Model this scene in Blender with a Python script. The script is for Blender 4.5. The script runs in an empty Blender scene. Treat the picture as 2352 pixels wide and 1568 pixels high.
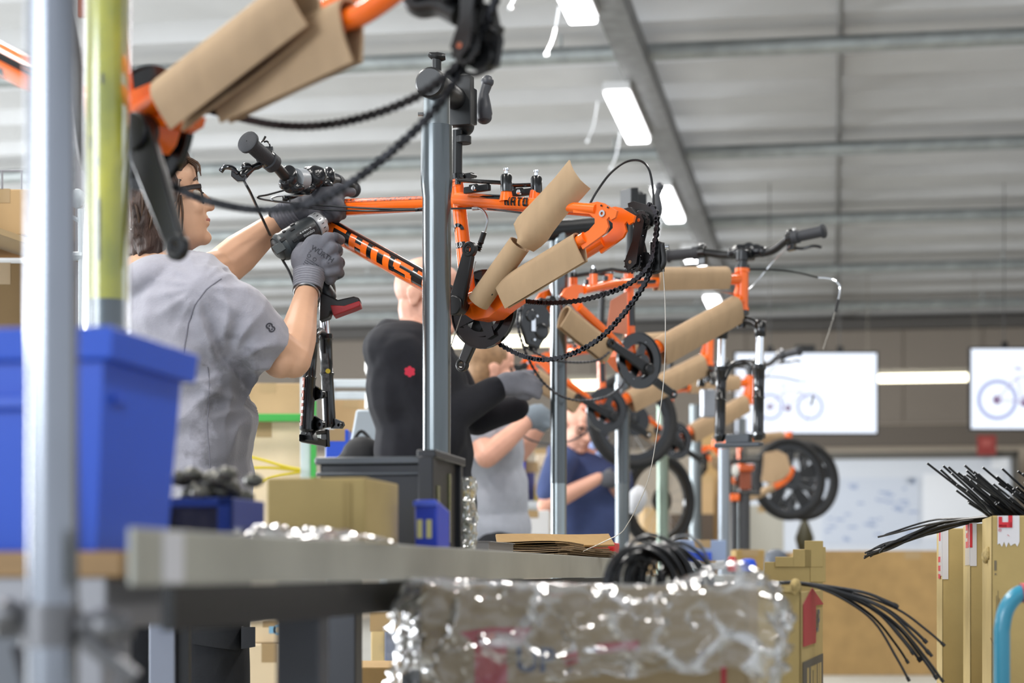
import bpy, math, random
from mathutils import Vector, Matrix, noise
from mathutils.bvhtree import BVHTree
random.seed(7)
V = Vector
SC = bpy.context.scene
COL = SC.collection
pi = math.pi
# ------------------------------------------------------------------ camera (70 mm lens, level, rising shift)
LENS = 70.0
F = LENS / 36.0 * 2352          # focal length in photo pixels
H = 0.72                        # camera height (crouching photographer)
CX, HY = 1176.0, 1315.0         # principal column, horizon row
cam = bpy.data.cameras.new('camera'); camo = bpy.data.objects.new('camera', cam); COL.objects.link(camo)
cam.lens = LENS; cam.sensor_width = 36; cam.shift_y = (HY - 784) / 2352
camo.location = (0, 0, H); camo.rotation_euler = (pi / 2, 0, 0)
cam.clip_start = 0.05; cam.clip_end = 200
cam.dof.use_dof = True; cam.dof.focus_distance = 4.62; cam.dof.aperture_fstop = 3.5
SC.camera = camo
SC.view_settings.view_transform = 'Standard'
SC.view_settings.look = 'None'
SC.view_settings.gamma = 1.0
SC.view_settings.use_curve_mapping = False
SC.view_settings.exposure = 0.13
SC.cycles.max_bounces = 7; SC.cycles.diffuse_bounces = 3; SC.cycles.glossy_bounces = 3
SC.cycles.transparent_max_bounces = 10; SC.cycles.transmission_bounces = 4
SC.cycles.caustics_reflective = False; SC.cycles.caustics_refractive = False
SC.cycles.sample_clamp_indirect = 4.0
# ------------------------------------------------------------------ ambient daylight, then unseen area lights
wd = bpy.data.worlds.new('world'); SC.world = wd; wd.use_nodes = True
wd.node_tree.nodes['Background'].inputs[0].default_value = (0.86, 0.92, 1.0, 1)
wd.node_tree.nodes['Background'].inputs[1].default_value = 1.08
def area(name, loc, target, sx, sy, power, col=(1, 1, 1)):
    l = bpy.data.lights.new(name, 'AREA'); l.shape = 'RECTANGLE'; l.size = sx; l.size_y = sy
    l.energy = power; l.color = col
    o = bpy.data.objects.new(name, l); COL.objects.link(o); o.location = loc
    o.rotation_euler = (V(target) - V(loc)).to_track_quat('-Z', 'Y').to_euler()
    return o
area('assumed_left_light', (-8.5, -5.5, 3.2), (0, 5, 1.4), 7.0, 2.6, 650, (0.88, 0.94, 1.0))  # unseen area light behind left, for windows assumed there; none is modelled
area('added_ceiling_uplight', (-13.5, 15.0, 2.2), (-1, 15, 4.6), 18.0, 2.6, 3000, (0.94, 0.97, 1.0))  # unseen area light turned upward, added to brighten the ceiling
for _x, _y, _p in ((-2.2, 3.0, 120), (1.6, 3.2, 85), (-1.8, 7.5, 130), (2.4, 8.0, 100), (0.2, 12.5, 140), (4.2, 14.0, 90), (1.0, 20.0, 170), (4.5, 24.0, 110), (-4.5, 24.0, 200)):
    area('assumed_lamp_row', (_x, _y, 4.15), (_x, _y, 0), 0.35, 2.4, _p, (1.0, 0.97, 0.93))  # unseen area lights standing in for assumed overhead lamps, no fittings modelled
# ------------------------------------------------------------------ helpers
def P(px, py, D): return V(((px - CX) * D / F, D, H + (HY - py) * D / F))
def sz(px, D): return px * D / F
TH = math.atan(749 / F)                       # the hall runs a few degrees to the right of the view
A = V((math.sin(TH), math.cos(TH), 0)); B = V((math.cos(TH), -math.sin(TH), 0)); Z = V((0, 0, 1))
def lin(c):
    if isinstance(c, str): c = [int(c[i:i + 2], 16) / 255 for i in (0, 2, 4)]
    return tuple((x / 12.92 if x <= .04045 else ((x + .055) / 1.055) ** 2.4) for x in c)
MATS = {}
def mat(name, col, rough=.5, metal=0., var=0., vs=6., bump=0., bs=60., coat=0., stretch=(1, 1, 1), spec=.5, sheen=0., col2=None, emit=0., alpha=1.):
    if name in MATS: return MATS[name]
    m = bpy.data.materials.new(name); MATS[name] = m; m.use_nodes = True
    nt = m.node_tree; b = nt.nodes['Principled BSDF']
    c = lin(col)
    b.inputs['Base Color'].default_value = (*c, 1); b.inputs['Roughness'].default_value = rough
    b.inputs['Metallic'].default_value = metal; b.inputs['Coat Weight'].default_value = coat
    b.inputs['Specular IOR Level'].default_value = spec; b.inputs['Coat Roughness'].default_value = .08
    b.inputs['Sheen Weight'].default_value = sheen
    if alpha < 1: b.inputs['Alpha'].default_value = alpha
    if emit:
        b.inputs['Emission Color'].default_value = (*c, 1); b.inputs['Emission Strength'].default_value = emit
    if var or bump:
        tc = nt.nodes.new('ShaderNodeTexCoord'); mp = nt.nodes.new('ShaderNodeMapping')
        mp.inputs['Scale'].default_value = stretch
        nt.links.new(tc.outputs['Object'], mp.inputs['Vector'])
        if var:
            n = nt.nodes.new('ShaderNodeTexNoise'); n.inputs['Scale'].default_value = vs; n.inputs['Detail'].default_value = 5
            nt.links.new(mp.outputs[0], n.inputs['Vector'])
            r = nt.nodes.new('ShaderNodeValToRGB')
            c2 = lin(col2) if col2 else tuple(x * (1 - var) for x in c)
            c1 = c if col2 else tuple(min(1, x * (1 + var)) for x in c)
            r.color_ramp.elements[0].position = .32; r.color_ramp.elements[1].position = .68
            r.color_ramp.elements[0].color = (*c2, 1); r.color_ramp.elements[1].color = (*c1, 1)
            nt.links.new(n.outputs[0], r.inputs[0]); nt.links.new(r.outputs[0], b.inputs['Base Color'])
        if bump:
            n2 = nt.nodes.new('ShaderNodeTexNoise'); n2.inputs['Scale'].default_value = bs; n2.inputs['Detail'].default_value = 4
            nt.links.new(mp.outputs[0], n2.inputs['Vector'])
            bm = nt.nodes.new('ShaderNodeBump'); bm.inputs['Strength'].default_value = bump; bm.inputs['Distance'].default_value = .01
            nt.links.new(n2.outputs[0], bm.inputs['Height']); nt.links.new(bm.outputs[0], b.inputs['Normal'])
    return m
def film(name, tint=(.95, .96, .97), white=.12, gloss=.35, rough=.12, bump=.0, bs=25., crease=0.):
    """thin clear plastic: mostly see-through, a little milky, shiny"""
    if name in MATS: return MATS[name]
    m = bpy.data.materials.new(name); MATS[name] = m; m.use_nodes = True; nt = m.node_tree; N = nt.nodes
    N.remove(N['Principled BSDF']); out = N['Material Output']
    t = N.new('ShaderNodeBsdfTransparent'); t.inputs[0].default_value = (*tint, 1)
    d = N.new('ShaderNodeBsdfDiffuse'); d.inputs[0].default_value = (.8, .82, .85, 1)
    g = N.new('ShaderNodeBsdfGlossy'); g.inputs['Roughness'].default_value = rough
    lw = N.new('ShaderNodeLayerWeight'); lw.inputs[0].default_value = .35
    mm = N.new('ShaderNodeMath'); mm.operation = 'MULTIPLY_ADD'; mm.inputs[1].default_value = gloss; mm.inputs[2].default_value = .05
    m1 = N.new('ShaderNodeMixShader'); m1.inputs[0].default_value = white
    m2 = N.new('ShaderNodeMixShader'); L = nt.links.new
    L(t.outputs[0], m1.inputs[1]); L(d.outputs[0], m1.inputs[2])
    L(lw.outputs['Fresnel'], mm.inputs[0]); L(mm.outputs[0], m2.inputs[0]); L(m1.outputs[0], m2.inputs[1]); L(g.outputs[0], m2.inputs[2])
    L(m2.outputs[0], out.inputs[0])
    if bump:
        tc = N.new('ShaderNodeTexCoord'); wn = N.new('ShaderNodeTexNoise'); wn.inputs['Scale'].default_value = bs * .6; wn.inputs['Detail'].default_value = 2
        L(tc.outputs['Object'], wn.inputs['Vector']); wm = N.new('ShaderNodeVectorMath'); wm.operation = 'MULTIPLY_ADD'; wm.inputs[1].default_value = (.9 / bs,) * 3
        L(wn.outputs['Color'], wm.inputs[0]); L(tc.outputs['Object'], wm.inputs[2])
        vo = N.new('ShaderNodeTexVoronoi'); vo.feature = 'DISTANCE_TO_EDGE'; vo.inputs['Scale'].default_value = bs; L(wm.outputs[0], vo.inputs['Vector'])
        n2 = N.new('ShaderNodeMapRange'); n2.interpolation_type = 'SMOOTHSTEP'; n2.inputs[1].default_value = 0; n2.inputs[2].default_value = .16; n2.inputs[3].default_value = 1; n2.inputs[4].default_value = 0
        L(vo.outputs['Distance'], n2.inputs[0]); bp = N.new('ShaderNodeBump'); bp.inputs['Strength'].default_value = bump; bp.inputs['Distance'].default_value = .02
        L(n2.outputs[0], bp.inputs['Height'])
        for q in (d, g, lw): L(bp.outputs[0], q.inputs['Normal'])
        if crease:   # white streaks along the creases, painted in as highlights on the film
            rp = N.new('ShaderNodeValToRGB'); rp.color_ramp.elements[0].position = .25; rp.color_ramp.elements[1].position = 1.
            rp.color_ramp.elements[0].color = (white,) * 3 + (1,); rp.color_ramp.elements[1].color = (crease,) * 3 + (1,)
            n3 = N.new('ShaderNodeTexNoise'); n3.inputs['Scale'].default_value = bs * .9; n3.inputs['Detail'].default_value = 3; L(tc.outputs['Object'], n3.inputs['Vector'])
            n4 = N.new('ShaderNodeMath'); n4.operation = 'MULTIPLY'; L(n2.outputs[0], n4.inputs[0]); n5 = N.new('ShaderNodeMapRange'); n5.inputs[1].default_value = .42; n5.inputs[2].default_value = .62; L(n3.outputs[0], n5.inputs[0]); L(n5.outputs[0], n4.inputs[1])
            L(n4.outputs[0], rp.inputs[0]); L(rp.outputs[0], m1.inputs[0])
    return m
def glow(name, col, strength):
    if name in MATS: return MATS[name]
    m = bpy.data.materials.new(name); MATS[name] = m; m.use_nodes = True; nt = m.node_tree
    nt.nodes.remove(nt.nodes['Principled BSDF'])
    e = nt.nodes.new('ShaderNodeEmission'); e.inputs[0].default_value = (*lin(col), 1); e.inputs[1].default_value = strength
    nt.links.new(e.outputs[0], nt.nodes['Material Output'].inputs[0]); return m
def spl(pts, n=8, closed=False):
    pts = [V(p) for p in pts]; out = []; N = len(pts)
    for i in range(N if closed else N - 1):
        if closed: a, b, c, d = pts[i - 1], pts[i], pts[(i + 1) % N], pts[(i + 2) % N]
        else: a, b, c, d = pts[max(i - 1, 0)], pts[i], pts[i + 1], pts[min(i + 2, N - 1)]
        for k in range(n):
            t = k / n
            out.append(.5 * ((2 * b) + (c - a) * t + (2 * a - 5 * b + 4 * c - d) * t * t + (3 * b - a - 3 * c + d) * t ** 3))
    if not closed: out.append(pts[-1])
    return out
def perp(d):
    d = d.normalized(); x = d.cross(Z)
    if x.length < .05: x = d.cross(V((1, 0, 0)))
    x.normalize(); return x, d.cross(x).normalized() * -1
def lerp(a, b, t): return a + (b - a) * t
class M:
    def __init__(s): s.v = []; s.f = []; s.m = []; s.k = 0
    def mat(s, k): s.k = k; return s
    def add(s, vs, fs):
        b = len(s.v); s.v += [V(q) for q in vs]; s.f += [tuple(i + b for i in f) for f in fs]; s.m += [s.k] * len(fs); return s
    def obox(s, c, ex, ey, ez):
        vs = [c + ex * x + ey * y + ez * z for z in (-1, 1) for y in (-1, 1) for x in (-1, 1)]
        return s.add(vs, [(0, 2, 3, 1), (4, 5, 7, 6), (0, 1, 5, 4), (2, 6, 7, 3), (0, 4, 6, 2), (1, 3, 7, 5)])
    def box(s, lo, hi):
        lo, hi = V(lo), V(hi); c = (lo + hi) / 2; h = (hi - lo) / 2
        return s.obox(c, V((h.x, 0, 0)), V((0, h.y, 0)), V((0, 0, h.z)))
    def hbox(s, base, la, lb, h, a=None, b=None):
        """box standing at base (its corner), along a, b and up"""
        a = a or A; b = b or B
        return s.obox(base + a * la / 2 + b * lb / 2 + Z * h / 2, a * la / 2, b * lb / 2, Z * h / 2)
    def tube(s, pts, r, n=10, cap=True, closed=False, e=(1, 1), up=None):
        pts = [V(p) for p in pts]; N = len(pts)
        rs = r if isinstance(r, (list, tuple)) else [r] * N
        b = len(s.v); vs = []; fs = []
        t0 = (pts[1] - pts[0]).normalized()
        if up is not None:
            y = (up - t0 * up.dot(t0)).normalized(); x = y.cross(t0)
        else: x, y = perp(t0)
        for i in range(N):
            if closed: t = pts[(i + 1) % N] - pts[i - 1]
            else: t = pts[min(i + 1, N - 1)] - pts[max(i - 1, 0)]
            if t.length < 1e-9: t = t0
            t = t.normalized()
            y = (y - t * y.dot(t)).normalized(); x = y.cross(t)
            for k in range(n):
                a = 2 * pi * k / n
                vs.append(pts[i] + x * (math.cos(a) * rs[i] * e[0]) + y * (math.sin(a) * rs[i] * e[1]))
        for i in range(N if closed else N - 1):
            j = (i + 1) % N
            for k in range(n):
                q = (k + 1) % n
                fs.append((i * n + k, j * n + k, j * n + q, i * n + q))
        if cap and not closed:
            fs.append(tuple(range(n))); fs.append(tuple((N - 1) * n + k for k in reversed(range(n))))
        return s.add(vs, fs)
    def lathe(s, prof, o, ax, n=24, cap=True, e=(1, 1)):
        ax = V(ax).normalized(); x, y = perp(ax); vs = []; fs = []; N = len(prof)
        for h, r in prof:
            for k in range(n):
                a = 2 * pi * k / n
                vs.append(o + ax * h + x * (r * e[0] * math.cos(a)) + y * (r * e[1] * math.sin(a)))
        for i in range(N - 1):
            for k in range(n):
                q = (k + 1) % n
                fs.append((i * n + k, i * n + q, (i + 1) * n + q, (i + 1) * n + k))
        if cap:
            fs.append(tuple(reversed(range(n)))); fs.append(tuple((N - 1) * n + k for k in range(n)))
        return s.add(vs, fs)
    def ring(s, o, ax, r0, r1, t, n=32, a0=0., a1=2 * pi, x=None):
        """flat annulus (sector) of thickness t centred on o"""
        ax = V(ax).normalized()
        if x is None: x, y = perp(ax)
        else: y = ax.cross(x).normalized()
        full = abs(a1 - a0 - 2 * pi) < 1e-6; vs = []; fs = []; K = n if full else n + 1
        for k in range(K):
            a = a0 + (a1 - a0) * k / n; d = x * math.cos(a) + y * math.sin(a)
            for r, h in ((r0, -t / 2), (r1, -t / 2), (r1, t / 2), (r0, t / 2)): vs.append(o + d * r + ax * h)
        for k in range(n):
            q = (k + 1) % K
            for c in range(4):
                e = (c + 1) % 4; fs.append((k * 4 + c, k * 4 + e, q * 4 + e, q * 4 + c))
        if not full:
            fs.append((3, 2, 1, 0)); fs.append((n * 4, n * 4 + 1, n * 4 + 2, n * 4 + 3))
        return s.add(vs, fs)
    def torus(s, o, ax, R, r, n=40, m=10, x=None):
        ax = V(ax).normalized(); x, y = perp(ax)
        return s.tube([o + x * R * math.cos(2 * pi * k / n) + y * R * math.sin(2 * pi * k / n) for k in range(n)], r, m, closed=True)
    def prism(s, poly, t):
        """polygon (3D points) extruded by vector t"""
        n = len(poly); vs = [V(p) for p in poly] + [V(p) + t for p in poly]
        fs = [tuple(reversed(range(n))), tuple(range(n, 2 * n))] + [(i, (i + 1) % n, n + (i + 1) % n, n + i) for i in range(n)]
        return s.add(vs, fs)
    def ell(s, c, rad, ax=None, n=16, m=10):
        if not isinstance(rad, (list, tuple)): rad = (rad,) * 3
        ax = ax or (V((1, 0, 0)), V((0, 1, 0)), V((0, 0, 1))); vs = []; fs = []
        for i in range(1, m):
            ph = pi * i / m
            for k in range(n):
                a = 2 * pi * k / n
                vs.append(c + ax[0] * (rad[0] * math.sin(ph) * math.cos(a)) + ax[1] * (rad[1] * math.sin(ph) * math.sin(a)) + ax[2] * (rad[2] * math.cos(ph)))
        T = len(vs); vs.append(c + ax[2] * rad[2]); vs.append(c - ax[2] * rad[2])
        for i in range(m - 2):
            for k in range(n):
                q = (k + 1) % n; fs.append((i * n + k, (i + 1) * n + k, (i + 1) * n + q, i * n + q))
        for k in range(n):
            q = (k + 1) % n; fs.append((T, k, q)); fs.append((T + 1, (m - 2) * n + q, (m - 2) * n + k))
        return s.add(vs, fs)
    def cap(s, p0, r0, p1, r1, n=14, e=(1, 1), up=None):
        """tapered round-ended limb"""
        d = p1 - p0; L = d.length; d = d.normalized(); pts = []; rs = []
        for a in (80, 55, 28): pts.append(p0 - d * r0 * math.sin(math.radians(a))); rs.append(r0 * math.cos(math.radians(a)))
        pts.append(p0); rs.append(r0); pts.append(p1); rs.append(r1)
        for a in (28, 55, 80): pts.append(p1 + d * r1 * math.sin(math.radians(a))); rs.append(r1 * math.cos(math.radians(a)))
        return s.tube(pts, rs, n, e=e, up=up)
    def chain(s, pts, n=12, up=None, e=(1, 1)):
        for (p, r), (q, t) in zip(pts, pts[1:]): s.cap(p, r, q, t, n, e=e, up=up)
        return s
    def sheet(s, rows, t=0.):
        """grid of points (rows of equal length), given thickness t along its normals"""
        R, C = len(rows), len(rows[0]); vs = [p for r in rows for p in r]
        fs = [(i * C + j, i * C + j + 1, (i + 1) * C + j + 1, (i + 1) * C + j) for i in range(R - 1) for j in range(C - 1)]
        if t:
            nn = []
            for i in range(R):
                for j in range(C):
                    a = rows[min(i + 1, R - 1)][j] - rows[max(i - 1, 0)][j]; b = rows[i][min(j + 1, C - 1)] - rows[i][max(j - 1, 0)]
                    k = b.cross(a); nn.append(k.normalized() if k.length > 1e-12 else Z)
            k = R * C; vs = vs + [p - q * t for p, q in zip(vs, nn)]
            fs = [tuple(f) for f in fs] + [tuple(reversed([i + k for i in f])) for f in fs]
            edge = [(0, j) for j in range(C)] + [(i, C - 1) for i in range(1, R)] + [(R - 1, j) for j in range(C - 2, -1, -1)] + [(i, 0) for i in range(R - 2, 0, -1)]
            ids = [i * C + j for i, j in edge]
            for a, b in zip(ids, ids[1:] + ids[:1]): fs.append((b, a, a + k, b + k))
        return s.add(vs, fs)
MW = {}
def meta(o, label=None, cat=None, group=None, kind=None):
    if label: o['label'] = label
    if cat: o['category'] = cat
    if group: o['group'] = group
    if kind: o['kind'] = kind
    return o
def thing(name, label, cat, loc, rz=0., group=None, kind=None):
    o = bpy.data.objects.new(name, None); COL.objects.link(o); o.location = loc; o.rotation_euler = (0, 0, rz)
    o.empty_display_size = .1
    MW[o] = Matrix.Translation(V(loc)) @ Matrix.Rotation(rz, 4, 'Z')
    return meta(o, label, cat, group, kind)
def finish(o, mats, smooth=40, bevel=0., seg=2):
    me = o.data
    for m in (mats if isinstance(mats, (list, tuple)) else [mats]): me.materials.append(m)
    if smooth:
        me.polygons.foreach_set('use_smooth', [True] * len(me.polygons))
        me.set_sharp_from_angle(angle=math.radians(smooth))
    if bevel:
        b = o.modifiers.new('bevel', 'BEVEL'); b.width = bevel; b.segments = seg; b.limit_method = 'ANGLE'; b.angle_limit = math.radians(40)
def build(name, mb, mats, parent=None, smooth=40, bevel=0., label=None, cat=None, group=None, kind=None, origin=None, seg=2):
    me = bpy.data.meshes.new(name)
    if parent is not None:
        mw = MW[parent]; inv = mw.inverted(); vs = [inv @ p for p in mb.v]
    else:
        if origin is None:
            xs = [p.x for p in mb.v]; ys = [p.y for p in mb.v]; origin = V(((min(xs) + max(xs)) / 2, (min(ys) + max(ys)) / 2, min(p.z for p in mb.v)))
        mw = Matrix.Translation(origin); vs = [p - origin for p in mb.v]
    me.from_pydata([tuple(p) for p in vs], [], mb.f)
    if len(set(mb.m)) > 1: me.polygons.foreach_set('material_index', mb.m)
    me.update()
    o = bpy.data.objects.new(name, me); COL.objects.link(o)
    if parent is not None: o.parent = parent
    else: o.location = origin
    MW[o] = mw
    finish(o, mats, smooth, bevel, seg)
    return meta(o, label, cat, group, kind)
def fuse(mb, voxel=.006, it=6):
    """union of overlapping shapes as one continuous smooth skin"""
    me = bpy.data.meshes.new('tmp'); me.from_pydata([tuple(p) for p in mb.v], [], mb.f); me.update()
    o = bpy.data.objects.new('tmp', me); COL.objects.link(o)
    r = o.modifiers.new('r', 'REMESH'); r.mode = 'VOXEL'; r.voxel_size = voxel
    if it: q = o.modifiers.new('s', 'SMOOTH'); q.factor = .5; q.iterations = it
    dg = bpy.context.evaluated_depsgraph_get(); ev = o.evaluated_get(dg); em = ev.to_mesh()
    out = M(); out.v = [v.co.copy() for v in em.vertices]; out.n = [v.normal.copy() for v in em.vertices]; out.f = [tuple(p.vertices) for p in em.polygons]; out.m = [0] * len(out.f)
    ev.to_mesh_clear(); bpy.data.objects.remove(o); bpy.data.meshes.remove(me)
    return out
def place(o, world, parent):
    o.parent = parent; o.matrix_basis = MW[parent].inverted() @ world
def text_mesh(txt, size, bold=.0, align='CENTER'):
    cu = bpy.data.curves.new('txt', 'FONT'); cu.body = txt; cu.size = size; cu.align_x = align; cu.align_y = 'CENTER'; cu.offset = bold * size
    cu.resolution_u = 3
    o = bpy.data.objects.new('txt', cu); COL.objects.link(o)
    dg = bpy.context.evaluated_depsgraph_get(); ev = o.evaluated_get(dg); em = ev.to_mesh()
    vs = [v.co.copy() for v in em.vertices]; fs = [tuple(p.vertices) for p in em.polygons]
    ev.to_mesh_clear(); bpy.data.objects.remove(o); bpy.data.curves.remove(cu)
    return vs, fs
def bvh(mb): return BVHTree.FromPolygons([tuple(p) for p in mb.v], mb.f)
def project(vs, tree, c, right, up, lift=.0012, back=.25):
    """lays flat 2D points onto a surface along the normal right x up"""
    n = right.cross(up).normalized(); out = []
    for q in vs:
        p = c + right * q[0] + up * q[1]
        hit = tree.ray_cast(p + n * back, -n, back * 2)
        out.append((hit[0] + n * lift) if hit[0] is not None else p)
    return out
def print_text(mb, txt, size, c, right, up, tree=None, bold=.0, lift=.0012, back=.2):
    vs, fs = text_mesh(txt, size, bold)
    right = right.normalized(); up = up.normalized()
    if tree: mb.add(project(vs, tree, c, right, up, lift, back), fs)
    else:
        n = right.cross(up).normalized(); mb.add([c + right * q[0] + up * q[1] + n * lift for q in vs], fs)
    return mb
def small_print(mb, c, right, up, tree, widths, step, h, back=.2, lift=.001, seed=1):
    """rows of print too small to read: short strokes"""
    rn = random.Random(seed); right = right.normalized(); up = up.normalized()
    for i, w in enumerate(widths):
        x = 0.
        while x < w:
            l = rn.uniform(.4, 1.6) * h; q = [(x, -i * step), (x + l, -i * step), (x + l, -i * step + h * rn.uniform(.6, 1)), (x, -i * step + h * rn.uniform(.6, 1))]
            p = project(q, tree, c, right, up, lift, back) if tree else [c + right * a + up * b + right.cross(up) * lift for a, b in q]
            mb.add(p, [(0, 1, 2, 3)]); x += l + h * rn.uniform(.35, .8)
    return mb
# ------------------------------------------------------------------ materials
ORANGE = mat('orange_paint', 'f26a10', .25, coat=.4, var=.05, vs=4)
BLACK = mat('black_paint', '07080a', .22, coat=.4)
BLKPLASTIC = mat('black_plastic', '0d0e10', .38, var=.15, vs=30)
RUBBER = mat('grey_black_rubber', '26282d', .65, bump=.1, bs=300)
STEEL = mat('steel', 'b9bcc0', .28, 1., var=.08, vs=20)
CHROME = mat('chrome', 'dfe2e6', .1, 1.)
GALV = mat('galvanised_tube', '757b7d', .40, .9, var=.22, vs=26, stretch=(1, 1, .06), bump=.05, bs=60)
CHAINM = mat('chain_steel', '3c3d41', .42, .9, var=.2, vs=90)
KRAFT = mat('kraft_card', 'ab9070', .8, var=.06, vs=30, stretch=(1, 1, .2), bump=.05, bs=120)
KRAFT2 = mat('yellow_carton', 'ab9560', .8, var=.05, vs=14, bump=.04, bs=90)
KRAFT3 = mat('dark_carton', 'a88959', .85, var=.10, vs=8, bump=.04, bs=90)
FLUTE = mat('carton_edge', '6f5b41', .9, var=.35, vs=300)
WIRE = mat('cable_black', '101114', .3, coat=.2)
BARE = mat('bare_wire', 'c9c2b8', .25, 1.)
ALU = mat('aluminium', '8f939b', .24, 1., var=.04, vs=8)
CLEAR = film('clear_film', white=.10, gloss=.5, rough=.14)
SLEEVE = film('clear_sleeve', white=.04, gloss=.4, rough=.10)
# ================================================================== the hall
def HP(a, b, z): return A * a + B * b + Z * z
CEIL = H + 3.93
DECK = mat('white_deck', 'c4c5c7', .55, var=.05, vs=1.5)
FLOORM = mat('floor_concrete', 'a8a8a2', .45, var=.08, vs=1.2, bump=.02, bs=30)
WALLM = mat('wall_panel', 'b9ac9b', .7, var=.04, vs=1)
fl = M(); fl.box((-20, -7, -.15), (20, 36, 0)); build('floor', fl, FLOORM, smooth=0, kind='structure')
ceil = thing('ceiling', 'ribbed white metal deck ceiling of the hall', None, HP(0, 0, CEIL), -TH, kind='structure')
PER = 3.55 / 3
pm = M(); prof = [(0, 0), (.62, 0), (.80, .15), (PER - .16, .15), (PER, 0)]
prev = None
for (x0, z0), (x1, z1) in zip(prof, prof[1:]):
    q = [HP(x0, -17, CEIL + z0), HP(x1, -17, CEIL + z1), HP(x1, 12, CEIL + z1), HP(x0, 12, CEIL + z0)]
    pm.prism(q, Z * .03)
p0 = build('deck_panel', pm, DECK, ceil, smooth=0)
for k in range(-5, 26):
    o = p0 if k == -5 else p0.copy()
    if k != -5: COL.objects.link(o)
    o.parent = ceil; o.matrix_basis = Matrix.Translation((0, 14.95 + (k - 12) * PER + .4, 0))
wall = thing('wall_back', 'beige panelled end wall of the hall', None, HP(31.2, 0, 0), -TH, kind='structure')
wm = M(); wm.hbox(HP(31.2, -17, 0), .2, 29, CEIL + .2); build('wall_core', wm, WALLM, wall, smooth=0)
wp = M(); wp.hbox(HP(31.165, -17, 0), .035, 1.185, 2.6); w0 = build('wall_panel', wp, WALLM, wall, smooth=0, bevel=.006)
wq = M(); wq.hbox(HP(31.165, -17, 3.02), .035, 1.185, CEIL - 3.02); w1 = build('wall_panel', wq, mat('wall_panel_upper_dim', '8b8176', .7), wall, smooth=0, bevel=.006)  # upper panels coloured darker to stand for the weaker light there
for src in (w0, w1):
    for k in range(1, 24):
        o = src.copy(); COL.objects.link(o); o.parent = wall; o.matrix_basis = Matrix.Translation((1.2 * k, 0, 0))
tm = M(); tm.hbox(HP(31.08, -17, 2.66), .12, 29, .33); build('trim_1', tm, mat('beam_brown', '6d645a', .6), smooth=0, kind='structure')
tm = M(); tm.hbox(HP(30.9, -17, CEIL - .2), .3, 29, .16); build('trim_2', tm, mat('beam_dark', '5a5754', .6), smooth=0, kind='structure')
wr = M(); wr.hbox(HP(9, 9.2, 0), 24, .2, CEIL + .3); build('wall_right', wr, WALLM, smooth=0, kind='structure')
# ---- pipes across the ceiling
for k in range(5):
    a = 14.43 + k * 3.55
    m = M(); m.tube([HP(a, -15, H + 3.78), HP(a, 9, H + 3.78)], .062, 14)
    for b in range(-14, 9, 4): m.tube([HP(a, b, H + 3.78), HP(a, b, CEIL + .02)], .012, 6)
    build('ceiling_pipe', m, mat('pipe_grey', '9da2a2', .45, .6, var=.15, vs=6), label=('grey pipe across the ceiling nearest the camera, crossing above the first light', 'second grey ceiling pipe, crossing just above the second light',
          'third grey ceiling pipe from the camera, above the third light', 'fourth ceiling pipe, faint and far down the hall', 'farthest ceiling pipe near the end wall')[k], cat='pipe', group='pipes across the ceiling')
for px, D, n in ((1932, 14, 0),):
    m = M(); X = (px - CX) * 14 / F; p = V((X, 14, 0)); b0 = p.dot(B)
    m.tube([HP(12.4, b0, CEIL - .03), HP(31, b0 - .05, CEIL - .03)], .022, 8)
    build('ceiling_conduit', m, mat('conduit', '8a8a8a', .5), label='thin grey conduit running along the ceiling towards the right screen', cat='conduit')
# ---- light line
m = M(); m.hbox(HP(8, -1.55, CEIL - .3), 21, .2, .16)
tr = build('lighting_track', m, mat('track_grey', '77797b', .5, var=.25, vs=9), label='grey metal lighting track running down the ceiling', cat='track', smooth=0)
LIGHTM = glow('lamp_white', 'fdfdff', 9.)
lab = ['ceiling light at the top edge of the picture, only its end in view', 'long ceiling light nearest the camera, fully in view on the grey track', 'ceiling light behind the looped black cable',
       'ceiling light above the left grip of the second bicycle', 'small far ceiling light behind the cardboard-wrapped frame']
for k, a in enumerate((11.9, 15.5, 19.25, 22.9, 26.6)):
    t = thing('ceiling_light', lab[k], 'ceiling light', HP(a, -1.62, CEIL - .36), -TH, 'lights on the grey track')
    m = M(); m.hbox(HP(a - .85, -1.72, CEIL - .36), 1.7, .2, .06); build('housing', m, mat('lamp_housing', 'd8d8d8', .5), t, smooth=0)
    m = M(); m.hbox(HP(a - .83, -1.71, CEIL - .40), 1.66, .18, .04); build('diffuser', m, LIGHTM, t, smooth=0, bevel=.015)
    for s, b in ((-.5, -1.8), (.55, -1.74)):
        if k < 3:
            m = M(); m.tube(spl([HP(a + s, b, CEIL - .36), HP(a + s - .02, b - .03, CEIL - .55), HP(a + s - .05, b - .07, CEIL - .66)], 4), .005, 6)
            m.ell(HP(a + s - .05, b - .07, CEIL - .67), .014); build('pull_cord', m, mat('cord_white', 'e8ebee', .3), t)
for (x0, x1, y, D, l) in ((1962, 2262, 870, 26.5, 'long yellowish tube light between the two screens'), (1036, 1268, 786, 21, 'yellowish tube light behind the chainring of the sharp bicycle'),
                          (1308, 1416, 885, 24.5, 'short yellowish tube light behind the dangling chain')):
    p = P(x0, y, D); q = P(x1, y, D); L = (q - p).length
    t = thing('tube_light', l, 'tube light', p, -TH, 'tube lights at the far end')
    m = M(); m.obox(p + B * L / 2, B * L / 2, A * .04, Z * .05); build('tube', m, glow('lamp_warm', 'fff6d6', 5.), t, smooth=0, bevel=.02)
    m = M(); m.obox(p + B * L / 2 + Z * .08, B * (L / 2 + .03), A * .05, Z * .03)
    for s in (.1, .9): m.tube([p + B * L * s + Z * .08, p + B * L * s + Z * (CEIL - p.z + .12)], .004, 5)
    build('fitting', m, mat('fitting_grey', '8b8577', .6), t, smooth=0)
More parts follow.
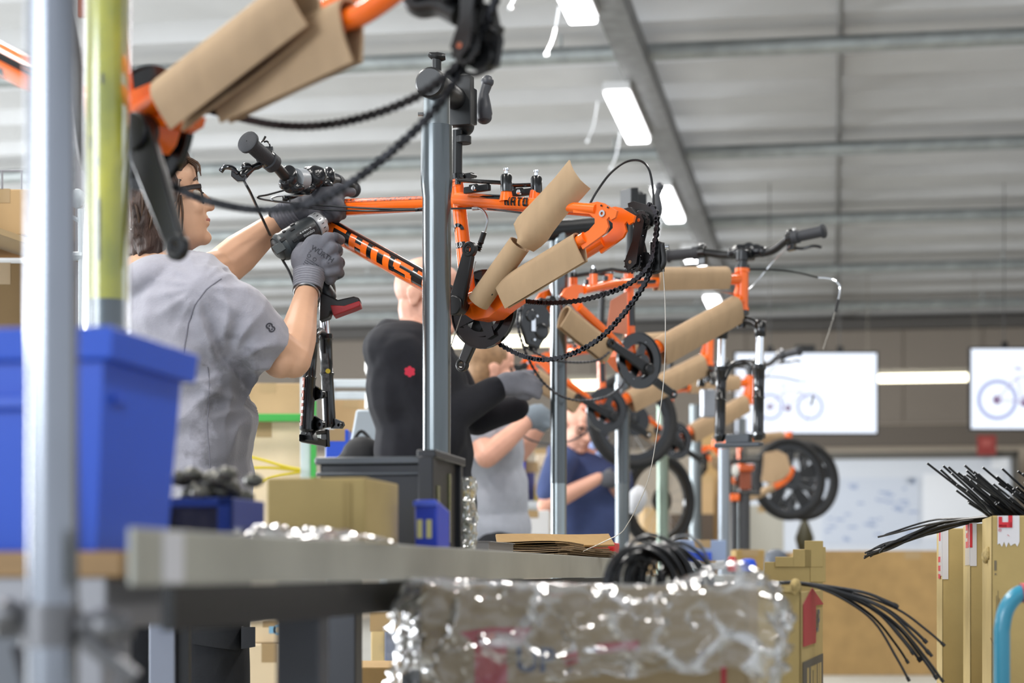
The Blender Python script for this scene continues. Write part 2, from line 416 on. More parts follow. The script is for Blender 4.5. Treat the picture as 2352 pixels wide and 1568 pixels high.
# ---- screens
def screen(x0, x1, y0, y1, D, label, art, flip=1):
    c = P((x0 + x1) / 2, (y0 + y1) / 2, D); w = sz(x1 - x0, D) / 2; h = sz(y1 - y0, D) / 2
    X = V((1, 0, 0)); Y = V((0, 1, 0))
    t = thing('wall_screen', label, 'screen', c, 0, 'screens hanging at the far end')
    m = M(); m.obox(c + Y * .04, X * (w + .02), Y * .035, Z * (h + .02)); build('housing', m, BLKPLASTIC, t, smooth=0)
    m = M(); m.obox(c, X * w, Y * .006, Z * h); build('display', m, glow('screen_white', 'e9f1ff', 1.25), t, smooth=0)
    m = M()
    for s in (-.5, .5): m.obox(c + X * w * s + Y * .08 + Z * (h * .2), X * .03, Y * .02, Z * h)
    [m.tube([c + X * w * q_ + Y * .1 + Z * h * .5, V((c.x + w * q_, c.y + .1, CEIL + .1))], .005, 5) for q_ in (-.5, .5)]; m.obox(c + Z * (h + .05) + Y * .08, X * .10, Y * .03, Z * .04); build('bracket', m, BLKPLASTIC, t)
    for nm, col, st, fn in art:
        m = M(); fn(m, c, w, h, X); build(nm, m, glow(nm + col, col, st), t, smooth=0)
    return t
Yv = V((0, 1, 0))
def at(px, py, D): return P(px, py, D) - Yv * .012
def bikepic(cx, cy, r, D, gap, hub):
    def tyres(m, c, w, h, X):
        for s in (0, 1): m.ring(at(cx + gap * s, cy, D), Yv, sz(r * .8, D), sz(r, D), .002, 30)
    def frame(m, c, w, h, X):
        pts = {'r': (cx, cy), 'f': (cx + gap, cy), 'b': (cx + gap * .42, cy + r * .1), 's': (cx + gap * .32, cy - r * 1.1), 'h': (cx + gap * .8, cy - r * 1.15)}
        for a, b in ('rb', 'rs', 'bs', 'sh', 'bh', 'hf'):
            m.tube([at(*pts[a], D), at(*pts[b], D)], sz(r * .055, D), 5)
        m.tube([at(cx + gap * .28, cy - r * 1.55, D), at(cx + gap * .4, cy - r * 1.5, D)], sz(r * .1, D), 5)
    def hubs(m, c, w, h, X):
        m.ring(at(cx, cy, D), Yv, .001, sz(r * .22, D), .003, 12); m.ring(at(cx + gap * .45, cy + r * .1, D), Yv, .001, sz(r * .25, D), .003, 12)
    return [('tyre_picture', 'a9b0d8', 1.0, tyres), ('frame_picture', 'c3c2da', 1.05, frame), ('hub_picture', '7a4878', .8, hubs)]
screen(1690, 2013, 811, 994, 20, 'bright screen with bicycle pictures behind the hanging fork', bikepic(1768, 934, 31, 20, 92, 0))
screen(2231, 2554, 801, 984, 20, 'bright screen with a bicycle picture cut by the right picture edge', bikepic(2290, 918, 47, 20, 140, 0))
# ---- whiteboard, sign
bx0, bx1, by0, by1, D = 1690, 2322, 1046, 1278, 28.5
c = P((bx0 + bx1) / 2, (by0 + by1) / 2, D); w = sz(bx1 - bx0, D) / 2; h = sz(by1 - by0, D) / 2; c = c + A * 0
t = thing('whiteboard', 'large whiteboard with dark frame and papers behind the hanging wheels', 'whiteboard', c, -TH)
m = M(); m.obox(c, B * w, A * .02, Z * h); build('board', m, mat('board_white', 'ccd2dc', .3), t, smooth=0)
for cc, e1, e2 in ((c + Z * h, B * (w + .05), Z * .05), (c - Z * h, B * (w + .05), Z * .05), (c + B * w, B * .05, Z * (h + .05)), (c - B * w, B * .05, Z * (h + .05))):
    m = M(); m.obox(cc - A * .02, e1, A * .03, e2); build('frame', m, mat('frame_grey', '55524d', .5), t, smooth=0)
for s_ in (-.8, .8):
    m = M(); m.obox(V((c.x, c.y, 0)) + B * w * s_ + A * .05 + Z * (c.z / 2), B * .03, A * .02, Z * (c.z / 2)); build('stand_post', m, mat('frame_grey', '55524d', .5), t, smooth=0)
def onb(px, py): return c + B * (sz(px - (bx0 + bx1) / 2, D)) + Z * sz((by0 + by1) / 2 - py, D) - A * .03
for (x0, x1, y0, y1, cl) in ((2118, 2292, 1088, 1236, 'dfe3ea'), (1890, 2110, 1098, 1250, 'c2cad8'), (1722, 1800, 1160, 1268, 'b9b8ae'), (2270, 2308, 1052, 1080, 'e6eaf0'), (2075, 2100, 1098, 1112, '8fa6cf')):
    p = onb((x0 + x1) / 2, (y0 + y1) / 2); m = M(); m.obox(p, B * sz(x1 - x0, D) / 2, A * .004, Z * sz(y1 - y0, D) / 2); build('paper', m, mat('paper_' + cl, cl, .5), t, smooth=0)
m = M(); R_ = random.Random(3)
for i in range(34):
    p = onb(R_.uniform(1900, 2100), R_.uniform(1110, 1240)) - A * .006; m.obox(p, B * R_.uniform(.02, .07), A * .001, Z * .014)
build('writing', m, mat('ink_blue', '8f9fc0', .6), t, smooth=0, kind='stuff')
c = P(2266, 1022, 28); m = M(); m.obox(c, B * .13, A * .01, Z * .14); s_ = thing('wall_sign', 'small dark red square sign above the whiteboard corner', 'sign', c, -TH)
build('plate', m, mat('sign_red', '8d2f2c', .5), s_, smooth=0)
m = M(); m.obox(c - A * .012 + Z * .03, B * .07, A * .002, Z * .05); build('pictogram', m, mat('sign_pale', 'a8514b', .5), s_, smooth=0)
# ================================================================== bicycles on their stands
class Bike:
    def __init__(s, px, py, D, phi, sx, name, label, ref=None):
        s.O = P(px, py, D); p = math.radians(phi)
        s.F = V((sx * math.cos(p), math.sin(p), 0)); s.R = V((s.F.y, -s.F.x, 0)); s.ref = ref
        s.root = thing(name, label, 'bicycle', s.O, 0, 'orange bicycles clamped in the stands')
    def L(s, px, py, w=0.):
        if s.ref:
            q = s.ref.L(px, py, w) - s.ref.O
            return s.O + s.F * q.dot(s.ref.F) + s.R * q.dot(s.ref.R) + Z * q.z
        C = V((0, 0, H)); d = V(((px - CX) / F, 1, (HY - py) / F))
        t = (w + (s.O - C).dot(s.R)) / d.dot(s.R)
        return C + d * t
    def __call__(s, *a): return s.L(*a)
GLY = {'G': [(0, .8, 1.35, 5.2), (0.4, 4.7, 4, 6), (0.4, 0, 4, 1.3), (2.65, 0, 4, 3.2), (1.9, 2.1, 4, 3.2)], 'H': [(0, 0, 1.35, 6), (2.65, 0, 4, 6), (1, 2.4, 3, 3.7)],
       'O': [(0, .4, 1.35, 5.6), (2.65, .4, 4, 5.6), (.4, 4.7, 3.6, 6), (.4, 0, 3.6, 1.3)], 'S': [(0.3, 4.7, 4, 6), (0, 2.9, 1.35, 5.6), (.3, 2.4, 3.7, 3.6), (2.65, .4, 4, 3.1), (0, 0, 3.7, 1.3)],
       'T': [(0, 4.8, 4, 6), (1.35, 0, 2.65, 5)], 'K': [(0, 0, 1.3, 6), (1.2, 2.4, 2.4, 3.6), (2.2, 3.2, 4, 6), (2.2, 0, 4, 2.8)], 'A': [(0, 0, 1.3, 5.6), (2.7, 0, 4, 5.6), (.4, 4.8, 3.6, 6), (1, 2, 3, 3.1)]}
def patch(m, p0, p1, r, out, u0, u1, a0, a1, shear=0., nu=2, na=6, lift=.0008, r2=None):
    """piece of a tube's skin: u along the axis in metres, a the angle from `out` towards up"""
    d = (p1 - p0); Lg = d.length; d.normalize(); o = (out - d * out.dot(d)).normalized(); u = d.cross(o)
    if u.z < 0: u = -u
    rows = []
    for i in range(na + 1):
        a = lerp(a0, a1, i / na); row = []
        for j in range(nu + 1):
            x = lerp(u0, u1, j / nu) + shear * (a - .0); rr = (r if r2 is None else lerp(r, r2, min(1, max(0, x / Lg)))) + lift
            row.append(p0 + d * x + (o * math.cos(a) + u * math.sin(a)) * rr)
        rows.append(row)
    m.sheet(rows)
def tube_text(m, txt, p0, p1, r, out, u, size, a0, a1, shear, gap=.9, lift=.0016, wide=1.):
    k = size / 6 * wide; x = u
    for ch in txt:
        for (x0, y0, x1, y1) in GLY[ch]:
            patch(m, p0, p1, r, out, x + x0 * k, x + x1 * k, lerp(a0, a1, y0 / 6), lerp(a0, a1, y1 / 6), shear, 1, max(1, int((y1 - y0) * 1.4)), lift)
        x += (4 + gap) * k
def chainring(root, c, R, r=.093, name='chainring', rot=.4, slim=1.):
    x, y = perp(R); x = (x * math.cos(rot) + y * math.sin(rot))
    m = M(); m.ring(c, R, r * .66, r, .006, 48); m.ring(c, R, r * .97, r, .012, 48)
    g = build('chain_guard', m, BLACK, root)
    m = M(); m.ring(c - R * .008, R, r * .58, r * .70, .004, 40); m.ring(c - R * .004, R, .004, r * .30, .012, 24)
    for k in range(4):
        a = pi / 2 * k; d = x * math.cos(a) + R.cross(x) * math.sin(a); q = R.cross(d)
        m.prism([c - R * .012 + d * r * .2 - q * .016 * slim, c - R * .012 + d * r * .8 - q * .011 * slim, c - R * .012 + d * r * .8 + q * .011 * slim, c - R * .012 + d * r * .2 + q * .016 * slim], R * .009)
    cr = build(name, m, BLACK, root)
    m = M()
    for k in range(4):
        a = pi / 2 * k; d = x * math.cos(a) + R.cross(x) * math.sin(a); m.lathe([(0, .0055), (.008, .0055), (.009, .003)], c + d * r * .72 - R * .006, R, 10)
    build('chainring_bolts', m, CHROME, cr)
    return cr
def crank(root, p0, p1, R, w0=.019, w1=.0165, name='crank_arm'):
    d = (p1 - p0).normalized(); q = R.cross(d).normalized(); m = M(); L = (p1 - p0).length
    m.ring(p1, R, .0085, w1, .014, 24)
    e = p1 - d * w1 * .55
    pts = [p0 - d * w0 * .6 - q * w0 * .8, p0 - q * w0, lerp(p0, p1, .45) - q * (w0 * .82), e - q * w1 * .8, e + q * w1 * .8, lerp(p0, p1, .45) + q * (w0 * .82), p0 + q * w0, p0 - d * w0 * .6 + q * w0 * .8]
    m.prism([p - R * .007 for p in pts], R * .014); m.lathe([(-.014, w0), (.016, w0), (.018, w0 * .7)], p0, R, 20)
    o = build(name, m, BLKPLASTIC, root, bevel=.003)
    m = M(); m.ring(p1 + R * .0005, R, .0072, .0088, .0135, 20); build('pedal_thread', m, BLACK, o)
    return o
def arc_wrap(m, p0, p1, r, down, flap=.06, t=.004, arc=190, start=-95, n=9, flare=0., nrow=8, gap=1.):
    """card folded over a tube: round over the top, two flaps hanging along `down`"""
    d = (p1 - p0).normalized(); dn = (down - d * down.dot(d)).normalized(); s = d.cross(dn)
    rows = []
    for i in range(nrow + 1):
        t_ = i / nrow; c = lerp(p0, p1, t_); rr = r * (1 + flare * t_); row = []
        wob = .0016 * math.sin(7 * t_ + r * 300)
        row.append(c + dn * (flap * .96) + s * (rr * .35 * gap + wob)); row.append(c + dn * (flap * .5) + s * (rr * .75))
        for k in range(n + 1):
            a = math.radians(start + 5 + (arc - 10) * k / n); row.append(c - dn * (rr * math.cos(a)) - s * (rr * math.sin(a)))
        row.append(c + dn * (flap * .5) - s * (rr * .8 + wob)); row.append(c + dn * flap - s * (rr * .45))
        rows.append(row)
    m.sheet(rows, t); return m
def grip(root, p0, p1, r=.0165, cap=.021):
    """rubber grip with the flanged end at p0"""
    d = p1 - p0; L = d.length; m = M()
    m.lathe([(-.001, .0), (0, cap * .9), (.002, cap), (.009, cap), (.011, r * 1.05), (.02, r), (L * .8, r * .98), (L * .82, r * 1.2), (L, r * 1.2), (L, r * .6)], p0, d, 24, cap=False)
    m.mat(1).lathe([(-.0016, .0012), (-.0008, .0016)], p0, d, 8)
    return build('grip', m, [RUBBER, BLACK], root)
def links(root, path, R, name='chain', pitch=.0127):
    """chain of separate links"""
    ch = M(); ch.tube(path, .0016, 5); co = build(name, ch, CHAINM, root)
    proto = None; acc = 0.; i = 0; pos = path[0]; nxt = []
    cum = [0]
    for a, b in zip(path, path[1:]): cum.append(cum[-1] + (b - a).length)
    def along(s_):
        for k in range(len(path) - 1):
            if cum[k + 1] >= s_: return lerp(path[k], path[k + 1], (s_ - cum[k]) / max(1e-9, cum[k + 1] - cum[k]))
        return path[-1]
    n = int(cum[-1] / pitch)
    meshes = []
    for wid in (.0026, .0040):
        m = M()
        for sgn in (-1, 1):
            for x in (-.0063, .0063): m.ring(V((x, sgn * wid, 0)), V((0, 1, 0)), .0002, .0058, .0012, 8)
            m.obox(V((0, sgn * wid, 0)), V((.0063, 0, 0)), V((0, .0006, 0)), V((0, 0, .0034)))
        for x in (-.0063, .0063): m.tube([V((x, -.0046, 0)), V((x, .0046, 0))], .0021, 7)
        me = bpy.data.meshes.new('chain_link'); me.from_pydata([tuple(p) for p in m.v], [], m.f); me.materials.append(CHAINM); me.update(); meshes.append(me)
    for k in range(n):
        a = along(k * pitch); b = along((k + 1) * pitch); x = (b - a).normalized(); y = (R - x * R.dot(x)).normalized(); z = x.cross(y); c = (a + b) / 2
        mw = Matrix(((x.x, y.x, z.x, c.x), (x.y, y.y, z.y, c.y), (x.z, y.z, z.z, c.z), (0, 0, 0, 1)))
        o = bpy.data.objects.new('chain_link', meshes[k % 2]); COL.objects.link(o); place(o, mw, co)
    return co
def derailleur(bk, pts, w, k=1., sheen=BLKPLASTIC):
    rk = lambda v: [x * k for x in v]
    """pts: pixel anchors hanger, body, upper pulley, lower pulley"""
    h, b, u, l = [bk(x, y, w) for x, y in pts]; R = bk.R; m = M()
    m.tube([h, lerp(h, b, .6), b], rk([.012, .013, .016]), 10); m.lathe([(-.012, .015 * k), (.012, .015 * k), (.014, .01 * k)], h, R, 14); m.lathe([(-.014, .02 * k), (.014, .02 * k), (.016, .013 * k)], b, R, 18)
    q = (u - b)
    m.prism([b + Z * .022 - bk.F * .006, b + Z * .02 + bk.F * .016, u + bk.F * .016, u - bk.F * .014 - Z * .01], R * .012)
    body = build('derailleur', m, sheen, bk.root, bevel=.001)
    d = (l - u).normalized(); s = R.cross(d)
    for off in (-.011, .009):
        m = M(); c = R * off
        m.prism([u + c + s * .013, lerp(u, l, .5) + c + s * .007, l + c + s * .016, l + c + d * .018, l + c - s * .016, lerp(u, l, .5) + c - s * .012, u + c - s * .013, u + c - d * .014], R * .0025)
        build('pulley_cage', m, sheen, body)
    for c, rad in ((u, .021), (l, .024)):
        m = M(); m.ring(c, R, .005, rad * .55, .005, 20); m.ring(c, R, rad * .72, rad * .88, .004, 24)
        for j in range(5):
            a = 2 * pi * j / 5; e = s * math.cos(a) + d * math.sin(a); m.obox(c + e * rad * .62, e * rad * .16, R.cross(e) * .0022, R * .0018)
        for j in range(11):
            a = 2 * pi * j / 11; e = s * math.cos(a) + d * math.sin(a); m.obox(c + e * rad * .93, e * rad * .09, R.cross(e) * .002, R * .0012)
        pw = build('jockey_wheel', m, BLKPLASTIC, body)
        m = M(); m.lathe([(-.013, .0042), (.013, .0042), (.014, .003)], c, R, 10); build('pulley_bolt', m, CHROME, pw)
    return body
def vbrake(bk, base, tip, w):
    pass
# ------------------------------------------------------------------ the sharp bicycle in the middle
hb = Bike(1078, 703, 4.65, 36, -1, 'bicycle', 'sharp orange bicycle frame in the middle being worked on with the cordless driver'); L = hb; r0 = hb.root; R = hb.R; Fv = hb.F; out = -R
bb = L(1078, 703); stt = L(1049, 418); tt0 = L(766, 478); tt1 = L(1050, 464); dt0 = L(757, 524); htT = L(750, 448); htB = L(765, 560)
m = M()
m.tube([bb - R * .036, bb + R * .036], .0215, 24); m.tube([lerp(bb, stt, .04), stt], [.0185, .016], 20)
m.ring(stt + Z * .001, (stt - bb), .0135, .0185, .006, 20); m.ring(stt - Z * .012, (stt - bb), .0135, .0175, .004, 20)
m.tube([tt0, lerp(tt0, tt1, .5), tt1], [.0205, .0185, .0165], 20); m.tube([dt0, lerp(dt0, bb, .5), bb], [.0245, .0245, .0225], 22)
m.tube([htT, htB], .0235, 22); m.ring(htT, htT - htB, .015, .027, .012, 22); m.ring(htB, htT - htB, .015, .027, .012, 22)
def stay(side, top, bend, drop, bot, r=(.0115, .0105, .009)):
    m.tube(spl([L(*top, side * .016), L(*bend, side * .045), L(*drop, side * .064)], 6), .0115, 14)
ssj = L(1052, 462)
for s_ in (-1, 1):
    px = 0 if s_ < 0 else 0
    a_ = L(1062, 460, 0) + R * (s_ * .02); d_ = L(1370, 480, -.064) + R * (0 if s_ < 0 else .072); c_ = L(1250, 471, -.05) + R * (0 if s_ < 0 else .055)
    m.tube(spl([a_, lerp(a_, c_, .55), c_, d_], 5), [.0165] * 6 + [.0145] * 5 + [.0115] * 5, 16)
    b_ = L(1098, 690, 0) + R * (s_ * .03); e_ = L(1345, 545, -.064) + R * (0 if s_ < 0 else .072); g_ = L(1215, 628, -.052) + R * (0 if s_ < 0 else .06)
    m.tube(spl([b_, g_, e_], 6), [.0155] * 7 + [.0135] * 6, 16)
    dp = [(1318, 466), (1350, 467), (1372, 463), (1386, 466), (1399, 474), (1417, 484), (1413, 499), (1403, 505), (1399, 497), (1393, 504), (1397, 520), (1390, 534), (1372, 548), (1338, 572), (1324, 546), (1352, 529), (1366, 513), (1366, 502), (1354, 491), (1316, 488)]
    off = R * (0 if s_ < 0 else .072)
    m.prism([L(x, y, -.068) + off for x, y in dp], R * .007)
m.tube([lerp(bb, L(1345, 545, 0), .16) - R * .035, lerp(bb, L(1345, 545, 0), .16) + R * .035], .011, 12)
# chainstay yoke behind the bottom bracket
m.prism([L(x, y, -.03) for x, y in ((1085, 668), (1105, 662), (1170, 640), (1172, 690), (1150, 705), (1122, 728), (1086, 734), (1068, 722))], R * .06)
# brake bosses
for x, y, w_ in ((1163, 446, -.045), (1229, 447, .045)):
    p = L(x, y, w_); m.tube([p - Z * .016, p + Z * .010], [.017, .0115], 14)
m.mat(1)
for x, y in ((1383, 490), ): m.ring(L(x, y, -.0702), R, .0035, .0075, .003, 16)
frame = build('frame', m, [ORANGE, STEEL], r0)
m = M()
for x, y in ((1345, 474), (1381, 472), (1333, 535), (1396, 476), (1130, 676), (1128, 668)): m.ring(L(x, y, -.0705), R, .0002, .0022, .002, 10)
build('frame_holes', m, BLACK, frame)
# decals: black band, big letters in orange
LD = (bb - dt0).length; D0 = dt0; D1 = bb
m = M(); patch(m, D0, D1, .0246, out, .012, LD * .97, -.52, 1.35, 0, 24, 14, .0007)
build('down_tube_decal', m, BLACK, frame)
m = M(); tube_text(m, 'GHOST', D0, D1, .0246, out, .016, .064, -.80, .82, -.009, 1.0, .0014, 1.47)
patch(m, D0, D1, .0246, out, .0, .014, -.5, 1.5, 0, 2, 10, .0013)
build('down_tube_lettering', m, ORANGE, frame)
SP = mat('speckled_decal', '15161a', .4, var=.1, vs=160, col2='ec5f0e')
m = M(); patch(m, tt0, tt1, .0205, out, .055, .30, .45, 1.35, -.02, 20, 6, .001, .0165); build('top_tube_decal', m, SP, frame)
s0 = L(1062, 460, -.02); s1 = L(1250, 471, -.05)
m = M(); patch(m, s0, s1, .0165, out, .055, .150, .30, 1.5, -.02, 10, 6, .0016); tube_text(m, 'KATO', s0, s1, .0162, out, .152, .022, -.40, .80, -.003, 1.1, .0018, 1.0)
build('stay_decal', m, BLACK, frame)
m = M(); ST = (stt - bb).length
for k in range(10):
    a = pi * k / 9; a2 = pi * (k + 1) / 9
    if k < 9:
        f = lambda an, rr: (ST * .60 + math.sin(an) * rr, math.cos(an) * rr / .0175)
        (u0, a0), (u1, a1), (u2, a2_), (u3, a3) = f(a, .017), f(a2, .017), f(a2, .009), f(a, .009)
        d = (stt - bb).normalized(); o_ = (out - d * out.dot(d)).normalized(); u_ = d.cross(o_)
        m.add([bb + d * uu + (o_ * math.cos(aa) + u_ * math.sin(aa)) * .0186 for uu, aa in ((u0, a0), (u1, a1), (u2, a2_), (u3, a3))], [(0, 1, 2, 3)])
patch(m, bb, stt, .0177, out, ST * .46, ST * .505, -.5, .9, 0, 2, 6, .0012)
build('seat_tube_decal', m, BLACK, frame)
m = M(); d = (stt - bb).normalized(); ap = bb + d * (ST * .483) + out * .0196
print_text(m, '1.0', .017, ap + out * .0004 - Fv * .003, -Fv, Z); build('model_number', m, mat('decal_white', 'e8e8e8', .4), frame, smooth=0)
# seat post, collar, cables under the top tube
m = M(); m.tube([stt - Z * .02, L(1050, 300)], .0128, 18); build('seat_post', m, BLKPLASTIC, r0)
m = M(); cp = L(1050, 408); m.ring(cp, stt - bb, .013, .0195, .013, 20); m.obox(cp - Fv * .03, Fv * .016, R * .006, Z * .006); m.tube([cp - Fv * .045 - R * .012, cp - Fv * .045 + R * .012], .0045, 10); m.tube([cp - Fv * .022 - R * .012, cp - Fv * .022 + R * .012], .0055, 10)
build('seat_clamp', m, BLACK, r0)
def cable(name, pts, r, mt, root=r0, n=6, k=7): m = M(); m.tube(spl(pts, n), r, k); return build(name, m, mt, root)
cable('brake_cable', [P(655, 436, 4.80), P(615, 447, 4.80), P(591, 452, 4.80), P(610, 459, 4.80), P(680, 467, 4.76), P(760, 473, 4.78), P(860, 479, L(860, 470, -.035).y - .02), L(966, 480, -.03), L(1088, 478, -.03)], .0024, WIRE)
cable('gear_cable', [P(668, 470, 4.76), P(740, 481, 4.77), P(850, 484, L(850, 470, -.035).y - .02), L(960, 482, -.04)], .0024, WIRE)
m = M(); m.tube([L(955, 482, -.035), L(972, 480, -.035)], .0042, 10); build('cable_stop', m, BLKPLASTIC, r0)
cable('cable_noodle', [L(1086, 479, -.03), L(1100, 478, -.03), L(1112, 486, -.03), L(1119, 502, -.03), L(1117, 520, -.03), L(1112, 536, -.03)], .0027, STEEL)
m = M(); m.tube([L(1086, 479, -.03), L(1099, 478, -.03)], .0043, 10); build('noodle_collar', m, STEEL, r0)
m = M(); a, b = L(1112, 533, -.03), L(1098, 576, -.03); m.lathe([(t_ * (b - a).length, .0065 + (.0014 * math.sin(t_ * 60) if t_ > .5 else 0)) for t_ in [i / 26 for i in range(27)]], a, b - a, 12); build('rubber_boot', m, BLKPLASTIC, r0)
cable('loose_wire', [L(1093, 600, -.04), L(1080, 655, -.05), L(1062, 715, -.06), L(1044, 770, -.07), L(1034, 800, -.08)], .0010, BARE)
cable('under_cable', [L(1120, 479, -.01), L(1160, 484, -.02), L(1210, 490, -.03)], .0024, WIRE)
# brakes on the stays
def brake(xa, ya, xb, yb, dirx, side):
    p = L(xb, yb, side * .047); q = L(xa, ya, side * .047); m = M()
    m.tube([q, lerp(q, p, .5) + Z * .002, p + Z * .004], .006, 10, e=(1.15, .8)); m.tube([q - Z * .010, q + Z * .004], .007, 10)
    m.lathe([(-.022, .0125), (-.012, .0135), (.012, .0135), (.017, .011), (.019, .006)], p + Z * .006, Z, 16)
    g = lerp(q, p, .4) - Z * .016
    arm = build('brake_arm', m, BLACK, r0)
    m = M(); m.lathe([(.018, .0045), (.026, .0045), (.027, .0065), (.031, .0065), (.032, .003)], p + Z * .006, Z, 10); build('brake_bolt', m, CHROME, arm); m = M(); m.lathe([(-.008, .006), (.0075, .006), (.009, .004)], g - R * .008, -R, 10); build('pad_bolt', m, CHROME, arm)
    m = M(); m.obox(g, Fv * .036, R * .006, Z * .0075); m.obox(g + Z * .006 + Fv * .01, Fv * .012, R * .004, Z * .006); build('brake_pad', m, BLKPLASTIC, arm, bevel=.002)
brake(1052, 414, 1163, 424, 1, -1); brake(1178, 426, 1232, 428, 1, 1)
# cranks
chainring(r0, L(1111, 710, .05), R)
m = M(); m.lathe([(-.052, .017), (-.036, .0215), (-.034, .0235), (-.030, .0235)], bb, R, 22); m.tube([bb + R * .03, bb + R * .07], .014, 16); build('bottom_bracket', m, BLACK, r0)
cr = crank(r0, L(1049, 702, -.066), L(1079, 573, -.074), R, .023, .0185); crank(r0, L(1113, 716, .07), L(1062, 838, .078), R)
# cardboard protection
m = M(); arc_wrap(m, L(1150, 662, -.053), L(1330, 553, -.062), .020, -Z * 1 + Fv * -.35, .052); build('cardboard_wrap', m, KRAFT, r0, label='kraft card folded over the chainstay')
m = M(); a, b = L(1098, 694, -.062), L(1193, 560, -.062); d = (b - a).normalized(); s = d.cross(R).normalized(); rows = []
for i in range(7):
    c = lerp(a, b, i / 6); rows.append([c + (s * math.cos(q) - R * math.sin(q)) * (.0235 + .004 * (j / 15)) for j, q in enumerate([math.radians(-150 + 400 * j / 15) for j in range(16)])])
m.sheet(rows, .003); build('cardboard_roll', m, KRAFT, r0, label='card rolled round the other stay')
m = M(); lf = [(1198, 556), (1196, 545), (1186, 516), (1192, 500), (1212, 475), (1235, 450), (1275, 410), (1312, 369)]; rt = [(1213, 573), (1228, 560), (1243, 546), (1258, 528), (1280, 504), (1303, 478), (1325, 452), (1342, 428)]
rows = []
for i, ((xa, ya), (xb, yb)) in enumerate(zip(lf, rt)):
    row = []
    for j in range(9):
        t_ = j / 8; p = L(lerp(xa, xb, t_), lerp(ya, yb, t_), -.07); bulge = .018 * math.sin(pi * min(1, t_ * 1.25)) * (1 - i / 9) + .006 * math.sin(3 * t_ + i)
        if t_ > .8: bulge -= (t_ - .8) * .1
        row.append(p - R * bulge)
    rows.append(row)
m.sheet(rows, -.0035); build('cardboard_sheet', m, KRAFT, r0, label='flat flared card sheet standing off the stays')
# rear derailleur, chain
derailleur(hb, [(1416, 505), (1442, 498), (1474, 507), (1454, 603)], .068, .6)
m = M(); m.prism([L(x, y, .094) for x, y in ((1441, 466), (1455, 461), (1500, 474), (1507, 492), (1497, 520), (1484, 514), (1490, 492), (1468, 484), (1470, 503), (1456, 500), (1444, 486))], R * .006); m.lathe([(-.01, .022), (.012, .022), (.014, .014)], L(1476, 506, .09), R, 20)
m.prism([L(x, y, .1) for x, y in ((1455, 515), (1470, 515), (1488, 590), (1478, 625), (1455, 620))], R * .004); m.lathe([(-.006, .021), (.008, .021)], L(1482, 600, .095), R, 20)
m.obox(L(1510, 590, .1), Fv * .012, R * .012, Z * .033); m.tube(spl([L(1519, 560, .1), L(1524, 600, .1), L(1512, 620, .1), L(1486, 624, .1)], 5), .0075, 8)
dr = build('derailleur_body', m, BLKPLASTIC, r0, bevel=.001)
m = M(); p = L(1516, 568, .1); m.lathe([(0, .004), (.012, .004), (.012, .0068), (.02, .0062)], p, V((1, -.25, 0)), 12); m.tube([L(1503, 556, .11), L(1508, 590, .11)], .003, 6)
for x, y in ((1472, 505), (1452, 598), (1476, 541)): m.lathe([(0, .0032), (.004, .0028)], L(x, y, .075), -R, 10)
build('derailleur_bolts', m, CHROME, dr)
links(r0, spl([L(x, y, .082) for x, y in ((1492, 470), (1506, 485), (1509, 520), (1504, 560), (1499, 598), (1487, 640), (1456, 690), (1420, 735), (1380, 775), (1335, 803), (1290, 820), (1250, 826), (1210, 820), (1170, 803), (1130, 778), (1106, 762), (1094, 750))], 8), R)
links(r0, spl([L(x, y, .072) for x, y in ((1497, 598), (1490, 612), (1470, 634), (1430, 660), (1380, 678), (1330, 690), (1280, 695), (1230, 694), (1190, 688), (1160, 677), (1138, 667))], 8), R)
cable('gear_housing', [L(1356, 466, .05), L(1372, 438, .06), L(1402, 398, .07), L(1437, 372, .08), L(1470, 369, .09), L(1490, 388, .095), L(1499, 430, .098), L(1502, 476, .1)], .0027, WIRE)
cable('inner_wire', [L(1502, 528, .1), L(1516, 565, .1), L(1523, 620, .1), L(1528, 720, .1), L(1526, 850, .1), L(1514, 960, .1), L(1492, 1090, .1), L(1462, 1165, .1), L(1440, 1205, .1), L(1424, 1225, .1), L(1385, 1245, .1), L(1335, 1268, .1)], .0011, BARE)
# handlebar, stem, fork
m = M(); m.tube(spl([P(573, 331, 4.60), P(622, 371, 4.67), P(640, 388, 4.70), P(657, 406, 4.73), P(676, 412, 4.76), P(700, 412, 4.80), P(745, 412, 4.88), P(770, 414, 4.95), P(806, 428, 5.05)], 6), .0125, 16); build('handlebar', m, BLKPLASTIC, r0)
grip(r0, P(567, 324, 4.58), P(628, 377, 4.67), .0185, .0268); grip(r0, P(812, 436, 5.1), P(768, 416, 4.96), .0165, .021)
WRAPM = mat('wrinkled_black_wrap', '14161a', .22, bump=.5, bs=22)
m = M()
for x, y, D, q in ((664, 408, 4.74, (.022, .02, .03)), (655, 422, 4.74, (.017, .016, .014)), (676, 432, 4.75, (.026, .02, .013)), (722, 408, 4.82, (.030, .026, .028)), (718, 395, 4.84, (.026, .022, .016)), (745, 425, 4.86, (.02, .02, .016)), (756, 405, 4.9, (.018, .02, .024)), (700, 432, 4.8, (.024, .016, .012))): m.ell(P(x, y, D), q)
w_ = fuse(m, .003, 2)
w_.v = [p + V((1, 1, 1)) * 0 + (p - P(700, 412, 4.8)).normalized() * (.007 * noise.noise(p * 38)) for p in w_.v]
build('stem_wrapping', w_, WRAPM, r0)
m = M(); a, b = P(676, 411, 4.755), P(694, 412, 4.79); m.tube([a, b], .0262, 22); build('tape_band', m, mat('grey_tape', '9aa0a6', .4), r0)
m = M(); m.tube([P(735, 418, 4.87), P(751, 455, 4.89)], .018, 16); m.tube([htB, L(735, 640, 0)], .016, 16); build('steerer_tube', m, STEEL, r0)
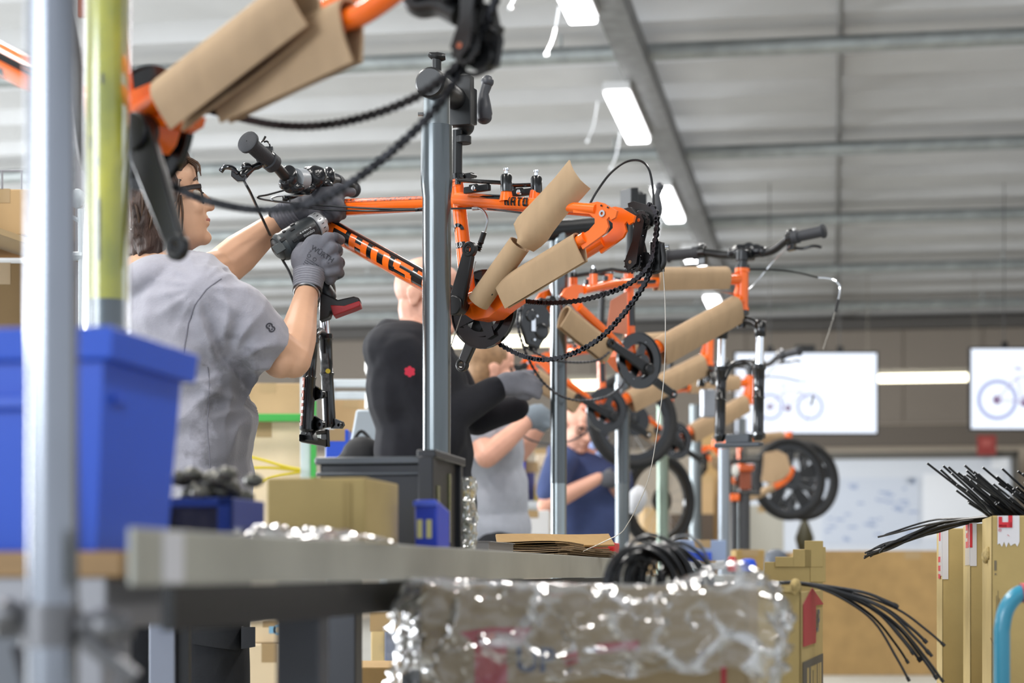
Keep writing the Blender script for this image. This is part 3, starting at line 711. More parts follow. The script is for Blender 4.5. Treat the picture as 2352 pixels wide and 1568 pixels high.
# levers
m = M(); c = P(612, 364, 4.655); m.ring(c, P(628, 377, 4.67) - P(567, 324, 4.58), .015, .023, .022, 20); m.tube(spl([P(600, 378, 4.65), P(580, 385, 4.64), P(566, 394, 4.63), P(552, 408, 4.62)], 4), [.007, .008, .009, .008, .008, .009, .010, .011, .011, .012, .012, .011, .009], 10)
m.prism([P(x, y, 4.615) for x, y in ((531, 390), (552, 393), (566, 404), (562, 416), (545, 416), (530, 404))], V((0, .018, 0))); m.ell(P(566, 384, 4.63), (.014, .012, .011))
bl = build('brake_lever_mount', m, BLACK, r0, bevel=.0015)
m = M(); m.tube(spl([P(546, 398, 4.615), P(533, 386, 4.61), P(516, 384, 4.60), P(506, 394, 4.60)], 5), [.006] * 3 + [.0075] * 8 + [.007, .0075, .008, .008, .007], 10, e=(1, .8)); build('brake_lever', m, mat('lever_dark_chrome', '5e6166', .15, 1.), bl)
cable('lever_cable', [P(560, 416, 4.62), P(574, 440, 4.63), P(598, 492, 4.75), P(640, 580, 4.93), P(668, 632, 4.95), P(690, 700, 4.96)], .0033, WIRE)
m = M(); m.tube(spl([P(613, 345, 4.66), P(620, 335, 4.66), P(614, 325, 4.66), P(606, 326, 4.66)], 4), .0022, 6); m.tube([P(599, 326, 4.66), P(605, 322, 4.66), P(610, 313, 4.66)], .0026, 6); m.obox(P(619, 352, 4.67), V((.009, 0, 0)), V((0, .01, 0)), V((0, 0, .014))); build('shifter', m, BLACK, r0)
cable('cable_loop', [P(713, 444, 4.82), P(692, 448, 4.80), P(668, 449, 4.79), P(638, 450, 4.79), P(623, 456, 4.79), P(634, 463, 4.79), P(650, 462, 4.79)], .0028, STEEL)
m = M(); m.tube(spl([P(660, 455, 4.79), P(680, 448, 4.80), P(700, 435, 4.82)], 4), .006, 8); m.ell(P(655, 456, 4.79), .008); build('cable_adjuster', m, BLACK, r0)
fk = thing('x', '', '', (0, 0, 0)); bpy.data.objects.remove(fk)
DK = L(735, 860, 0).y
m = M(); m.tube(spl([L(716, 700, -.052), L(722, 655, -.035), L(736, 640, 0), L(752, 655, .035), L(756, 700, .052)], 5), .019, 12); crown = build('fork_crown', m, BLACK, r0)
for x0, x1, w in ((713, 707, -.052), (743, 754, .052)):
    a = L(x0, 690, w); b = L((x0 + x1) / 2, 790, w); m = M(); m.tube([a, b], .0125, 18); build('fork_stanchion', m, CHROME, r0)
m = M()
for (xa, ya, xb, yb, w) in ((716, 775, 704, 992, -.052), (747, 768, 757, 982, .052)):
    a, b = L(xa, ya, w), L(xb, yb, w); d = (b - a); Ln = d.length
    m.lathe([(0, .013), (0, .0185), (.012, .0195), (.016, .0165), (Ln * .4, .0155), (Ln * .42, .0185), (Ln * .45, .0155), (Ln * .93, .0165), (Ln * .97, .018), (Ln, .012)], a, d, 18)
m.tube(spl([L(716, 800, -.05), L(722, 772, -.045), L(733, 760, 0), L(744, 770, .045), L(748, 795, .05)], 5), .010, 10)
for x, y, w, e in ((735, 905, -.036, 18), (735, 975, -.036, 10)):
    p = L(x, y, w); m.prism([L(718, y - 22, w), L(745, y - 4, w), L(746, y + 6, w), L(718, y + 16, w)], R * .008); m.ring(p + Fv * -.003, R, .005, .011, .01, 14)
m.prism([L(x, y, .05) for x, y in ((760, 958), (785, 968), (788, 976), (782, 984), (760, 984))], R * .008); m.ring(L(781, 976, .05), R, .004, .008, .012, 14)
low = build('fork_lowers', m, BLACK, r0)
m = M(); a, b = L(716, 775, -.052), L(704, 992, -.052); Ln = (b - a).length
tube_text(m, 'GHOST', b, a, .0165, out - Fv * -.5, Ln * .06, .030, -.5, .75, 0, 1.0, .0012, 1.25); build('fork_lettering', m, mat('rust_orange', 'a34512', .5), low)
m = M(); a, b = L(747, 768, .052), L(757, 982, .052); patch(m, a, b, .0165, out + V((.2, -1, 0)), .05, .145, -.4, .6, 0, 6, 4, .0012); build('fork_label', m, mat('label_dark', '4a4b4e', .5, var=.5, vs=120), low)
m = M(); p = lerp(a, b, .40); m.ring(p + V((.004, -.0175, 0)), V((.2, -1, 0)), .0005, .006, .003, 14); build('fork_label_dot', m, mat('label_yellow', 'd8c13a', .5), low)
m = M(); c = L(716, 1006, 0); u1 = (L(750, 1015, .05) - L(690, 1003, -.05)); un = u1.normalized()
m.obox((L(690, 1006, -.05) + L(748, 1018, .05)) / 2, u1 / 2, V((0, .022, 0)), Z * .009); m.prism([L(x, y, -.05) for x, y in ((685, 1010), (696, 972), (712, 985), (720, 1012))], R * .02); m.prism([L(x, y, .05) for x, y in ((735, 1024), (736, 985), (750, 985), (752, 1026))], R * .012); m.tube([L(706, 995, -.05), L(746, 992, .05)], .006, 8)
build('axle_protector', m, BLKPLASTIC, r0, bevel=.003)
# ------------------------------------------------------------------ near bicycle, upper left, out of focus
nb = Bike(288, 287, 2.93, 36, -1, 'bicycle', 'blurred near orange bicycle at the upper left with chain sagging across the picture'); L = nb; r1 = nb.root; R = nb.R; Fv = nb.F; out = -R
bb = L(288, 287); m = M()
m.tube([bb - R * .036, bb + R * .036], .0215, 20); m.tube([bb, L(245, -170)], .017, 16); m.tube([bb, L(-240, 10)], .0245, 18)
m.tube(spl([L(318, 262, -.03), L(560, 120, -.05), L(770, 55, -.058), L(850, 22, -.062), L(960, -60, -.066)], 6), .0145, 14); m.tube(spl([L(340, 236, .03), L(560, 110, .04) , L(930, -60, .045)], 6), .0145, 14)
m.prism([L(x, y, -.03) for x, y in ((285, 215), (345, 190), (372, 235), (404, 255), (398, 275), (372, 290), (345, 285), (335, 318), (318, 340), (285, 335))], R * .06)
build('frame', m, ORANGE, r1)
m = M(); patch(m, bb, L(-240, 10), .0225, out, .1, .4, .1, .6, 0, 10, 4, .0012, .0245); patch(m, bb, L(-240, 10), .0225, out, .27, .4, -.9, -.3, 0, 10, 4, .0012, .0245); build('down_tube_decal', m, BLACK, r1)
chainring(r1, L(338, 295, .05), R, rot=1.1)
m = M(); m.tube([bb - R * .05, bb + R * .07], .022, 20); build('bottom_bracket', m, BLACK, r1)
crank(r1, L(318, 305, -.05), L(407, 567, -.066), R, .028, .0195); crank(r1, L(330, 290, .07), L(250, 60, .08), R)
m = M(); arc_wrap(m, L(388, 232, -.088), L(698, -8, -.09), .034, -Z - Fv * .6, .048, .0045); build('cardboard_roll', m, KRAFT, r1)
m = M(); arc_wrap(m, L(505, 180, -.044), L(806, 34, -.060), .024, -Z - Fv * .3, .066, .0045); build('cardboard_wrap', m, KRAFT, r1)
derailleur(nb, [(960, -25), (1035, -30), (1085, -20), (1068, 108)], .068)
m = M(); m.prism([L(x, y, .1) for x, y in ((1075, 0), (1130, 10), (1148, 90), (1138, 150), (1100, 165), (1070, 150), (1095, 60))], R * .01); m.tube(spl([L(945, -5, .08), L(965, 15, .08), L(1010, 12, .08), L(1055, 35, .08)], 4), .016, 10); m.lathe([(-.01, .02), (.01, .02)], L(1110, 130, .1), R, 18); m.tube([L(1130, 55, .1), L(1152, 72, .1)], .006, 8)
m.tube(spl([L(1060, 165, .09), L(1090, 172, .09), L(1120, 160, .09)], 4), .004, 7)
build('derailleur_body', m, BLKPLASTIC, r1)
links(r1, spl([L(x, y, .075) for x, y in ((470, 250), (540, 268), (620, 285), (700, 290), (780, 282), (860, 262), (930, 235), (985, 205), (1035, 165), (1060, 135))], 8), R)
links(r1, spl([L(x, y, .085) for x, y in ((1145, -20), (1112, 68), (1066, 150), (1020, 225), (960, 293), (890, 356), (820, 410), (750, 452), (680, 475), (600, 482), (520, 472), (440, 448), (370, 410), (310, 372))], 8), R)
cable('cable_housing', [P(145, -30, 2.9), P(165, 60, 2.9), P(178, 160, 2.9), P(184, 280, 2.9), P(198, 380, 2.92), P(230, 430, 2.95)], .0085, BLKPLASTIC, r1)
# ------------------------------------------------------------------ bicycles further down the line
def beads(root, path, R, name='chain', r=.0042):
    pts = []; acc = 0
    m = M(); rs = []; cum = 0; q = []
    for a, b in zip(path, path[1:]):
        n = max(1, int((b - a).length / .0042))
        for k in range(n): q.append(lerp(a, b, k / n))
    rs = [r * (1.12 if i % 3 else .62) for i in range(len(q))]
    m.tube(q, rs, 6); return build(name, m, CHAINM, root)
def mid_bike(bk, wraps=True, fork=True, bars=True, chains=1, stem_turn=0.):
    L = bk; R = bk.R; Fv = bk.F; rt = bk.root; out = R
    bb = L(1449, 832); stt = L(1444, 628); htT = L(1705, 617); htB = L(1703, 714)
    m = M(); m.tube([bb - R * .036, bb + R * .036], .0215, 18); m.tube([bb, stt], [.0175, .016], 16)
    m.tube([L(1446, 652), L(1695, 640)], [.0165, .0195], 16); m.tube([bb, lerp(bb, L(1698, 690), .5), L(1698, 690)], [.0225, .0245, .0245], 18)
    m.lathe([(0, .026), (.012, .026), (.014, .0225), ((htT - htB).length - .014, .0225), ((htT - htB).length - .012, .026), ((htT - htB).length, .026)], htB, htT - htB, 18)
    m.prism([L(x, y, -.008) for x, y in ((1668, 632), (1700, 622), (1700, 700), (1684, 676), (1690, 655), (1662, 650))], R * .016)
    for s_ in (-1, 1):
        o_ = R * (s_ * .066); b_ = R * (s_ * .022)
        m.tube(spl([L(1444, 650) + b_, L(1380, 656) + R * (s_ * .05), L(1312, 672) + o_], 5), [.0155] * 6 + [.0125] * 5, 12)
        m.tube(spl([L(1440, 828) + R * (s_ * .03), L(1370, 768) + R * (s_ * .05), L(1300, 710) + o_], 5), .0145, 12)
        m.prism([L(x, y) + o_ - R * .0035 for x, y in ((1318, 662), (1290, 658), (1268, 668), (1258, 684), (1272, 692), (1284, 704), (1296, 720), (1308, 704), (1296, 690), (1300, 678), (1320, 678))], R * .007)
        m.tube([L(1340, 655) + R * (s_ * .052) - Z * .01, L(1340, 655) + R * (s_ * .052) + Z * .03], .014, 10); m.tube([L(1378, 655) + R * (s_ * .046) - Z * .01, L(1378, 655) + R * (s_ * .046) + Z * .03], .014, 10)
    m.prism([L(x, y, -.03) for x, y in ((1438, 812), (1420, 800), (1392, 795), (1388, 822), (1412, 852), (1445, 866), (1456, 850))], R * .06)
    fr = build('frame', m, ORANGE, rt)
    m = M(); patch(m, L(1446, 652), L(1695, 640), .0168, out, .01, .1, -.2, .6, .01, 8, 4, .0012); build('top_tube_decal', m, BLACK, fr); m = M(); patch(m, bb, stt, .0175, out, .12, .2, -.8, .5, 0, 4, 5, .0012); build('seat_tube_decal', m, BLACK, fr)
    m = M(); m.tube([stt - Z * .02, L(1449, 470)], .0128, 14); build('seat_post', m, BLKPLASTIC, rt)
    m = M(); m.ring(L(1445, 622), Z, .013, .0195, .013, 18); m.obox(L(1438, 624) - Fv * .03, Fv * .02, R * .007, Z * .006); build('seat_clamp', m, BLACK, rt)
    # brakes on the stays: posts, arms
    for s_ in (-1, 1):
        m = M(); p = L(1340, 634) + R * (s_ * .052); m.lathe([(-.02, .012), (.01, .0135), (.018, .01)], p, Z, 12); q = L(1425, 628) + R * (s_ * .045); m.tube([p + Z * .006, lerp(p, q, .5) + Z * .012, q], .0065, 8)
        m.obox(lerp(p, q, .5) - Z * .02, Fv * .035, R * .006, Z * .008); m.tube([q, q + Z * .014], .005, 8)
        ba = build('brake_arm', m, BLACK, rt); m = M(); m.lathe([(.016, .006), (.026, .006), (.028, .003)], p, Z, 8); build('brake_bolt', m, CHROME, ba); m = M(); m.lathe([(0, .006), (.006, .004)], lerp(p, q, .5) - Z * .02 + R * (s_ * .007), R * s_, 8); build('pad_bolt', m, CHROME, ba)
    chainring(rt, L(1468, 828, .05), R)
    m = M(); m.tube([bb - R * .05, bb + R * .07], .02, 16); build('bottom_bracket', m, BLACK, rt)
    crank(rt, L(1487, 848, .068), L(1403, 788, .076), R); crank(rt, L(1440, 826, -.07), L(1545, 905, -.078), R)
    derailleur(bk, [(1265, 690), (1240, 700), (1222, 720), (1226, 790)], .07)
    m = M(); m.prism([L(x, y, .085) for x, y in ((1195, 700), (1240, 692), (1258, 720), (1252, 770), (1232, 800), (1205, 790), (1192, 745))], R * .014); m.lathe([(-.014, .026), (.014, .026), (.016, .018)], L(1240, 762, .09), R, 18); m.lathe([(-.014, .02), (.014, .02)], L(1215, 725, .09), R, 14)
    db = build('derailleur_body', m, BLACK, rt, bevel=.003)
    m = M()
    for x, y in ((1281, 681), (1232, 726), (1226, 780), (1247, 752)): m.lathe([(0, .006), (.006, .004)], L(x, y, .1), R, 8)
    m.obox(L(1224, 742, .1), R * .004, Fv * .008, Z * .025); build('derailleur_bolts', m, CHROME, db)
    if wraps:
        m = M(); arc_wrap(m, L(1402, 800, .05), L(1298, 716, .062), .022, -Z - Fv * .5, .058); build('cardboard_wrap', m, KRAFT, rt, label='card folded over the chainstay')
        m = M(); arc_wrap(m, L(1512, 798, .0), L(1690, 700, .0), .033, -Z + Fv * .25, .064); build('cardboard_wrap', m, KRAFT, rt, label='card folded over the down tube')
        m = M(); arc_wrap(m, L(1505, 632, .0), L(1668, 630, .0), .027, -Z, .052, gap=1.6); build('cardboard_wrap', m, KRAFT, rt, label='card folded over the top tube')
    if chains:
        pth = [L(x, y, .085) for x, y in ((1207, 690), (1190, 720), (1192, 760), (1204, 800), (1222, 840), (1250, 880), (1290, 910), (1340, 920), (1390, 912), (1424, 890), (1436, 868))]
        beads(rt, spl(pth, 6), R)
        if chains > 1: beads(rt, spl([L(x, y, .08) for x, y in ((1205, 795), (1240, 815), (1280, 828), (1330, 832), (1375, 826), (1402, 806))], 6), R)
    if fork:
        ax = (htB - htT).normalized(); ca, sa = math.cos(stem_turn), math.sin(stem_turn)
        W = R * ca + Fv * sa; Ff = Fv * ca - R * sa
        cb = htB + ax * .03
        m = M(); m.tube([htB + ax * .06, htT - ax * .04], .0155, 14); m.ring(htB + ax * .006, ax, .01, .026, .014, 18); m.ring(htT - ax * .006, ax, .01, .025, .014, 18); build('headset', m, BLACK, rt)
        m = M(); m.tube(spl([cb - W * .070 + ax * .055, cb - W * .05 + ax * .018, cb + ax * .004, cb + W * .05 + ax * .018, cb + W * .070 + ax * .055], 6), .0165, 12)
        for s_ in (-1, 1): m.lathe([(0, .016), (.006, .021), (.05, .021), (.055, .017)], cb + W * (s_ * .071) + ax * .01, ax, 16)
        build('fork_crown', m, BLACK, rt)
        for s_ in (-1, 1):
            m = M(); p = cb + W * (s_ * .071) + ax * .05; m.tube([p, p + ax * .16], .0150, 18); build('fork_stanchion', m, CHROME, rt)
        m = M()
        for s_ in (-1, 1):
            p = cb + W * (s_ * .071) + ax * .16; m.lathe([(0, .016), (0, .0225), (.014, .0235), (.02, .019), (.11, .018), (.114, .021), (.12, .018), (.23, .019), (.245, .022), (.262, .014)], p, ax, 18)
            m.prism([p + ax * .225 + Ff * .012, p + ax * .235 + Ff * .05, p + ax * .25 + Ff * .05, p + ax * .26 + Ff * .01], W * .008)
        q = cb + ax * .175; m.tube(spl([q - W * .06 + ax * .03, q - W * .045 - ax * .015 + Ff * .02, q - ax * .03 + Ff * .03, q + W * .045 - ax * .015 + Ff * .02, q + W * .06 + ax * .03], 6), .0105, 10)
        lo = build('fork_lowers', m, BLACK, rt)
        m = M(); p = cb + ax * .435; m.obox(p, W * .085, Ff * .02, ax * .008); m.obox(p - ax * .022, W * .045, Ff * .016, ax * .016); build('axle_protector', m, mat('axle_block', '3a4048', .35), rt, bevel=.004)
        m = M()
        for s_ in (-1, 1):
            for t_ in (.245, .40): m.lathe([(0, .007), (.008, .005)], cb + W * (s_ * .071) + ax * t_ - Ff * .02, -Ff, 8)
        build('fork_bolts', m, CHROME, lo)
    if bars:
        ax = (htT - htB).normalized(); ca, sa = math.cos(stem_turn), math.sin(stem_turn); W = R * ca + Fv * sa; Ff = Fv * ca - R * sa
        sb = htT + ax * .045; cl = sb + Ff * .045 + Z * .012
        m = M(); m.tube([htT, sb + ax * .02], .0175, 14); m.tube([sb, cl], .0175, 12); m.ring(cl, W, .0125, .025, .045, 18); m.ring(sb, ax, .012, .024, .036, 16); build('stem', m, BLACK, rt, bevel=.002)
        m = M()
        for a_, b_, c_, q_ in ((-.03, .0, .012, .026), (.03, .004, .01, .025), (0, .012, .02, .024), (.055, 0, .004, .021), (-.06, 0, .006, .02)): m.ell(cl + W * a_ + Ff * b_ + Z * c_, q_)
        build('stem_wrapping', fuse(m, .006, 2), WRAPM, rt)
        hpts = [cl + W * .29 + Z * .052 - Ff * .03, cl + W * .17 + Z * .04 - Ff * .02, cl + W * .09 + Z * .004, cl, cl - W * .09 + Z * .004, cl - W * .17 + Z * .016 - Ff * .02, cl - W * .29 + Z * .012 - Ff * .03]
        m = M(); m.tube(spl(hpts, 5), .0142, 14); build('handlebar', m, BLKPLASTIC, rt)
        for s_, e_ in ((1, hpts[0]), (-1, hpts[-1])):
            d = (hpts[1] - hpts[0]).normalized() if s_ > 0 else (hpts[-2] - hpts[-1]).normalized()
            grip(rt, e_ - d * .004, e_ + d * .115, .0192, .0245)
            c = e_ + d * .125; m = M(); m.ring(c, d, .012, .021, .026, 18); m.obox(c - Z * .024 + Ff * .01, d * .014, Ff * .014, Z * .018); m.ell(c + Z * .02 + Ff * .006, (.016, .014, .012))
            m.tube(spl([c - Z * .03 + Ff * .02, c - Z * .036 + Ff * .04 - d * .03, c - Z * .034 + Ff * .045 - d * .07, c - Z * .044 + Ff * .045 - d * .10], 4), .0058, 8)
            lv = build('brake_lever', m, BLACK, rt, bevel=.002)
            m = M(); m.ell(c + Z * .028 + Ff * .012 - d * .006, .008); m.ell(c - Z * .03 + Ff * .03, .007); build('lever_bolt', m, CHROME, lv)
        c = hpts[0]; cable('cable_run', [c + V((0, 0, -.04)) - W * .12, c - W * .2 - Z * .08 + Ff * .05, htB + Z * .07 + Ff * .03, L(1640, 668, .02)], .0026, STEEL, rt, 6, 6)
        cable('brake_cable', [htT + Ff * .02, htT + W * .14 + Ff * .06 - Z * .01, htT + W * .24 + Ff * .1 - Z * .035], .0032, WIRE, rt, 6, 6)
        e_ = htT + W * .24 + Ff * .1 - Z * .035; cable('cable_noodle', [e_, e_ + W * .04 + Ff * .02 - Z * .006, e_ + W * .068 + Ff * .03 - Z * .03, e_ + W * .062 + Ff * .03 - Z * .075], .003, CHROME, rt, 5, 7)
        e_ = e_ + W * .062 + Ff * .03 - Z * .075; m = M(); m.tube([e_, e_ - Z * .045 - W * .01], .0055, 8); build('rubber_boot', m, BLKPLASTIC, rt)
        cable('loose_wire', [e_ - Z * .04 - W * .01, e_ - Z * .1 - W * .03, e_ - Z * .17 - W * .055], .0011, BARE, rt, 4, 5)
    return rt
b2 = Bike(1449, 832, 6.6, 37, 1, 'bicycle', 'orange bicycle behind the sharp one, its fork with silver legs hanging at the right')
mid_bike(b2, chains=2, stem_turn=.42)
# fork dials and tag of bicycle 2
m = M(); p = b2(1410, 735, .03); m.prism([b2(x, y, .03) for x, y in ((1402, 690), (1440, 668), (1440, 768), (1392, 760))], b2.R * .002); build('paper_tag', m, mat('tag_salmon', 'c97f62', .6), b2.root, smooth=0, label='salmon-coloured paper tag')
b3 = Bike(1384, 944, 8.3, 24, 1, 'bicycle', 'third orange bicycle of the row, its chainring left of the hanging chain', b2)
mid_bike(b3, chains=1, fork=False, bars=False)
m = M(); p = b3(1703, 714); m.tube([b3(1705, 617), b3(1702, 760)], .0165, 12); m.tube(spl([p + b3.R * .06 - Z * .08, p + b3.R * .04 - Z * .04, p - Z * .03, p - b3.R * .04 - Z * .04, p - b3.R * .06 - Z * .08], 5), .018, 10); fc = build('fork_crown', m, BLACK, b3.root)
m = M(); m.obox(p - Z * .16, b3.F * .03, b3.R * .02, Z * .06); build('fork_block', m, mat('block_grey', '8d9096', .35, .4), b3.root, bevel=.005)
b4 = Bike(1542, 1014, 10.0, 33, 1, 'bicycle', 'fourth orange bicycle, small and blurred with card on its down tube', b2)
mid_bike(b4, chains=0, fork=False, stem_turn=.3)
stand(1702, 14.4, 955, 'farthest thin stand pole behind the black wheels', .03, None, None, 0) if False else None
b5 = Bike(1700, 1100, 14.0, 40, 1, 'bicycle', 'farthest orange bicycle by the black wheels', b2)
mid_bike(b5, chains=0, fork=False, bars=False)
# ---- wheels
def wheel(c, ax, r, root, tyre=.024, guard=True):
    t = bpy.data.objects.new('wheel', None); COL.objects.link(t); t.parent = root; MW[t] = MW[root]; ax = V(ax).normalized()
    m = M(); m.torus(c, ax, r, tyre, 44, 12); build('tyre', m, mat('tyre_black', '101113', .7, bump=.3, bs=120), t)
    m = M(); m.ring(c, ax, r - .05, r - .018, .022, 44); build('rim', m, BLACK, t, bevel=.002)
    m = M(); m.lathe([(-.05, .01), (-.034, .022), (-.028, .022), (-.026, .014), (.026, .014), (.028, .022), (.034, .022), (.05, .01)], c, ax, 16); m.ring(c + ax * .03, ax, .01, .075, .002, 24); build('hub', m, BLACK, t)
    x, y = perp(ax)
    for k in range(16):
        a = 2 * pi * k / 16; d = x * math.cos(a) + y * math.sin(a); b = x * math.cos(a + .5 * (1 if k % 2 else -1)) + y * math.sin(a + .5 * (1 if k % 2 else -1))
        m = M(); m.tube([c + b * .02 + ax * (.03 if k % 4 < 2 else -.03), c + d * (r - .04)], .0013, 4); build('spoke', m, STEEL, t)
    if not guard: return t
    m = M()
    for k in range(5):
        a = 2 * pi * k / 5 + .3; d = x * math.cos(a) + y * math.sin(a); q = ax.cross(d); m.prism([c + d * .03 - q * .02, c + d * (r - .04) - q * .05, c + d * (r - .04) + q * .05, c + d * .03 + q * .02], ax * .004)
    build('wheel_guard', m, mat('dark_grey', '26282c', .5), t)
    return t
wheel(P(1812, 1100, 13.4), (.38, -1, .02), .255, b5.root, .026)
wheel(P(1846, 1104, 13.9), (.38, -1, .02), .255, b5.root, .026)
wheel(P(1452, 966, 9.4), (.35, -1, .05), .208, b4.root, .024, False)
wheel(P(1512, 1150, 11.2), (.8, -1, .0), .25, b4.root, .026, False)
m = M(); m.sheet([[P(x, y, 12.9 + .04 * ((i + j) % 2)) for j, (x, y) in enumerate(r)] for i, r in enumerate((((1755, 1040), (1785, 1034), (1808, 1045)), ((1752, 1075), (1790, 1078), (1818, 1080)), ((1748, 1105), (1775, 1110), (1802, 1098))))], .005)
build('cardboard_wrap', m, KRAFT, b5.root)
m = M(); m.tube(spl([P(1818, 1072, 12.95), P(1812, 1092, 12.95), P(1795, 1108, 12.95), P(1775, 1118, 12.95)], 5), .024, 10); build('frame_tube', m, ORANGE, b5.root)
m = M(); m.tube(spl([P(1690, 1145, 12.9), P(1730, 1140, 12.9), P(1775, 1118, 12.93)], 4), .026, 10); build('cardboard_roll', m, KRAFT, b5.root)
# black square stand frame under the hanging fork
t = thing('display_frame', 'black square frame with orange and salmon parts below the hanging fork', 'frame', P(1710, 1130, 10.5))
m = M()
for a, b in (((1675, 1060), (1675, 1132)), ((1742, 1055), (1742, 1132)), ((1672, 1132), (1746, 1132)), ((1672, 1060), (1746, 1058))): m.tube([P(*a, 10.5), P(*b, 10.5)], .012, 8)
build('rails', m, BLKPLASTIC, t); m = M(); m.obox(P(1714, 1074, 10.55), V((.04, 0, 0)), V((0, .02, 0)), Z * .018); m.obox(P(1687, 1142, 10.5), V((.026, 0, 0)), V((0, .02, 0)), Z * .02); build('clamp_block', m, ORANGE, t, bevel=.008)
m = M(); m.obox(P(1712, 1102, 10.56), V((.03, 0, 0)), V((0, .01, 0)), Z * .05); build('salmon_card', m, mat('salmon_dark', '9a5238', .6), t); m = M(); m.ell(P(1688, 1080, 10.5), (.022, .02, .035)); build('white_bottle', m, mat('bottle_white', 'e6e7e2', .4), t)
m = M(); m.tube([P(1710, 1134, 10.52), V((P(1710, 1134, 10.52).x, 10.52, 0))], .03, 10); m.tube([P(1686, 1150, 10.52), V((P(1686, 1134, 10.52).x, 10.52, 0))], .02, 8); build('post', m, mat('post_dark', '3c3d40', .5), t)
# ------------------------------------------------------------------ repair stands
def stand(px, D, top, label, r=.03, sleeve=None, mtl=None, head=1, arm=None, bot=None, jaw=None):
    b = P(px, HY, D); base = V((b.x, D, 0)); t = thing('repair_stand', label, 'stand', base, 0, 'bicycle repair stands')
    zt = H + (HY - top) * D / F
    m = M(); m.tube([base + Z * .008, base + Z * zt], r, 24); build('pole', m, mtl or GALV, t)
    m = M(); m.box(base - V((.16, .16, 0)), base + V((.16, .16, .012))); build('base_plate', m, mat('plate_dark', '46484b', .5, .6), t, bevel=.003)
    if sleeve:
        ya, yb, rr = sleeve; za = H + (HY - ya) * D / F; zb = H + (HY - yb) * D / F; m = M(); Lh = za - zb
        m.lathe([(0, rr * .93), (.006, rr * .93), (Lh * .78, rr * .94), (Lh * .82, rr * 1.03), (Lh * .86, rr * 1.06), (Lh, rr * 1.05)], base + Z * zb, Z, 28, cap=False)
        build('sleeve', m, mat('sleeve_grey', '5c6366', .27, .75, var=.3, vs=18, stretch=(1, 1, .05), coat=.6), t)
    if head:
        tp = base + Z * zt; ar = (arm - tp); ad = ar.normalized(); m = M()
        m.lathe([(-.055, .0), (-.055, .03), (-.05, .0345), (-.02, .0345), (-.018, .03), (ar.length, .026)], tp + Z * .005, ad, 22); build('arm', m, BLKPLASTIC, t)
        m = M(); m.tube([tp + Z * .03, tp + Z * .07], .011, 12); m.tube(spl([tp + Z * .072 - V((.018, 0, -.006)), tp + Z * .072, tp + Z * .072 + V((.02, 0, 0))], 4), [.006, .008, .01, .012, .014, .013, .012, .01, .008], 10, e=(1, .8)); build('tee_handle', m, BLKPLASTIC, t)
        J = jaw or arm; m = M(); u = Z; s_ = ad.cross(Z).normalized()
        m.obox(J - ad * .012 + Z * .01, ad * .016, s_ * .03, Z * .058); m.obox(J + ad * .024 + Z * .004, ad * .018, s_ * .026, Z * .042)
        for k in range(3): m.torus(J + ad * .034 + Z * (.034 - .026 * k), ad, .018, .006, 16, 8)
        m.lathe([(0, .02), (.018, .02), (.02, .015)], J - Z * .085 + ad * .012, Z, 14); m.ell(J + ad * .03 - Z * .04, (.022, .022, .024))
        cl = build('clamp_jaw', m, mat('clamp_black', '1b1d1f', .45, var=.2, vs=40), t, bevel=.003)
        m = M(); q = J + ad * .06 + V((.036, 0, .012)); m.tube([q - Z * .032, q - Z * .018, q + Z * .0, q + Z * .03, q + Z * .048 + V((.006, 0, 0)), q + Z * .062 + V((.008, 0, 0))], [.016, .0205, .018, .0115, .0125, .011], 14); m.ell(q + Z * .058 + V((.008, 0, 0)), .0155); m.ell(q - Z * .026, (.019, .014, .017)); build('clamp_lever', m, mat('lever_grey', '3b3d42', .45), cl)
    return t
tpz = P(1003, 204, 4.5)
stand(1003, 4.5, 204, 'sharp grey repair stand pole in the middle of the picture', .030, (290, 1050, .0345), head=1, arm=P(1052, 235, 4.66), jaw=P(1060, 245, 4.66))
o = bpy.data.objects['repair_stand']
m = M(); m.tube([P(960, 262, 4.5), P(980, 262, 4.5)], .0045, 8); build('pin', m, STEEL, o)
stand(1283, 6.46, 530, 'silver stand pole right of the grey-shirted man', .026, (556, 1110, .029), mat('galv_light', '9aa2a4', .25, .85, var=.15, vs=22, stretch=(1, 1, .06)), 1, P(1445, 515, 6.62), jaw=P(1452, 480, 6.62))
stand(1430, 8.4, 860, 'stand pole in front of the navy-shirted man', .030, (880, 1110, .033), None, 0)
stand(1522, 10.4, 900, 'thin pale green stand pole', .030, None, mat('pole_green', '8a9a8c', .35, .5), 0)
stand(1598, 12.3, 930, 'thin grey stand pole left of the black square frame', .038, None, None, 0)
stand(1705, 14.5, 960, 'farthest thin stand pole behind the black square frame', .03, None, None, 0)
stand(1663, 9.6, 1030, 'pale grey stand pole below the hanging fork', .028, None, mat('pole_pale', '8c949c', .35, .5), 0)
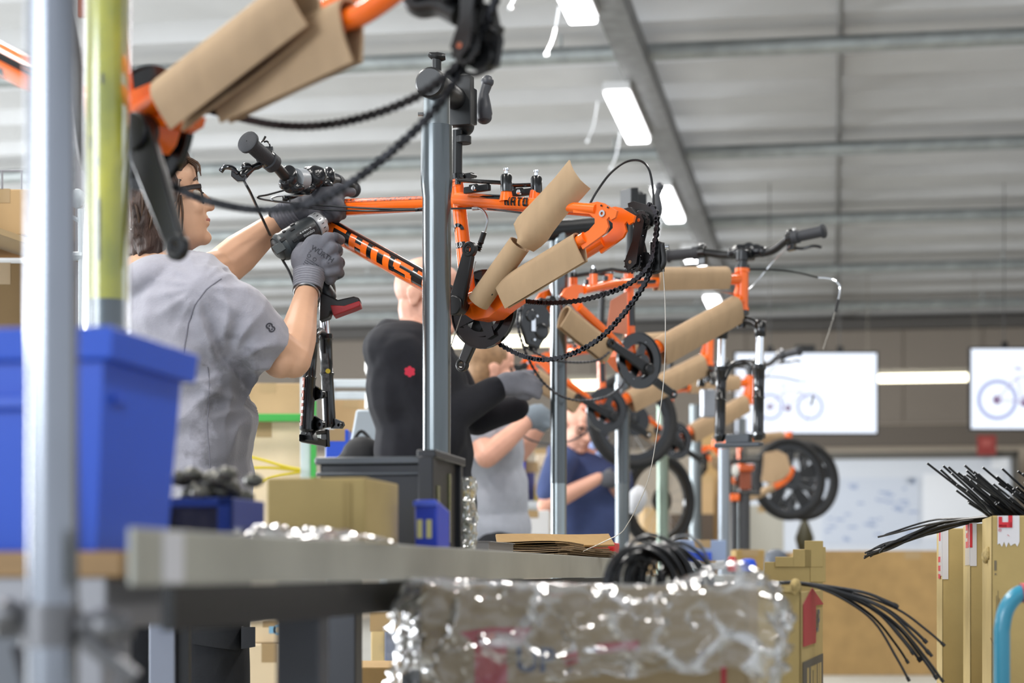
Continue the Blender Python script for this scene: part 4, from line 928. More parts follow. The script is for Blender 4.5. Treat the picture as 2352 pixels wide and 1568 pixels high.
# near stand wrapped in yellow, at the left
b = P(246, HY, 2.80); base = V((b.x, 2.80, 0)); t = thing('repair_stand', 'yellow-taped stand pole in a clear sleeve at the left', 'stand', base, 0, 'bicycle repair stands')
m = M(); m.tube([base + Z * .01, base + Z * 2.0], .0265, 20); build('pole', m, mat('pole_dark', '4a5458', .35, .7), t)
m = M(); m.box(base - V((.16, .16, 0)), base + V((.16, .16, .012))); build('base_plate', m, mat('plate_dark', '46484b', .5, .6), t, bevel=.003)
YT = mat('yellow_tape', 'd6d010', .45, var=.2, vs=16, stretch=(1, 1, .6), col2='9aa01c')
m = M(); zb = P(0, 690, 2.8).z; N_ = 9
m.lathe([(i * .0115, .0285 + .0012 * ((i * 7) % 5) / 5) for i in range(70)], base + Z * zb, Z, 24, cap=False); build('tape_wrap', m, YT, t)
m = M()
for (x, y0, y1, w_) in ((236, 465, 605, 7), (232, 370, 390, 6), (214, 320, 350, 6), (246, 180, 205, 5)):
    dx = sz(x - 246, 2.8); a = math.asin(dx / .031); za, zb2 = P(0, y0, 2.8).z, P(0, y1, 2.8).z; da = sz(w_, 2.8) / .031
    m.sheet([[base + V((math.sin(q) * .0305, -math.cos(q) * .0305, zz)) for q in (a - da / 2, a + da / 2)] for zz in (zb2, za)])
build('tape_marks', m, mat('tape_dark', '4d5440', .5), t)
m = M(); m.lathe([(0, .0335), (1.2, .0335)], base + Z * (P(0, 760, 2.8).z), Z, 32, cap=False); build('clear_sleeve', m, SLEEVE, t)
# silver pole of a rack, very near
b = P(120, HY, 1.72); base = V((b.x, 1.72, 0)); t = thing('rack_pole', 'bright silver pole nearest the camera at the left, out of focus', 'pole', base)
m = M(); m.tube([base, base + Z * 1.5], .0222, 24); build('tube', m, ALU, t)
m = M(); c = P(116, 1436, 1.72); m.lathe([(-.018, .026), (.018, .026)], c, Z, 20); m.tube([c - V((.045, 0, 0)), c + V((.07, 0, 0))], .011, 10); m.ell(c + V((.05, -.01, 0)), .016); m.ell(c - V((.035, .01, -.01)), .014); m.tube([c + V((.03, -.012, -.01)), c + V((.075, -.012, -.045))], .008, 8); build('pole_clamp', m, mat('clamp_grey', '77777a', .4, .7), t)
# ================================================================== people
SKIN = mat('skin', 'd8aa8b', .5, var=.05, vs=18, spec=.35); SKIN2 = mat('skin_rosy', 'd9a48e', .5, var=.06, vs=16, spec=.35)
TEE = mat('grey_tee', '9a99a3', .9, var=.04, vs=60, bump=.12, bs=260, sheen=.3)
TEE2 = mat('grey_tee_light', 'a4a8b2', .9, var=.04, vs=40)
HOOD = mat('navy_fleece', '11121a', .95, var=.12, vs=60)
NAVY = mat('navy_shirt', '3c4a75', .9, var=.12, vs=12)
GLOVE = mat('grey_glove', '6f7078', .8, var=.06, vs=40, bump=.1, bs=400); GLOVE2 = mat('glove_coating', '4e4f56', .6, var=.1, vs=40)
CUFFM = mat('glove_cuff', '8d8e96', .9, var=.10, vs=120, stretch=(1, 1, 8))
HAIR = mat('brown_hair', '3e2b22', .6, var=.4, vs=60, stretch=(1, 1, .15), bump=.4, bs=160)
HAIRL = mat('light_brown_hair', '8a6a4a', .65, var=.2, vs=60); TROUS = mat('black_trousers', '16181d', .9, var=.2, vs=20, bump=.1, bs=200)
def axes(f, up=Z):
    f = f.normalized(); u = (up - f * up.dot(f)).normalized(); return f, u, f.cross(u)
def head(m, C, f, up=Z, k=1.):
    f, u, r = axes(f, up); ax = (f, r, u); q = lambda a, b, c: C + (f * a + r * b + u * c) * k
    s = lambda *t: tuple(x * k for x in t)
    m.ell(q(-.012, 0, .035), s(.096, .077, .085), ax, 24, 14); m.ell(q(.026, 0, -.035), s(.066, .062, .088), ax, 20, 12); m.ell(q(.04, 0, -.078), s(.044, .048, .04), ax, 18, 10)
    m.ell(q(.073, 0, -.098), s(.020, .022, .018), ax); m.ell(q(.076, 0, .022), s(.018, .048, .013), ax); m.ell(q(.066, 0, .05), s(.03, .05, .04), ax)
    m.chain([(q(.086, 0, .012), .0085 * k), (q(.106, 0, -.020), .0115 * k), (q(.108, 0, -.030), .0125 * k)]); m.ell(q(.095, .012, -.033), s(.011, .008, .009), ax); m.ell(q(.095, -.012, -.033), s(.011, .008, .009), ax)
    m.ell(q(.087, 0, -.055), s(.011, .021, .007), ax); m.ell(q(.086, 0, -.068), s(.011, .019, .008), ax)
    for e in (-1, 1):
        m.ell(q(.058, e * .036, -.028), s(.026, .024, .026), ax); m.ell(q(-.008, e * .074, -.006), s(.020, .008, .032), ax); m.ell(q(-.014, e * .079, .004), s(.017, .008, .019), ax)
    return q
def hand(m, w, k, up, pts, rads=None):
    """palm from wrist w to knuckle centre k, then fingers as chains of points"""
    for c in pts: m.chain(c, 10)
# ------------------------------------------------------------------ the woman with the driver
f = V((.90, .34, .26)).normalized(); HC = P(374, 466, 4.56)
body = M(); q = head(body, HC, f, k=.98)
nk = P(368, 612, 4.56); SR = P(478, 690, 4.44); SL = P(418, 655, 4.66); ER = P(672, 826, 4.56); WR = P(706, 668, 4.74); EL = P(502, 622, 4.82); WL = P(640, 508, 4.90)
body.chain([(q(-.02, 0, -.07), .056), (nk - Z * .02, .060)]); body.chain([(nk - Z * .05, .10), (P(415, 900, 4.58), .13), (P(420, 1230, 4.6), .13)])
body.chain([(SR, .058), (lerp(SR, ER, .55), .052), (ER, .043)]); body.chain([(ER, .044), (lerp(ER, WR, .30), .0455), (lerp(ER, WR, .7), .034), (WR, .027)])
body.ell(lerp(ER, WR, .12) + V((-.02, 0, -.012)), .036); body.ell(lerp(SR, ER, .85) + V((.0, 0, -.02)), .043)
body.chain([(SL, .056), (EL, .052)]); body.chain([(EL, .050), (lerp(EL, WL, .35), .049), (lerp(EL, WL, .75), .036), (WL, .028)])
bd = fuse(body, .0045, 5); w_root = build('person', bd, SKIN, label='woman in grey T-shirt and glasses holding the cordless driver up to the bicycle', cat='person', smooth=180, origin=V((P(420, 0, 4.58).x, 4.6, 0)), group=None)
# shirt
m = M()
tp = P(385, 668, 4.56); side = V((-.36, .93, 0)).normalized()
m.ell(P(378, 665, 4.555), (.10, .155, .075), (f, side, Z)); m.ell(P(425, 760, 4.55), (.145, .185, .17), (f, side, Z)); m.ell(P(405, 720, 4.55), (.14, .19, .14), (f, side, Z))
m.ell(P(440, 900, 4.57), (.150, .165, .20), (f, side, Z)); m.ell(P(462, 1010, 4.58), (.138, .165, .17), (f, side, Z)); m.ell(P(455, 1120, 4.59), (.135, .17, .2), (f, side, Z)); m.ell(P(450, 1220, 4.6), (.133, .17, .15), (f, side, Z))
m.ell(P(555, 880, 4.6), (.035, .11, .09), (f, side, Z))
m.chain([(SR + V((-.02, .01, .006)), .078), (lerp(SR, ER, .25), .086), (lerp(SR, ER, .64) + V((-.012, 0, -.006)), .083)], 18)
m.chain([(nk + V((-.02, 0, -.045)), .068), (SR + V((-.02, 0, .0)), .076)]); m.chain([(nk + V((0, 0, -.045)), .066), (SL, .066), (lerp(SL, EL, .5), .064)])
m.ell(nk - Z * .02 - f * .01, (.085, .085, .042), (f, side, Z)); m.ell(P(340, 640, 4.5), (.08, .10, .05), (f, side, Z))
sh = fuse(m, .006, 7)
cut = []
sd = (ER - SR).normalized(); hem = lerp(SR, ER, .80); cutp = hem
AP = P(535, 850, 4.45); AP2 = P(590, 930, 4.5); SH = P(470, 668, 4.45)
def fold(p):
    n = .004 * noise.noise(p * 9) + .002 * noise.noise(p * 24)
    for c_, fr, am, r0_, r1_ in ((AP, 11, .0065, .03, .26), (AP2, 9, .006, .03, .24), (SH, 13, .0035, .02, .14)):
        dx, dz = p.x - c_.x, p.z - c_.z; ds = math.hypot(dx, dz) + 1e-6; an = math.atan2(dz, dx)
        w_ = max(0., min(1., (ds - r0_) / .05)) * max(0., 1 - ds / r1_)
        n += am * w_ * (1 - 2 * abs(math.sin(an * fr * .5 + 2.2 * noise.noise(p * 7)))) * 1.3
    return n
tr_ = bvh(sh); sh.v = [p + nn * fold(p) for p, nn in zip(sh.v, sh.n)]
# flatten the sleeve end into a hem
hn = (ER - SR).normalized()
for i, p in enumerate(sh.v):
    t_ = (p - hem).dot(hn)
    if t_ > -.004 and (p - hem).length < .16 and p.x > SR.x + .05: sh.v[i] = p - hn * (t_ + .004)
shirt = build('t_shirt', sh, TEE, w_root, smooth=180)
shb = bvh(sh)
m = M(); c_ = hem - hn * .006; x_, y_ = perp(hn); m.tube([c_ + (x_ * math.cos(a) + y_ * math.sin(a)) * .0885 for a in [2 * pi * k / 28 for k in range(28)]], .0028, 6, closed=True); pass
m = M(); seam = [(508, 640), (478, 668), (452, 705), (436, 745), (428, 790), (424, 830)]
sp = project([(sz(x - 470, 4.4), sz(740 - y, 4.4)) for x, y in [(lerp(a[0], b[0], t), lerp(a[1], b[1], t)) for a, b in zip(seam, seam[1:]) for t in (0, .25, .5, .75)]], shb, P(470, 740, 4.4), V((1, 0, 0)), Z, .0, .4)
m.tube(sp, .0016, 6); build('shoulder_seam', m, mat('seam_grey', '73727c', .9), shirt)
m = M(); sp = project([(sz(x - 475, 4.4), sz(980 - y, 4.4)) for x, y in [(474 + 3 * math.sin(k * .5), 840 + k * 14) for k in range(22)]], shb, P(475, 980, 4.4), V((1, 0, 0)), Z, .0, .4); m.tube(sp, .0010, 6); build('side_seam', m, mat('seam_grey', '73727c', .9), shirt)
m = M(); ec = P(616, 746, 4.4); er = V((.8, 0, -.6)); eu = V((.6, 0, .8)); vs = []; fs = []
for (cx_, cy_, ra, rb, a0, a1) in ((-.004, .001, .0035, .0062, .6, 5.6), (.004, -.001, .0035, .0062, 3.6, 8.7), (-.004, .001, .0, .0016, 0, 6.28), (.004, -.001, .0, .0016, 0, 6.28)):
    b0 = len(vs); n = 18
    for k in range(n + 1):
        a = lerp(a0, a1, k / n)
        for rr in (ra, rb): vs.append((cx_ + rr * math.cos(a), cy_ + rr * math.sin(a) * 1.25))
    fs += [(b0 + 2 * k, b0 + 2 * k + 1, b0 + 2 * k + 3, b0 + 2 * k + 2) for k in range(n)]
m.add(project(vs, shb, ec, er, eu, .0014, .3), fs); build('sleeve_emblem', m, mat('emblem_dark', '3b3b44', .6), shirt, smooth=0)
# oil-darkened patch on the belly of the shirt
nt = TEE.node_tree; bs_ = nt.nodes['Principled BSDF']; src = bs_.inputs['Base Color'].links[0].from_socket; tcn = [n for n in nt.nodes if n.type == 'TEX_COORD'][0]
def nd(t, **k):
    n = nt.nodes.new(t)
    for a, b in k.items(): setattr(n, a, b)
    return n
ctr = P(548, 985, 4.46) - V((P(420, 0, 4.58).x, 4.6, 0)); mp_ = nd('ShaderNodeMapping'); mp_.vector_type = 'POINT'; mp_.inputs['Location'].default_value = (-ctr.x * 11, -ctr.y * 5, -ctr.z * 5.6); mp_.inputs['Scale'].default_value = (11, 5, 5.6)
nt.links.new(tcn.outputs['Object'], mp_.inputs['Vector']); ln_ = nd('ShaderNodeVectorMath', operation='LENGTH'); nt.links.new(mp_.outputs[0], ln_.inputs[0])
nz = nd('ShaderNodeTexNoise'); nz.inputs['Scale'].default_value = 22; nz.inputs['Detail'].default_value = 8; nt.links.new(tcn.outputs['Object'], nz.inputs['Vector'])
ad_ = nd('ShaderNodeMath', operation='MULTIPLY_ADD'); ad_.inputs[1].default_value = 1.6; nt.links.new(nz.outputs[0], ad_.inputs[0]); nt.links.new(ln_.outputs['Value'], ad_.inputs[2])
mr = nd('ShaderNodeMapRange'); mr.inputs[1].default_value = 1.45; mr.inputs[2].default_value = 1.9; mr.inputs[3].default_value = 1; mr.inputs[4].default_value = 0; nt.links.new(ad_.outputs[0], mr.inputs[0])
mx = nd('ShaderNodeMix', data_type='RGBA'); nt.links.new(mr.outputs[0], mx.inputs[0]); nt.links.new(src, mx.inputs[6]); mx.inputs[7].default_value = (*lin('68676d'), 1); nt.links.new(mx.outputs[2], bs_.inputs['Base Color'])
# trousers and shoes
m = M(); hp = P(445, 1250, 4.6); m.ell(V((hp.x, 4.6, .84)), (.14, .18, .13), (f, side, Z))
for s_ in (-1, 1):
    o_ = side * (s_ * .095) - f * (.12 if s_ > 0 else 0); m.chain([(V((hp.x, 4.6, .80)) + o_, .105), (V((hp.x + .02, 4.62, .45)) + o_, .085), (V((hp.x, 4.6, .09)) + o_, .066)], 18)
tb = fuse(m, .008, 6); tb.v = [p + (p - V((hp.x, 4.6, p.z))).normalized() * (.004 * noise.noise(p * 14)) for p in tb.v]; tro = build('trousers', tb, TROUS, w_root, smooth=180)
trb = bvh(tb); m = M(); pk = [(436, 1440), (586, 1440), (590, 1476), (555, 1488), (530, 1494), (500, 1486), (436, 1478)]
pc = P(505, 1470, 4.4); vs = [(sz(x - 505, 4.5), sz(1470 - y, 4.5)) for x, y in [(436 + 9.3 * i, [1440, 1465, 1478 + (16 - abs(i - 10) * 1.6 if i < 18 else 2)][j]) for i in range(17) for j in range(3)]]
m.sheet([project(vs[i * 3:i * 3 + 3], trb, pc, V((1, 0, 0)), Z, .005, .5) for i in range(17)], -.004); build('pocket_flap', m, mat('trouser_flap', '1e2024', .9, bump=.1, bs=200), tro)
for s_ in (-1, 1):
    m = M(); c = V((hp.x, 4.6, 0)) + side * (s_ * .095); m.ell(c + f * .06 + Z * .045, (.135, .05, .045), (f, side, Z)); m.ell(c + Z * .07, (.06, .045, .05), (f, side, Z)); sb = fuse(m, .008, 3); sb.v = [V((p.x, p.y, max(.002, p.z))) for p in sb.v]; build('shoe', sb, BLKPLASTIC, w_root, smooth=180)
# hair: bob with strands
m = M(); hq = q; fx, ux, rx = axes(f)
m.ell(q(-.028, 0, .045), (.097, .087, .088), (fx, rx, ux), 24, 14); m.ell(q(-.055, 0, -.02), (.068, .086, .105), (fx, rx, ux), 20, 12); m.ell(q(-.06, .0, -.085), (.05, .075, .06), (fx, rx, ux)); m.ell(q(.03, 0, .085), (.06, .066, .04), (fx, rx, ux))
m.ell(q(-.005, .078, .03), (.035, .014, .05), (fx, rx, ux)); m.ell(q(-.005, -.078, .03), (.035, .014, .05), (fx, rx, ux)); m.ell(q(-.03, .082, -.05), (.022, .012, .06), (fx, rx, ux))
hs = fuse(m, .0045, 4); hs.v = [p + (p - HC).normalized() * (.0035 * math.sin(140 * (p - HC).dot(fx) + 8 * noise.noise(p * 25)) + .003 * noise.noise(V((p.x * 60, p.y * 60, p.z * 12)))) for p in hs.v]
hr = build('hair', hs, HAIR, w_root, smooth=180)
RN = random.Random(5)
m = M()
for k in range(30):
    a = RN.uniform(-.10, .035); rr = RN.choice((1, 1, -1)); p0_ = q(a, rr * RN.uniform(.070, .082), RN.uniform(-.02, .06)); p1_ = p0_ - ux * RN.uniform(.05, .085) + fx * RN.uniform(-.03, .0); m.tube(spl([p0_, lerp(p0_, p1_, .5) + rx * rr * .008, p1_ - rx * rr * .01], 3), [.0022, .0026, .003, .003, .0026, .002, .001], 5)
for k in range(16):
    y_ = RN.uniform(-.05, .06); p0_ = q(.055, y_, .095); p1_ = q(.088 + RN.uniform(-.006, .006), y_ + RN.uniform(-.01, .02), .038 + RN.uniform(-.014, .012)); m.tube(spl([p0_, lerp(p0_, p1_, .55) + fx * .015, p1_], 3), [.0022, .0028, .003, .003, .0026, .002, .0012], 5)
build('hair_strands', m, mat('brown_hair_light', '46301f', .5, var=.3, vs=80), hr)
for s_ in (-1, 1):
    m = M(); m.ell(q(.074, s_ * .031, .0), .0115 * .98); build('eye', m, mat('eye_white', 'd8d4cc', .2), w_root)
gl = M()
for s_ in (-1, 1):
    gl.tube(spl([q(.082, s_ * .066, .012), q(.045, s_ * .079, .012), q(-.01, s_ * .083, .008)], 4), .0028, 7, e=(.7, 2.0)); cc = q(.092, s_ * .034, -.004)
    gl.tube([cc + (rx * math.cos(a) * .030 + ux * math.sin(a) * .019 - fx * (.012 * (math.cos(a) * s_ * .5 + .5))) for a in [2 * pi * k / 22 for k in range(22)]], .0022, 6, closed=True)
gl.tube(spl([q(.097, -.009, .003), q(.1, 0, .006), q(.097, .009, .003)], 3), .002, 6)
gs = build('glasses', gl, mat('tortoise_frame', '2a201c', .25), w_root)
m = M()
for s_ in (-1, 1):
    cc = q(.090, s_ * .034, -.004); m.add([cc] + [cc + (rx * math.cos(a) * .029 + ux * math.sin(a) * .018 - fx * (.012 * (math.cos(a) * s_ * .5 + .5))) for a in [2 * pi * k / 20 for k in range(20)]], [(0, 1 + k, 1 + (k + 1) % 20) for k in range(20)])
build('lens', m, film('lens_film', (.62, .58, .5), .12, .6, .03), gs)
for s_ in (-1, 1):
    m = M(); m.tube(spl([q(.083, s_ * .018, .032), q(.084, s_ * .036, .036), q(.072, s_ * .052, .03)], 3), [.002, .003, .0034, .0034, .003, .0024, .0016], 6); build('eyebrow', m, HAIR, w_root)
m = M(); m.tube(spl([q(.082, -.021, -.060), q(.094, -.008, -.0605), q(.095, 0, -.0615), q(.094, .008, -.0605), q(.082, .021, -.060)], 4), [.001] + [.0034] * 15 + [.001], 8, e=(1, 1.3)); build('lips', m, mat('lips', 'b06d62', .4), w_root)
# right glove round the driver handle
g = M(); k_ = lambda x, y, D, r: (P(x, y, D), r)
cuff0, cuff1 = WR, P(712, 636, 4.765)
g.chain([k_(708, 650, 4.755, .034), k_(714, 600, 4.765, .041), k_(726, 572, 4.76, .036)], 14, e=(1, .75), up=V((0, 1, 0)))
g.ell(P(718, 606, 4.762), (.040, .028, .046)); g.ell(P(738, 580, 4.755), (.03, .022, .026)); g.ell(P(690, 596, 4.765), (.024, .02, .034)); g.ell(P(745, 610, 4.765), (.028, .022, .034)); g.ell(P(758, 632, 4.775), (.018, .018, .024))
g.chain([k_(738, 566, 4.745, .0135), k_(752, 545, 4.745, .0135), k_(770, 546, 4.76, .0125), k_(780, 551, 4.79, .0115)]); g.chain([k_(748, 584, 4.745, .0135), k_(763, 569, 4.742, .0135), k_(776, 573, 4.755, .013), k_(776, 578, 4.80, .0115)])
g.chain([k_(752, 604, 4.748, .0135), k_(772, 596, 4.748, .0135), k_(781, 604, 4.765, .013), k_(772, 610, 4.81, .011)]); g.chain([k_(756, 624, 4.755, .013), k_(774, 620, 4.757, .0125), k_(781, 628, 4.775, .012), k_(770, 633, 4.81, .010)])
g.chain([k_(690, 592, 4.775, .0155), k_(690, 566, 4.80, .0145), k_(704, 548, 4.84, .012), k_(722, 545, 4.87, .0105)])
gm = fuse(g, .0032, 3); glr = build('glove', gm, GLOVE, w_root, smooth=180, label='grey work glove gripping the driver')
gb = bvh(gm)
m = M(); d = (P(712, 612, 4.765) - WR).normalized(); Lc = (P(712, 629, 4.765) - WR).length; m.lathe([(-.002 + Lc * i / 36, (.0335 + .0055 * i / 36) + .0011 * math.sin(i * 1.45)) for i in range(37)], WR + d * .002, d, 32, cap=False, e=(1, .9)); build('knit_cuff', m, CUFFM, glr)
m = M(); m.lathe([(-.0035, .033), (-.0035, .0352), (.0025, .0355), (.0025, .033)], WR + d * .001, d, 32, cap=False, e=(1, .9)); build('cuff_edge', m, BLKPLASTIC, glr)
m = M(); Rr = V((.84, 0, -.54)); Uu = V((.54, 0, .84)); c = P(732, 580, 4.70)
print_text(m, 'WÜRTH', .0165, P(737, 578, 4.70), Rr, Uu, gb, .02, .0009); print_text(m, '7', .012, P(708, 573, 4.70), Rr, Uu, gb, .0, .0009)
small_print(m, P(700, 588, 4.70), Rr, Uu, gb, (.034, .036, .040, .042, .036), .0052, .0024, .25, .0009, 3); print_text(m, 'CE', .0058, P(750, 598, 4.70), Rr, Uu, gb, .0, .0009)
for dx in (-.012, .004): 
    vs = [(dx + (.0034 if k % 2 else .0046) * math.cos(2 * pi * (k // 2) / 14), (.0034 if k % 2 else .0046) * math.sin(2 * pi * (k // 2) / 14)) for k in range(28)]
    m.add(project(vs, gb, P(716, 588, 4.70), Rr, Uu, .0009, .25), [(2 * k, 2 * k + 1, (2 * k + 3) % 28, (2 * k + 2) % 28) for k in range(14)])
build('glove_print', m, mat('print_dark', '3d3e45', .7), glr, smooth=0)
m = M()
for c_ in ([k_(768, 546, 4.757, .0138), k_(781, 551, 4.79, .0126)], [k_(774, 572, 4.753, .0142), k_(776, 579, 4.80, .0126)], [k_(779, 602, 4.763, .0142), k_(772, 611, 4.81, .0122)], [k_(779, 627, 4.773, .0132), k_(769, 634, 4.81, .0112)]): m.chain(c_, 12)
build('fingertip_coating', m, GLOVE2, glr)
# left glove on the head tube
g = M(); g.ell(P(735, 458, 4.86), (.052, .030, .032), (V((.94, 0, .34)), V((0, 1, 0)), V((-.34, 0, .94)))); g.ell(P(700, 474, 4.87), (.042, .03, .034)); g.ell(P(765, 465, 4.86), (.03, .03, .036)); g.chain([k_(650, 503, 4.895, .034), k_(690, 482, 4.875, .040)], 14)
g.chain([k_(758, 448, 4.85, .0135), k_(782, 440, 4.86, .0125), k_(808, 441, 4.88, .0115)]); g.chain([k_(748, 442, 4.875, .013), k_(776, 431, 4.89, .0125), k_(798, 438, 4.905, .0115)])
g.chain([k_(770, 462, 4.84, .0145), k_(784, 476, 4.845, .0135), k_(786, 494, 4.875, .012)]); g.chain([k_(764, 476, 4.845, .0135), k_(774, 492, 4.85, .0125), k_(772, 505, 4.88, .011)])
g.chain([k_(722, 488, 4.85, .014), k_(740, 503, 4.855, .0125), k_(762, 500, 4.865, .011)])
gm = fuse(g, .0032, 3); gll = build('glove', gm, GLOVE2, w_root, smooth=180, label='grey work glove on the head tube')
m = M(); e0 = WL; e1 = P(688, 480, 4.875); d = (e1 - e0).normalized(); Lc = (e1 - e0).length; m.lathe([(Lc * i / 36, (.0345 + .0065 * i / 36) + .0010 * math.sin(i * 1.3)) for i in range(37)], e0, d, 32, cap=False); build('knit_cuff', m, mat('glove_cuff_dark', '6b6c74', .9, var=.1, vs=120), gll)
m = M(); m.lathe([(-.0035, .0340), (-.0035, .0362), (.0025, .0365), (.0025, .0340)], e0, d, 32, cap=False); build('cuff_edge', m, BLKPLASTIC, gll)
m = M(); m.torus(lerp(WR, ER, .04), (WR - ER), .030, .0022, 28, 6); build('bracelet', m, STEEL, w_root)
# ------------------------------------------------------------------ cordless driver
t = thing('cordless_driver', 'black and red cordless driver with silver collar in the gloved hand', 'power tool', P(700, 560, 4.80))
a0 = P(640, 572, 4.80); a1 = P(722, 521, 4.84); d = (a1 - a0).normalized(); DRV = mat('driver_black', '2b3033', .42, var=.15, vs=40); Ld = (a1 - a0).length
m = M(); m.lathe([(-.012, .004), (-.010, .018), (-.004, .027), (.012, .033), (.03, .0345), (Ld * .7, .034), (Ld * .86, .0315), (Ld, .0285)], a0, d, 28)
hd0 = lerp(a0, a1, .45); hd1 = P(768, 700, 4.80); hx = (hd1 - hd0).normalized(); m.chain([(hd0, .024), (lerp(hd0, hd1, .5), .020), (lerp(hd0, hd1, .85), .022)], 16, e=(1, .85))
drb = fuse(m, .003, 2); drv = build('housing', drb, DRV, t, smooth=50)
m = M(); x_, y_ = perp(d)
for k in range(6):
    a = math.radians(200 + 28 * k)
for (u, aa, wu, wa) in ((.02, -.9, .010, .10), (.034, -.3, .012, .10), (.046, .5, .012, .09), (.028, .75, .008, .08), (.062, -.8, .014, .10), (.058, .95, .012, .09), (.010, .2, .014, .12)):
    o_ = V((0, -1, 0)); o_ = (o_ - d * o_.dot(d)).normalized(); u_ = d.cross(o_); 
    if u_.z < 0: u_ = -u_
    c = a0 + d * u + (o_ * math.cos(aa) + u_ * math.sin(aa)) * .0338; n_ = (o_ * math.cos(aa) + u_ * math.sin(aa)); m.obox(c, d * wu / 2, n_ * .003, d.cross(n_) * wa * .04)
build('housing_ribs', m, mat('driver_rib', '15171a', .5), drv, bevel=.001)
m = M(); c = a0 - d * .003; m.lathe([(-.002, .030), (.008, .0350), (.012, .0355), (.016, .0350)], a0, d, 28, cap=False); m.obox(a0 + d * .006 + V((0, -.034, -.006)), d * .014, V((0, .004, 0)), d.cross(V((0, 1, 0))) * .012); build('rear_cap', m, mat('driver_grey', '3b4245', .4), drv, bevel=.001)
m = M(); m.lathe([(0, .0285), (.002, .0305), (.018, .0300), (.024, .0265), (.026, .012), (.034, .011), (.036, .006)], a1, d, 30); col = build('torque_collar', m, mat('collar_silver', 'b9bbbd', .35, .3), t)
m = M()
for k in range(9):
    aa = math.radians(-70 + 22 * k); o_ = (V((0, -1, 0)) - d * -d.y).normalized(); u_ = d.cross(o_); n_ = o_ * math.cos(aa) + u_ * math.sin(aa); m.obox(a1 + d * .012 + n_ * .0303, d * .003, n_ * .0005, d.cross(n_) * .0008)
build('collar_marks', m, BLACK, col)
m = M(); m.tube([a1 + d * .03, a1 + d * .055], .0045, 8); build('bit', m, STEEL, t)
m = M(); ou = V((0, -1, 0)); ou = (ou - d * ou.dot(d)).normalized(); uu = d.cross(ou); uu = uu if uu.z > 0 else -uu; drt = bvh(drb)
lc = lerp(a0, a1, .66) - uu * .010 + ou * .05
vs = [(x, y) for y in (-.011, -.004, .004, .011) for x in [-.028 + .056 * i / 8 for i in range(9)]]
pr = project(vs, drt, lc, d, uu, .0007, .15); m.sheet([pr[i * 9:i * 9 + 9] for i in range(4)]); build('rating_label', m, mat('label_black', '1c1d1f', .35), drv, smooth=0)
m = M(); print_text(m, 'metabo', .011, lc - uu * .002 + d * .004, d, uu, drt, .01, .0014, .15); small_print(m, lc + uu * .0055 - d * .018, d, uu, drt, (.034,), .004, .0035, .15, .0014, 5); print_text(m, 'CE', .007, lc - uu * .0125 + d * .004, d, uu, drt, .0, .0012, .15); build('label_print', m, mat('print_light', 'b9bdbf', .5), drv, smooth=0)
m = M(); fx_ = V((.93, .1, .20)).normalized(); c = P(782, 706, 4.80)
m.prism([P(x, y, 4.775) for x, y in ((735, 668), (776, 688), (812, 680), (826, 684), (828, 694), (760, 716), (757, 728), (733, 736))], V((0, .05, 0))); foot = build('battery_foot', m, BLKPLASTIC, t, bevel=.004)
m = M(); m.prism([P(x, y, 4.771) for x, y in ((758, 700), (790, 702), (826, 690), (829, 702), (812, 709), (766, 726))], V((0, .058, 0))); build('battery', m, mat('battery_red', '9c2228', .45, var=.05, vs=40), t, bevel=.003)
# ------------------------------------------------------------------ the men behind
def man(name_label, head_px, D, f, k, top, topname, arms, torso, skin=SKIN2, hair=None, hairtype=None, lower=TROUS, vox=.008, up=Z, extra=None):
    f = V(f).normalized(); HC = P(*head_px, D); b = M(); q = head(b, HC, f, up, k); sd = V((-f.y, f.x, 0)).normalized()
    tc = torso; nk = tc[0]; b.chain([(q(-.03, 0, -.03), .066), (q(-.02, 0, -.08), .064), (nk, .066)]); b.chain([(nk - Z * .05, .1), (tc[-1], .12)])
    for a in arms: b.chain([(a[0], .055), (a[1], .045)]); b.chain([(a[1], .046), (lerp(a[1], a[2], .35), .045), (a[2], .03)])
    o = build('person', fuse(b, vox * .6, 3), skin, label=name_label, cat='person', smooth=180, origin=V((tc[-1].x, D, 0)))
    return o, q, f, sd
def glove(root, w, pts, palm, mt=GLOVE):
    g = M()
    for c, r in palm: g.ell(c, r)
    for c in pts: g.chain(c, 10)
    return build('glove', fuse(g, .006, 3), mt, root, smooth=180)
def legs(root, c, D, sd, f, mt, w=.1):
    m = M(); m.ell(V((c.x, D, .86)), (.13, .17, .13), (f, sd, Z))
    for s_ in (-1, 1): m.chain([(V((c.x, D, .82)) + sd * (s_ * w), .10), (V((c.x, D, .45)) + sd * (s_ * w) + f * .02, .08), (V((c.x, D, .08)) + sd * (s_ * w), .062)], 14)
    build('trousers', fuse(m, .012, 5), mt, root, smooth=180)
    for s_ in (-1, 1):
        m = M(); p = V((c.x, D, 0)) + sd * (s_ * w); m.ell(p + f * .06 + Z * .045, (.13, .05, .045), (f, sd, Z)); x = fuse(m, .012, 2); x.v = [V((v.x, v.y, max(.002, v.z))) for v in x.v]; build('shoe', x, BLKPLASTIC, root, smooth=180)
def wrinkle(b, a=.006, s=10): b.v = [p + V((noise.noise(p * s), noise.noise(p * s + V((9, 2, 4))), 0)) * a for p in b.v]; return b
